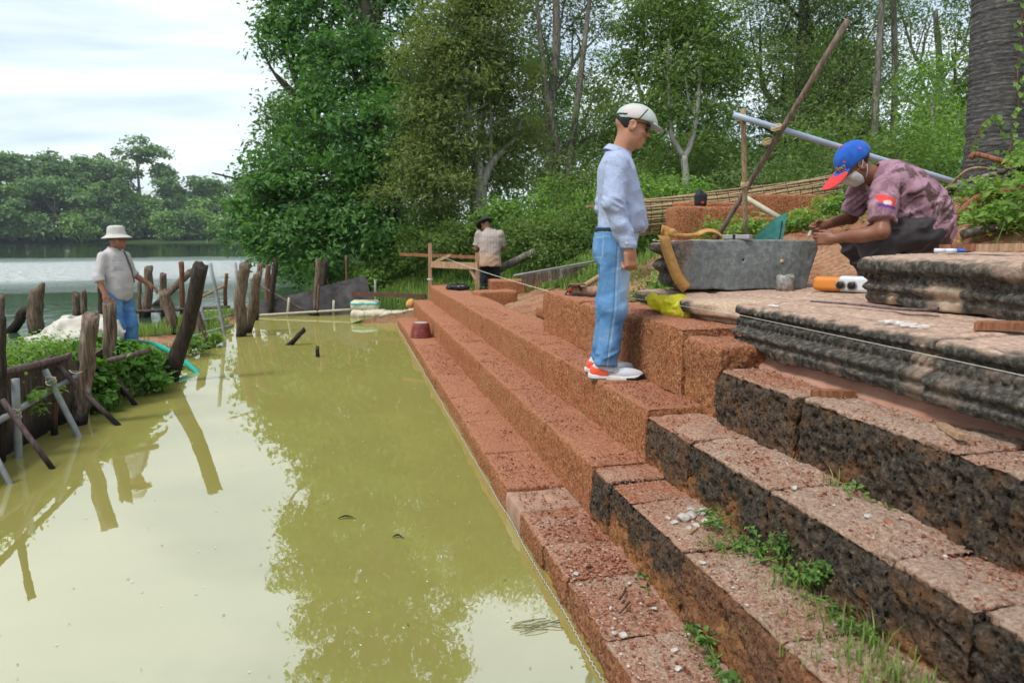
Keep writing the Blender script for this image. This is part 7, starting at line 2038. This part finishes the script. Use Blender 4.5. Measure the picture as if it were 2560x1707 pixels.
# weeds straggling over the bare soil
def soilmask(x, y):
    P = np.stack([x, y, x * 0], -1)
    n = fbm(P * 1.5, 3, 44)
    return sstep(.12, .45, n + .35 * sstep(4.6, 5.6, x)) * .8
x, y = scatter_xy(30000, 2.6, 7.5, 3.6, 9.0, lambda x, y: soilmask(x, y) * ((x > 3.5) | (y > 4.95)), 7)
k = ~((x < 3.5) & (y < 5.0)); x, y = x[k], y[k]
z = land_z(x, y)
V, F, a = ground_leaves(0, x, y, z, .09, .036, .022, 8)
tag(mesh('soil_weeds', V, F, L_LIGHT, None, False, {'tint': a}), 'small creeping weeds scattered over the bare soil mound', 'weeds', kind='stuff')

def herb(label, lobes, n, L, Wd, leaf, seed, name='leafy_plant', cat='plant', rc=.06, stem=None, group=None, shell=.2):
    t = empty(name, (0, 0, 0), 0, label, cat, group)
    V, F, a = foliage(lobes, n, L, Wd, seed, 14, rc, shell, .9); mesh('leaves', V, F, leaf, t, False, {'tint': a})
    rs = np.random.RandomState(seed); ps = []
    for l in lobes:
        for k in range(3):
            e = np.array(l[:3]) + rs.normal(size=3) * np.array(l[3:]) * .5; b = np.array([e[0] + rs.normal() * .05, e[1] + rs.normal() * .05, (stem if stem is not None else l[2] - l[5])])
            ps.append(tube(curve([b, (b + e) / 2 + rs.normal(size=3) * .02, e], 3), np.linspace(.005, .002, 7), 4))
    V, F = join(ps); tag(mesh('stems', V, F, L_GRASS, t, True, {'tint': np.full(len(F), .4)}), kind='stuff')
    return t
# bund: hanging vines, herbs
herb('tangle of broad-leaved vines hanging over the bund edge beside the squared post', [(-2.32, 7.25, .30, .18, .25, .22), (-2.22, 7.75, .34, .22, .3, .22), (-2.12, 8.15, .24, .18, .28, .2), (-2.45, 7.7, .45, .25, .35, .16), (-2.05, 7.85, .14, .12, .3, .12), (-2.25, 7.1, .12, .12, .2, .12), (-2.0, 8.5, .12, .12, .2, .1)], 4200, .075, .062, m_leaf('leaf_vine', (.035, .095, .018), (.12, .26, .04), (.30, .44, .08), .35, .45), 501, 'vine_tangle', 'vine', .05, .02)
herb('light green feathery herbs on the bund at the left edge', [(-2.75, 5.6, .62, .3, .4, .14), (-2.8, 6.2, .60, .3, .4, .15), (-2.75, 6.9, .58, .3, .4, .15), (-2.95, 7.6, .52, .35, .4, .15), (-3.2, 6.6, .55, .35, .5, .16), (-2.9, 5.0, .6, .3, .4, .14)], 6000, .045, .022, L_LIGHT, 502, 'herb_patch', 'herbs', .06, .3)
herb('low green weeds on the bund under the white sack', [(-2.75, 8.5, .38, .35, .35, .12), (-3.1, 8.1, .42, .35, .3, .12), (-2.5, 8.9, .28, .25, .3, .1)], 2400, .05, .03, L_LIGHT, 503, 'herb_patch', 'herbs', .06, .2)
herb('small leafy vine twig creeping over the grey rail pipe', [(-2.38, 6.05, .38, .07, .18, .05), (-2.36, 5.95, .28, .05, .08, .06)], 90, .06, .04, L_LIGHT, 504, 'vine_twig', 'vine', .04, .25)
herb('pale green creeper at the waterline behind the thick dark post', [(-1.98, 11.0, .10, .15, .4, .08), (-2.1, 10.3, .16, .15, .4, .1)], 700, .06, .04, L_LIGHT, 505, 'vine_twig', 'vine', .05, .05)
bz = lambda x, y: .30 + 0 * x
x, y = scatter_xy(15000, -4.6, -1.6, 8.4, 15.0, lambda x, y: ((x < bund_edge(y) - .12) & (x > bund_edge(y) - .12 - np.interp(y, [8, 12, 15], [2.0, 1.6, 1.1])) & (fbm(np.stack([x, y, x * 0], -1) * 1.3, 3, 8) > -.12)).astype(float), 9)
_q = np.clip((bund_edge(y) - .05 - x) / np.interp(y, [-9, 6, 9, 12, 15, 19], [2.6, 2.6, 2.4, 1.9, 1.4, 1.0]), .02, .98)
z = .31 * np.sin(np.pi * _q) ** .35 - .22
V, F, a = blades(np.stack([x, y, z + .0], -1), .14, .014, 10)
tag(mesh('bund_grass', V, F, L_GRASS, None, False, {'tint': a}), 'short bright grass growing on the bund around the hatted man', 'grass', kind='stuff')
# lush weeds and dry brushwood at the foot of the palm
herb('lush bright green weeds on the mound below the palm', [(4.6, 3.7, 1.92, .35, .35, .14), (5.0, 3.9, 2.05, .35, .35, .16), (5.2, 4.4, 2.12, .3, .3, .14), (5.5, 4.6, 2.25, .3, .3, .16), (4.9, 3.3, 1.95, .35, .3, .14), (5.4, 3.8, 2.2, .35, .35, .16), (4.35, 3.95, 1.72, .25, .25, .1), (4.7, 4.4, 1.92, .25, .25, .1)], 5200, .050, .036, L_LIGHT, 510, 'herb_patch', 'herbs', .07, 1.5)
herb('small green weeds on the soil behind the strapped stone', [(2.9, 5.4, 1.34, .2, .25, .09), (2.65, 5.2, 1.18, .15, .25, .1), (3.3, 5.6, 1.48, .2, .25, .08), (2.75, 5.7, 1.2, .15, .2, .1)], 1500, .05, .03, L_LIGHT, 511, 'herb_patch', 'herbs', .05, 1.0)
herb('leafy weeds at the left foot of the strapped stone', [(2.45, 5.15, 1.02, .14, .2, .12), (2.5, 5.5, 1.05, .15, .2, .12), (2.4, 5.9, .95, .15, .2, .1)], 1300, .05, .028, L_MID, 512, 'herb_patch', 'herbs', .05, .8)
herb('leafy weeds in front of the red blocks by the bamboo screen', [(3.9, 6.3, 1.70, .2, .25, .1), (3.6, 6.5, 1.66, .2, .25, .1), (4.3, 6.1, 1.76, .2, .25, .1), (4.9, 6.3, 1.92, .3, .3, .12)], 1800, .05, .032, L_LIGHT, 513, 'herb_patch', 'herbs', .05, 1.5)
_rs = np.random.RandomState(33)
_br = [((4.55, 4.75, 1.95), (5.4, 4.35, 2.22), .035, 'thick crooked dry branch on the mound left of the palm', BARKD), ((4.6, 4.65, 1.98), (5.6, 4.2, 2.30), .022, 'thin dry branch lying over the crooked one by the palm', BARK), ((4.75, 5.05, 2.0), (5.2, 4.75, 2.14), .018, 'pale dry twig leaning on the brushwood by the palm', BAMB),
       ((4.98, 4.85, 2.24), (5.18, 4.66, 2.08), .028, 'splintered stump of wood beside the palm', TIMBERR), ((4.15, 4.05, 1.62), (5.3, 3.75, 2.12), .032, 'long brown branch on the soil below the brushwood', BARK), ((4.4, 4.4, 1.72), (4.95, 4.2, 1.98), .035, 'dark peeled branch half buried under the brushwood', TIMBERR), ((5.15, 3.35, 2.12), (5.7, 2.9, 2.25), .03, 'cut branch with a pale end among the lush weeds', BARKD), ((4.9, 4.5, 2.1), (5.7, 4.75, 2.42), .02, 'curved dry root hanging round the foot of the palm', BARK)]
for k, (a_, b_, r, lab, mt) in enumerate(_br):
    a_ = np.array(a_); b_ = np.array(b_); m1 = a_ * .66 + b_ * .34 + _rs.normal(size=3) * .05; m2 = a_ * .33 + b_ * .67 + _rs.normal(size=3) * .06
    V, F = tube(curve([a_, m1, m2, b_], 7), np.linspace(r, r * .55, 22), 8, jit=.25, seed=k); tag(mesh('dry_branch', V, F, mt), lab, 'branch', 'brushwood by the palm')
# ivy on the palm
iv = empty('palm_ivy', (0, 0, 0), 0, 'heart-leaved ivy climbing the palm trunk', 'ivy')
_p = curve([(5.50, 5.03, 2.15), (5.60, 5.02, 2.6), (5.56, 5.03, 3.0), (5.55, 5.03, 3.4), (5.50, 5.04, 3.9), (5.50, 5.05, 4.4)], 6)
_p2 = curve([(5.28, 5.15, 2.35), (5.32, 5.08, 2.55), (5.42, 5.04, 2.6), (5.46, 5.03, 2.45)], 6)
V, F = join([tube(_p, .005, 5), tube(_p2, .003, 5)]); mesh('stem', V, F, TIMBERR, iv)
C = np.concatenate([np.repeat(_p, 2, 0) + _rs.normal(size=(len(_p) * 2, 3)) * [.05, .01, .02], _p2 + _rs.normal(size=(len(_p2), 3)) * .01]); C[:, 1] -= .02
V, F = leaf_quads(C, np.tile([-.2, -1., .35], (len(C), 1)) + _rs.normal(size=C.shape) * .2, .06, .055, _rs, .1)
mesh('leaves', V, F, L_LIGHT, iv, False, {'tint': _rs.rand(len(F))})

L_WEED = m_leaf('leaf_weed', (.045, .10, .022), (.12, .22, .05), (.26, .29, .11), .25, .25)
L_DRY = m_leaf('leaf_dry_grass', (.09, .15, .03), (.20, .27, .07), (.36, .34, .16), .25, .2)
# steps: weeds in the joints
SW = [('leafy weed clump in the corner of the third step, beside the rubble', [(1.46, 2.46, .44, .05, .14, .035), (1.49, 2.30, .44, .04, .10, .04)], 520, .022, .013, .42),
      ('creeping green weeds along the foot of the black riser', [(1.47, 2.16, .425, .06, .14, .02), (1.44, 2.32, .42, .09, .12, .012)], 420, .018, .011, .42),
      ('round dark green clover tuft against the black riser', [(1.50, 2.115, .50, .035, .04, .05)], 420, .020, .016, .42),
      ('second clover tuft lower down against the black riser', [(1.50, 1.93, .49, .035, .05, .05)], 420, .020, .016, .42),
      ('low clover patch along the foot of the black riser', [(1.47, 1.98, .43, .05, .10, .022), (1.48, 1.80, .43, .05, .10, .02), (1.46, 1.66, .43, .06, .08, .025)], 700, .018, .013, .42),
      ('broad-leaved weeds in the corner of the lowest step', [(1.19, 2.20, .17, .03, .06, .03), (1.185, 2.06, .18, .035, .07, .04), (1.18, 1.93, .17, .04, .06, .03)], 330, .028, .022, .14),
      ('small weed sprig at the foot of the second riser', [(1.205, 2.62, .165, .015, .025, .02)], 26, .030, .014, .14),
      ('tiny plants at the foot of the highest black riser', [(1.80, 2.13, .68, .015, .05, .02), (1.815, 1.98, .68, .015, .03, .02)], 70, .022, .011, .66)]
for k, (lab, lb, n, L, Wd, zs_) in enumerate(SW):
    herb(lab, lb, int(n * .42), L, Wd, L_WEED, 530 + k, 'step_weed', 'weed', .018, zs_, 'weeds growing on the steps')
def tuft(label, c, n, h, seed, spread=.05, w=.004):
    rs = np.random.RandomState(seed)
    P = np.array(c) + rs.normal(size=(n, 3)) * [spread, spread, 0]
    V, F, a = blades(P, h, w, seed, .9)
    return tag(mesh('grass_tuft', V, F, L_DRY, None, False, {'tint': a}), label, 'grass tuft', 'grass tufts on the steps', 'stuff')
tuft('tall grass tuft at the bottom of the black riser near the lower edge', (1.46, 1.60, .41), 45, .085, 1)
tuft('spreading grass on the second step at the lower right', (1.40, 1.56, .41), 110, .045, 2, .07)
tuft('thin grass among the clover patch', (1.44, 1.84, .41), 50, .05, 3, .06)
tuft('grass blades beside the round clover tuft', (1.43, 1.98, .41), 40, .05, 4, .05)
tuft('few pale grass blades on the dusty top of the third step', (1.79, 2.24, .66), 14, .05, 5, .02)
tuft('wispy grass on the second step below the rubble', (1.36, 2.28, .41), 70, .03, 6, .06, .003)
tuft('dense grass at the lower right corner of the second step', (1.42, 1.42, .41), 220, .05, 7, .07)
tuft('sparse dry grass spread over the second step below the clover', (1.36, 1.66, .41), 160, .03, 8, .09, .003)

# grit and crumbs on the treads
def crumbs(n, x0, x1, y0, y1, z, smin_, smax_, seed, dens=None):
    rs = np.random.RandomState(seed)
    y = y0 + (y1 - y0) * rs.rand(n) ** 1.35; x = x0 + (x1 - x0) * rs.rand(n)
    if dens is not None:
        k = rs.rand(n) < dens(x, y); x, y = x[k], y[k]
    n = len(x)
    s = smin_ + (smax_ - smin_) * rs.rand(n) ** 4
    T = np.array([(1, 0, 0), (-1, 0, 0), (0, 1, 0), (0, -1, 0), (0, 0, 1), (0, 0, -1)], float)
    Fo = np.array([(0, 2, 4), (2, 1, 4), (1, 3, 4), (3, 0, 4), (2, 0, 5), (1, 2, 5), (3, 1, 5), (0, 3, 5)])
    V = T[None] * (s[:, None, None] * (.55 + .9 * rs.rand(n, 6, 1)))
    a = rs.rand(n) * 6.28; ca, sa = np.cos(a)[:, None], np.sin(a)[:, None]
    V = np.stack([V[:, :, 0] * ca - V[:, :, 1] * sa, V[:, :, 0] * sa + V[:, :, 1] * ca, V[:, :, 2] * .6], -1)
    V += np.stack([x, y, np.full(n, z) + s * .3], -1)[:, None]
    F = (np.arange(n)[:, None, None] * 6 + Fo[None]).reshape(-1, 3)
    return V.reshape(-1, 3), F, np.repeat(rs.rand(n), 8)
GRIT = NT('grit'); GRIT = GRIT.fin(GRIT.ramp(GRIT.attr('tint'), (.0, (.10, .03, .018)), (.45, (.28, .10, .06)), (.75, (.36, .20, .13)), (.95, (.40, .31, .26)), (1., (.54, .50, .46))), .9, None, .15)
GRITR = NT('red_grit'); GRITR = GRITR.fin(GRITR.ramp(GRITR.attr('tint'), (.0, (.06, .018, .010)), (.6, (.24, .075, .042)), (1., (.38, .16, .10))), .9, None, .15)
for nm, lab, mt, prm in (('step_grit', 'loose grit and stone crumbs on the near part of the lowest step', GRIT, (5200, .89, 1.20, .6, 3.4, .136, .0015, .010, 1)), ('step_grit', 'loose grit on the near part of the second step', GRIT, (4200, 1.24, 1.51, .7, 3.3, .408, .0015, .008, 2)),
                       ('step_grit', 'loose grit on the near part of the third step', GRIT, (4200, 1.55, 1.83, .6, 3.3, .657, .0015, .009, 3)), ('step_grit', 'loose grit on the black top course', GRIT, (3600, 1.86, 2.12, .6, 3.2, .93, .0015, .007, 4)),
                       ('step_grit', 'red laterite crumbs on the far part of the lowest step', GRITR, (5200, .90, 1.20, 2.7, 9.5, .134, .002, .010, 5)), ('step_grit', 'red laterite crumbs on the far part of the second step', GRITR, (3600, 1.24, 1.51, 3.3, 9.5, .412, .002, .008, 6)),
                       ('step_grit', 'red laterite crumbs on the far part of the third step', GRITR, (2600, 1.56, 1.83, 3.4, 9, .704, .002, .008, 7)), ('step_grit', 'red laterite crumbs on the raw-cut top course', GRITR, (1500, 1.86, 2.1, 3.3, 6.4, 1.083, .002, .007, 8))):
    V, F, a = crumbs(*prm); tag(mesh(nm, V, F, mt, None, False, {'tint': a}), lab, 'grit', kind='stuff')
# individual stones
ROCKW = simple('pale_rock', (.44, .40, .36), .85, .3, 25, .004, 60)
ROCKR = simple('red_rock', (.28, .12, .075), .9, .3, 25, .004, 60)
def rock(label, c, s, seed, mt=ROCKW, group='stones lying on the steps'):
    bm = bmesh.new(); bmesh.ops.create_icosphere(bm, subdivisions=2, radius=1)
    V = np.array([v.co for v in bm.verts]); F = np.array([[v.index for v in f.verts] for f in bm.faces]); bm.free()
    rs = np.random.RandomState(seed)
    for _ in range(7):
        n = rs.normal(size=3); n /= np.linalg.norm(n); d = rs.uniform(.45, .8)
        k = np.maximum(V @ n - d, 0); V = V - k[:, None] * n
    V = V * (1 + .12 * vnoise(V * 2 + seed, seed))[:, None]
    V = V * np.asarray(s, float); V = V @ rot('Z', rs.rand() * 360)
    o = mesh('stone', V, F, mt, None, False); o.location = (c[0], c[1], c[2] + s[2] * .5)
    return tag(o, label, 'stone', group)
for k, (x, y, s, lab) in enumerate([(1.36, 2.60, .030, 'largest pale rubble stone, left of the heap on the second step'), (1.41, 2.62, .026, 'pale rubble stone in the middle of the heap on the second step'), (1.47, 2.64, .027, 'pale rubble stone at the back of the heap by the riser'), (1.31, 2.57, .018, 'flat pale stone at the left of the rubble heap'), (1.38, 2.52, .018, 'upright white splinter in front of the rubble heap'), (1.44, 2.56, .016, 'small stone at the right of the rubble heap'),
                                  (1.34, 2.50, .014, 'small stone in front of the rubble heap'), (1.48, 2.52, .014, 'small stone against the riser right of the rubble heap'), (1.30, 2.62, .013, 'small flat stone behind the left of the rubble heap'), (1.44, 2.68, .017, 'flat grey stone behind the rubble heap')]):
    rock(lab, (x, y, .41), (s * 1.15, s * .9, s * .7), 700 + k, group='rubble heap on the second step')
for k, (x, y, s, lab, mt) in enumerate([(.94, 2.75, .014, 'small grey stone at the edge of the lowest step', ROCKW), (1.02, 2.69, .016, 'flat brown stone on the lowest step', ROCKR), (1.13, 2.62, .012, 'small white stone in the middle of the lowest step', ROCKW), (1.19, 2.60, .022, 'brown stone leaning in the corner of the lowest step', ROCKR), (.955, 2.25, .018, 'white angular stone near the edge of the lowest step', ROCKW), (.93, 2.28, .012, 'smaller white stone beside the angular one', ROCKW), (1.10, 2.12, .016, 'lone white stone near the weeds on the lowest step', ROCKW), (1.15, 2.40, .013, 'white stone close to the riser on the lowest step', ROCKW),
                                      (.98, 2.45, .011, 'white chip left of the twigs on the lowest step', ROCKW), (1.14, 2.45, .018, 'reddish stone near the riser on the lowest step', ROCKR), (1.06, 2.02, .013, 'small pale stone low on the lowest step', ROCKW), (1.25, 2.22, .012, 'white chip on the arris of the second step', ROCKW), (1.62, 2.22, .016, 'pale flake at the front edge of the third step', ROCKW), (1.72, 1.86, .020, 'pink stone on the gravelly third step', ROCKR), (1.70, 1.93, .016, 'round pale pebble on the gravelly third step', ROCKW), (1.99, 3.9, .012, 'small grey stone in front of the white shoes', ROCKW)]):
    rock(lab, (x, y, .137 if x < 1.22 else (.408 if x < 1.5 else (.66 if x < 1.9 else .705))), (s * 1.2, s * .9, s * .65), 730 + k, mt)
wedge_piece((1.30, 2.44), (1.37, 2.50), .022, .012, .010, .412, 'flat orange wood chip in front of the rubble heap', TIMBER, 9, 'wood_chip')
for lab, a_, b_, z_ in (('thin dry twig on the lowest step, upper one', (1.04, 2.50), (1.10, 2.58), .142), ('thin dry twig on the lowest step, lower one', (1.00, 2.40), (1.07, 2.47), .142), ('dark twig by the edge of the lowest step', (1.00, 2.80), (1.03, 2.79), .142)):
    V, F = tube(curve([(*a_, z_), ((a_[0] + b_[0]) / 2 + .004, (a_[1] + b_[1]) / 2, z_ + .002), (*b_, z_)], 4), .005, 5); tag(mesh('dry_twig', V, F, POSTR), lab, 'twig', 'twigs on the steps')
# white twisted line at the waterline of the steps
_y = np.arange(1.2, 13.0, .015)
p = np.stack([.858 + .004 * np.sin(_y * 180) + .006 * vnoise(np.stack([_y * 3, _y * 0, _y * 0], -1), 3), _y, .010 + .003 * np.cos(_y * 180)], -1)
V, F = tube(p, .0026, 5); tag(mesh('water_line_cord', V, F, simple('white_cord', (.42, .40, .38), .8)), 'white twisted cord along the waterline of the lowest step', 'cord')
# flecks floating on the pool
rs = np.random.RandomState(77); n = 240
C = np.stack([rs.uniform(-2.0, .84, n), 1.6 + 10 * rs.rand(n) ** 1.6, np.full(n, .004)], -1)
V, F = leaf_quads(C, np.tile([0, 0, 1.], (n, 1)) + rs.normal(size=(n, 3)) * .03, .014 * (.4 + rs.rand(n)), .008, rs, .05)
V[:, 2] = np.maximum(V[:, 2], .003)
FLK = NT('flecks'); FLK = FLK.fin(FLK.ramp(FLK.attr('tint'), (.0, (.05, .04, .02)), (.4, (.25, .22, .12)), (.6, (.62, .60, .52))), .6)
tag(mesh('floating_flecks', V, F, FLK, None, False, {'tint': rs.rand(n)}), 'tiny leaves and petals floating on the muddy pool', 'flecks', kind='stuff')
ps = []
for k in range(9):
    a = rs.uniform(-.4, .4); c = np.array([.70 + rs.normal() * .03, 2.62 + rs.normal() * .03, .006]); d = np.array([math.cos(a), math.sin(a), 0]) * rs.uniform(.04, .10)
    ps.append(tube(np.array([c - d, c + [0, 0, .004], c + d]), .0022, 4))
V, F = join(ps); tag(mesh('floating_straw', V, F, simple('wet_straw', (.20, .19, .08), .6)), 'small raft of floating straw beside the lowest step', 'straw')
for lab, c, a, L in (('floating curled leaf in the middle of the pool', (-.05, 3.95, .008), .1, .05), ('dark floating leaf in the middle of the pool', (.22, 3.62, .008), -.2, .03)):
    V, F = tube(curve([(c[0] - L, c[1], c[2]), (c[0], c[1] + .01, c[2] + .008), (c[0] + L, c[1] - .02, c[2])], 5), np.array([.002, .004, .006, .008, .009, .009, .008, .006, .004, .003, .002]), 6, squash=.4); tag(mesh('floating_leaf', V, F, POSTR), lab, 'leaf', 'floating leaves')

# far wood behind the single trees of the other shore: reads as one mass
lb = []
rs = np.random.RandomState(4)
for az in np.arange(-34, 4, .55):
    D = 285 + rs.normal() * 3; hgt = np.interp(az, [-34, -24, -20, -17, -15, -12, -6, 4], [26, 27, 23, 21, 19, 15, 16, 18]) * (.85 + .2 * rs.rand())
    for k in range(4): lb.append((D * math.sin(R(az)), D * math.cos(R(az)), 1 + hgt * (k + .5) / 4, 2.6, 2.2, hgt / 6.5))
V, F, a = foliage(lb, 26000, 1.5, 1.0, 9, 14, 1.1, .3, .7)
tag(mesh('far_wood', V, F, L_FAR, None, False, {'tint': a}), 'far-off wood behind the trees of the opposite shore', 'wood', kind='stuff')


# thin summer haze over the lake
V, F = box(-60, 150, 22, 760, 420, 47)
HZ = bpy.data.materials.new('haze_air'); HZ.use_nodes = True
HZ.node_tree.nodes.clear()
_o = HZ.node_tree.nodes.new('ShaderNodeOutputMaterial'); _pv = HZ.node_tree.nodes.new('ShaderNodeVolumePrincipled')
_pv.inputs['Color'].default_value = (.82, .91, 1.0, 1); _pv.inputs['Density'].default_value = .00026; _pv.inputs['Anisotropy'].default_value = .2
HZ.node_tree.links.new(_pv.outputs[0], _o.inputs['Volume'])
tag(mesh('haze', V, F, HZ, None, False), kind='stuff')
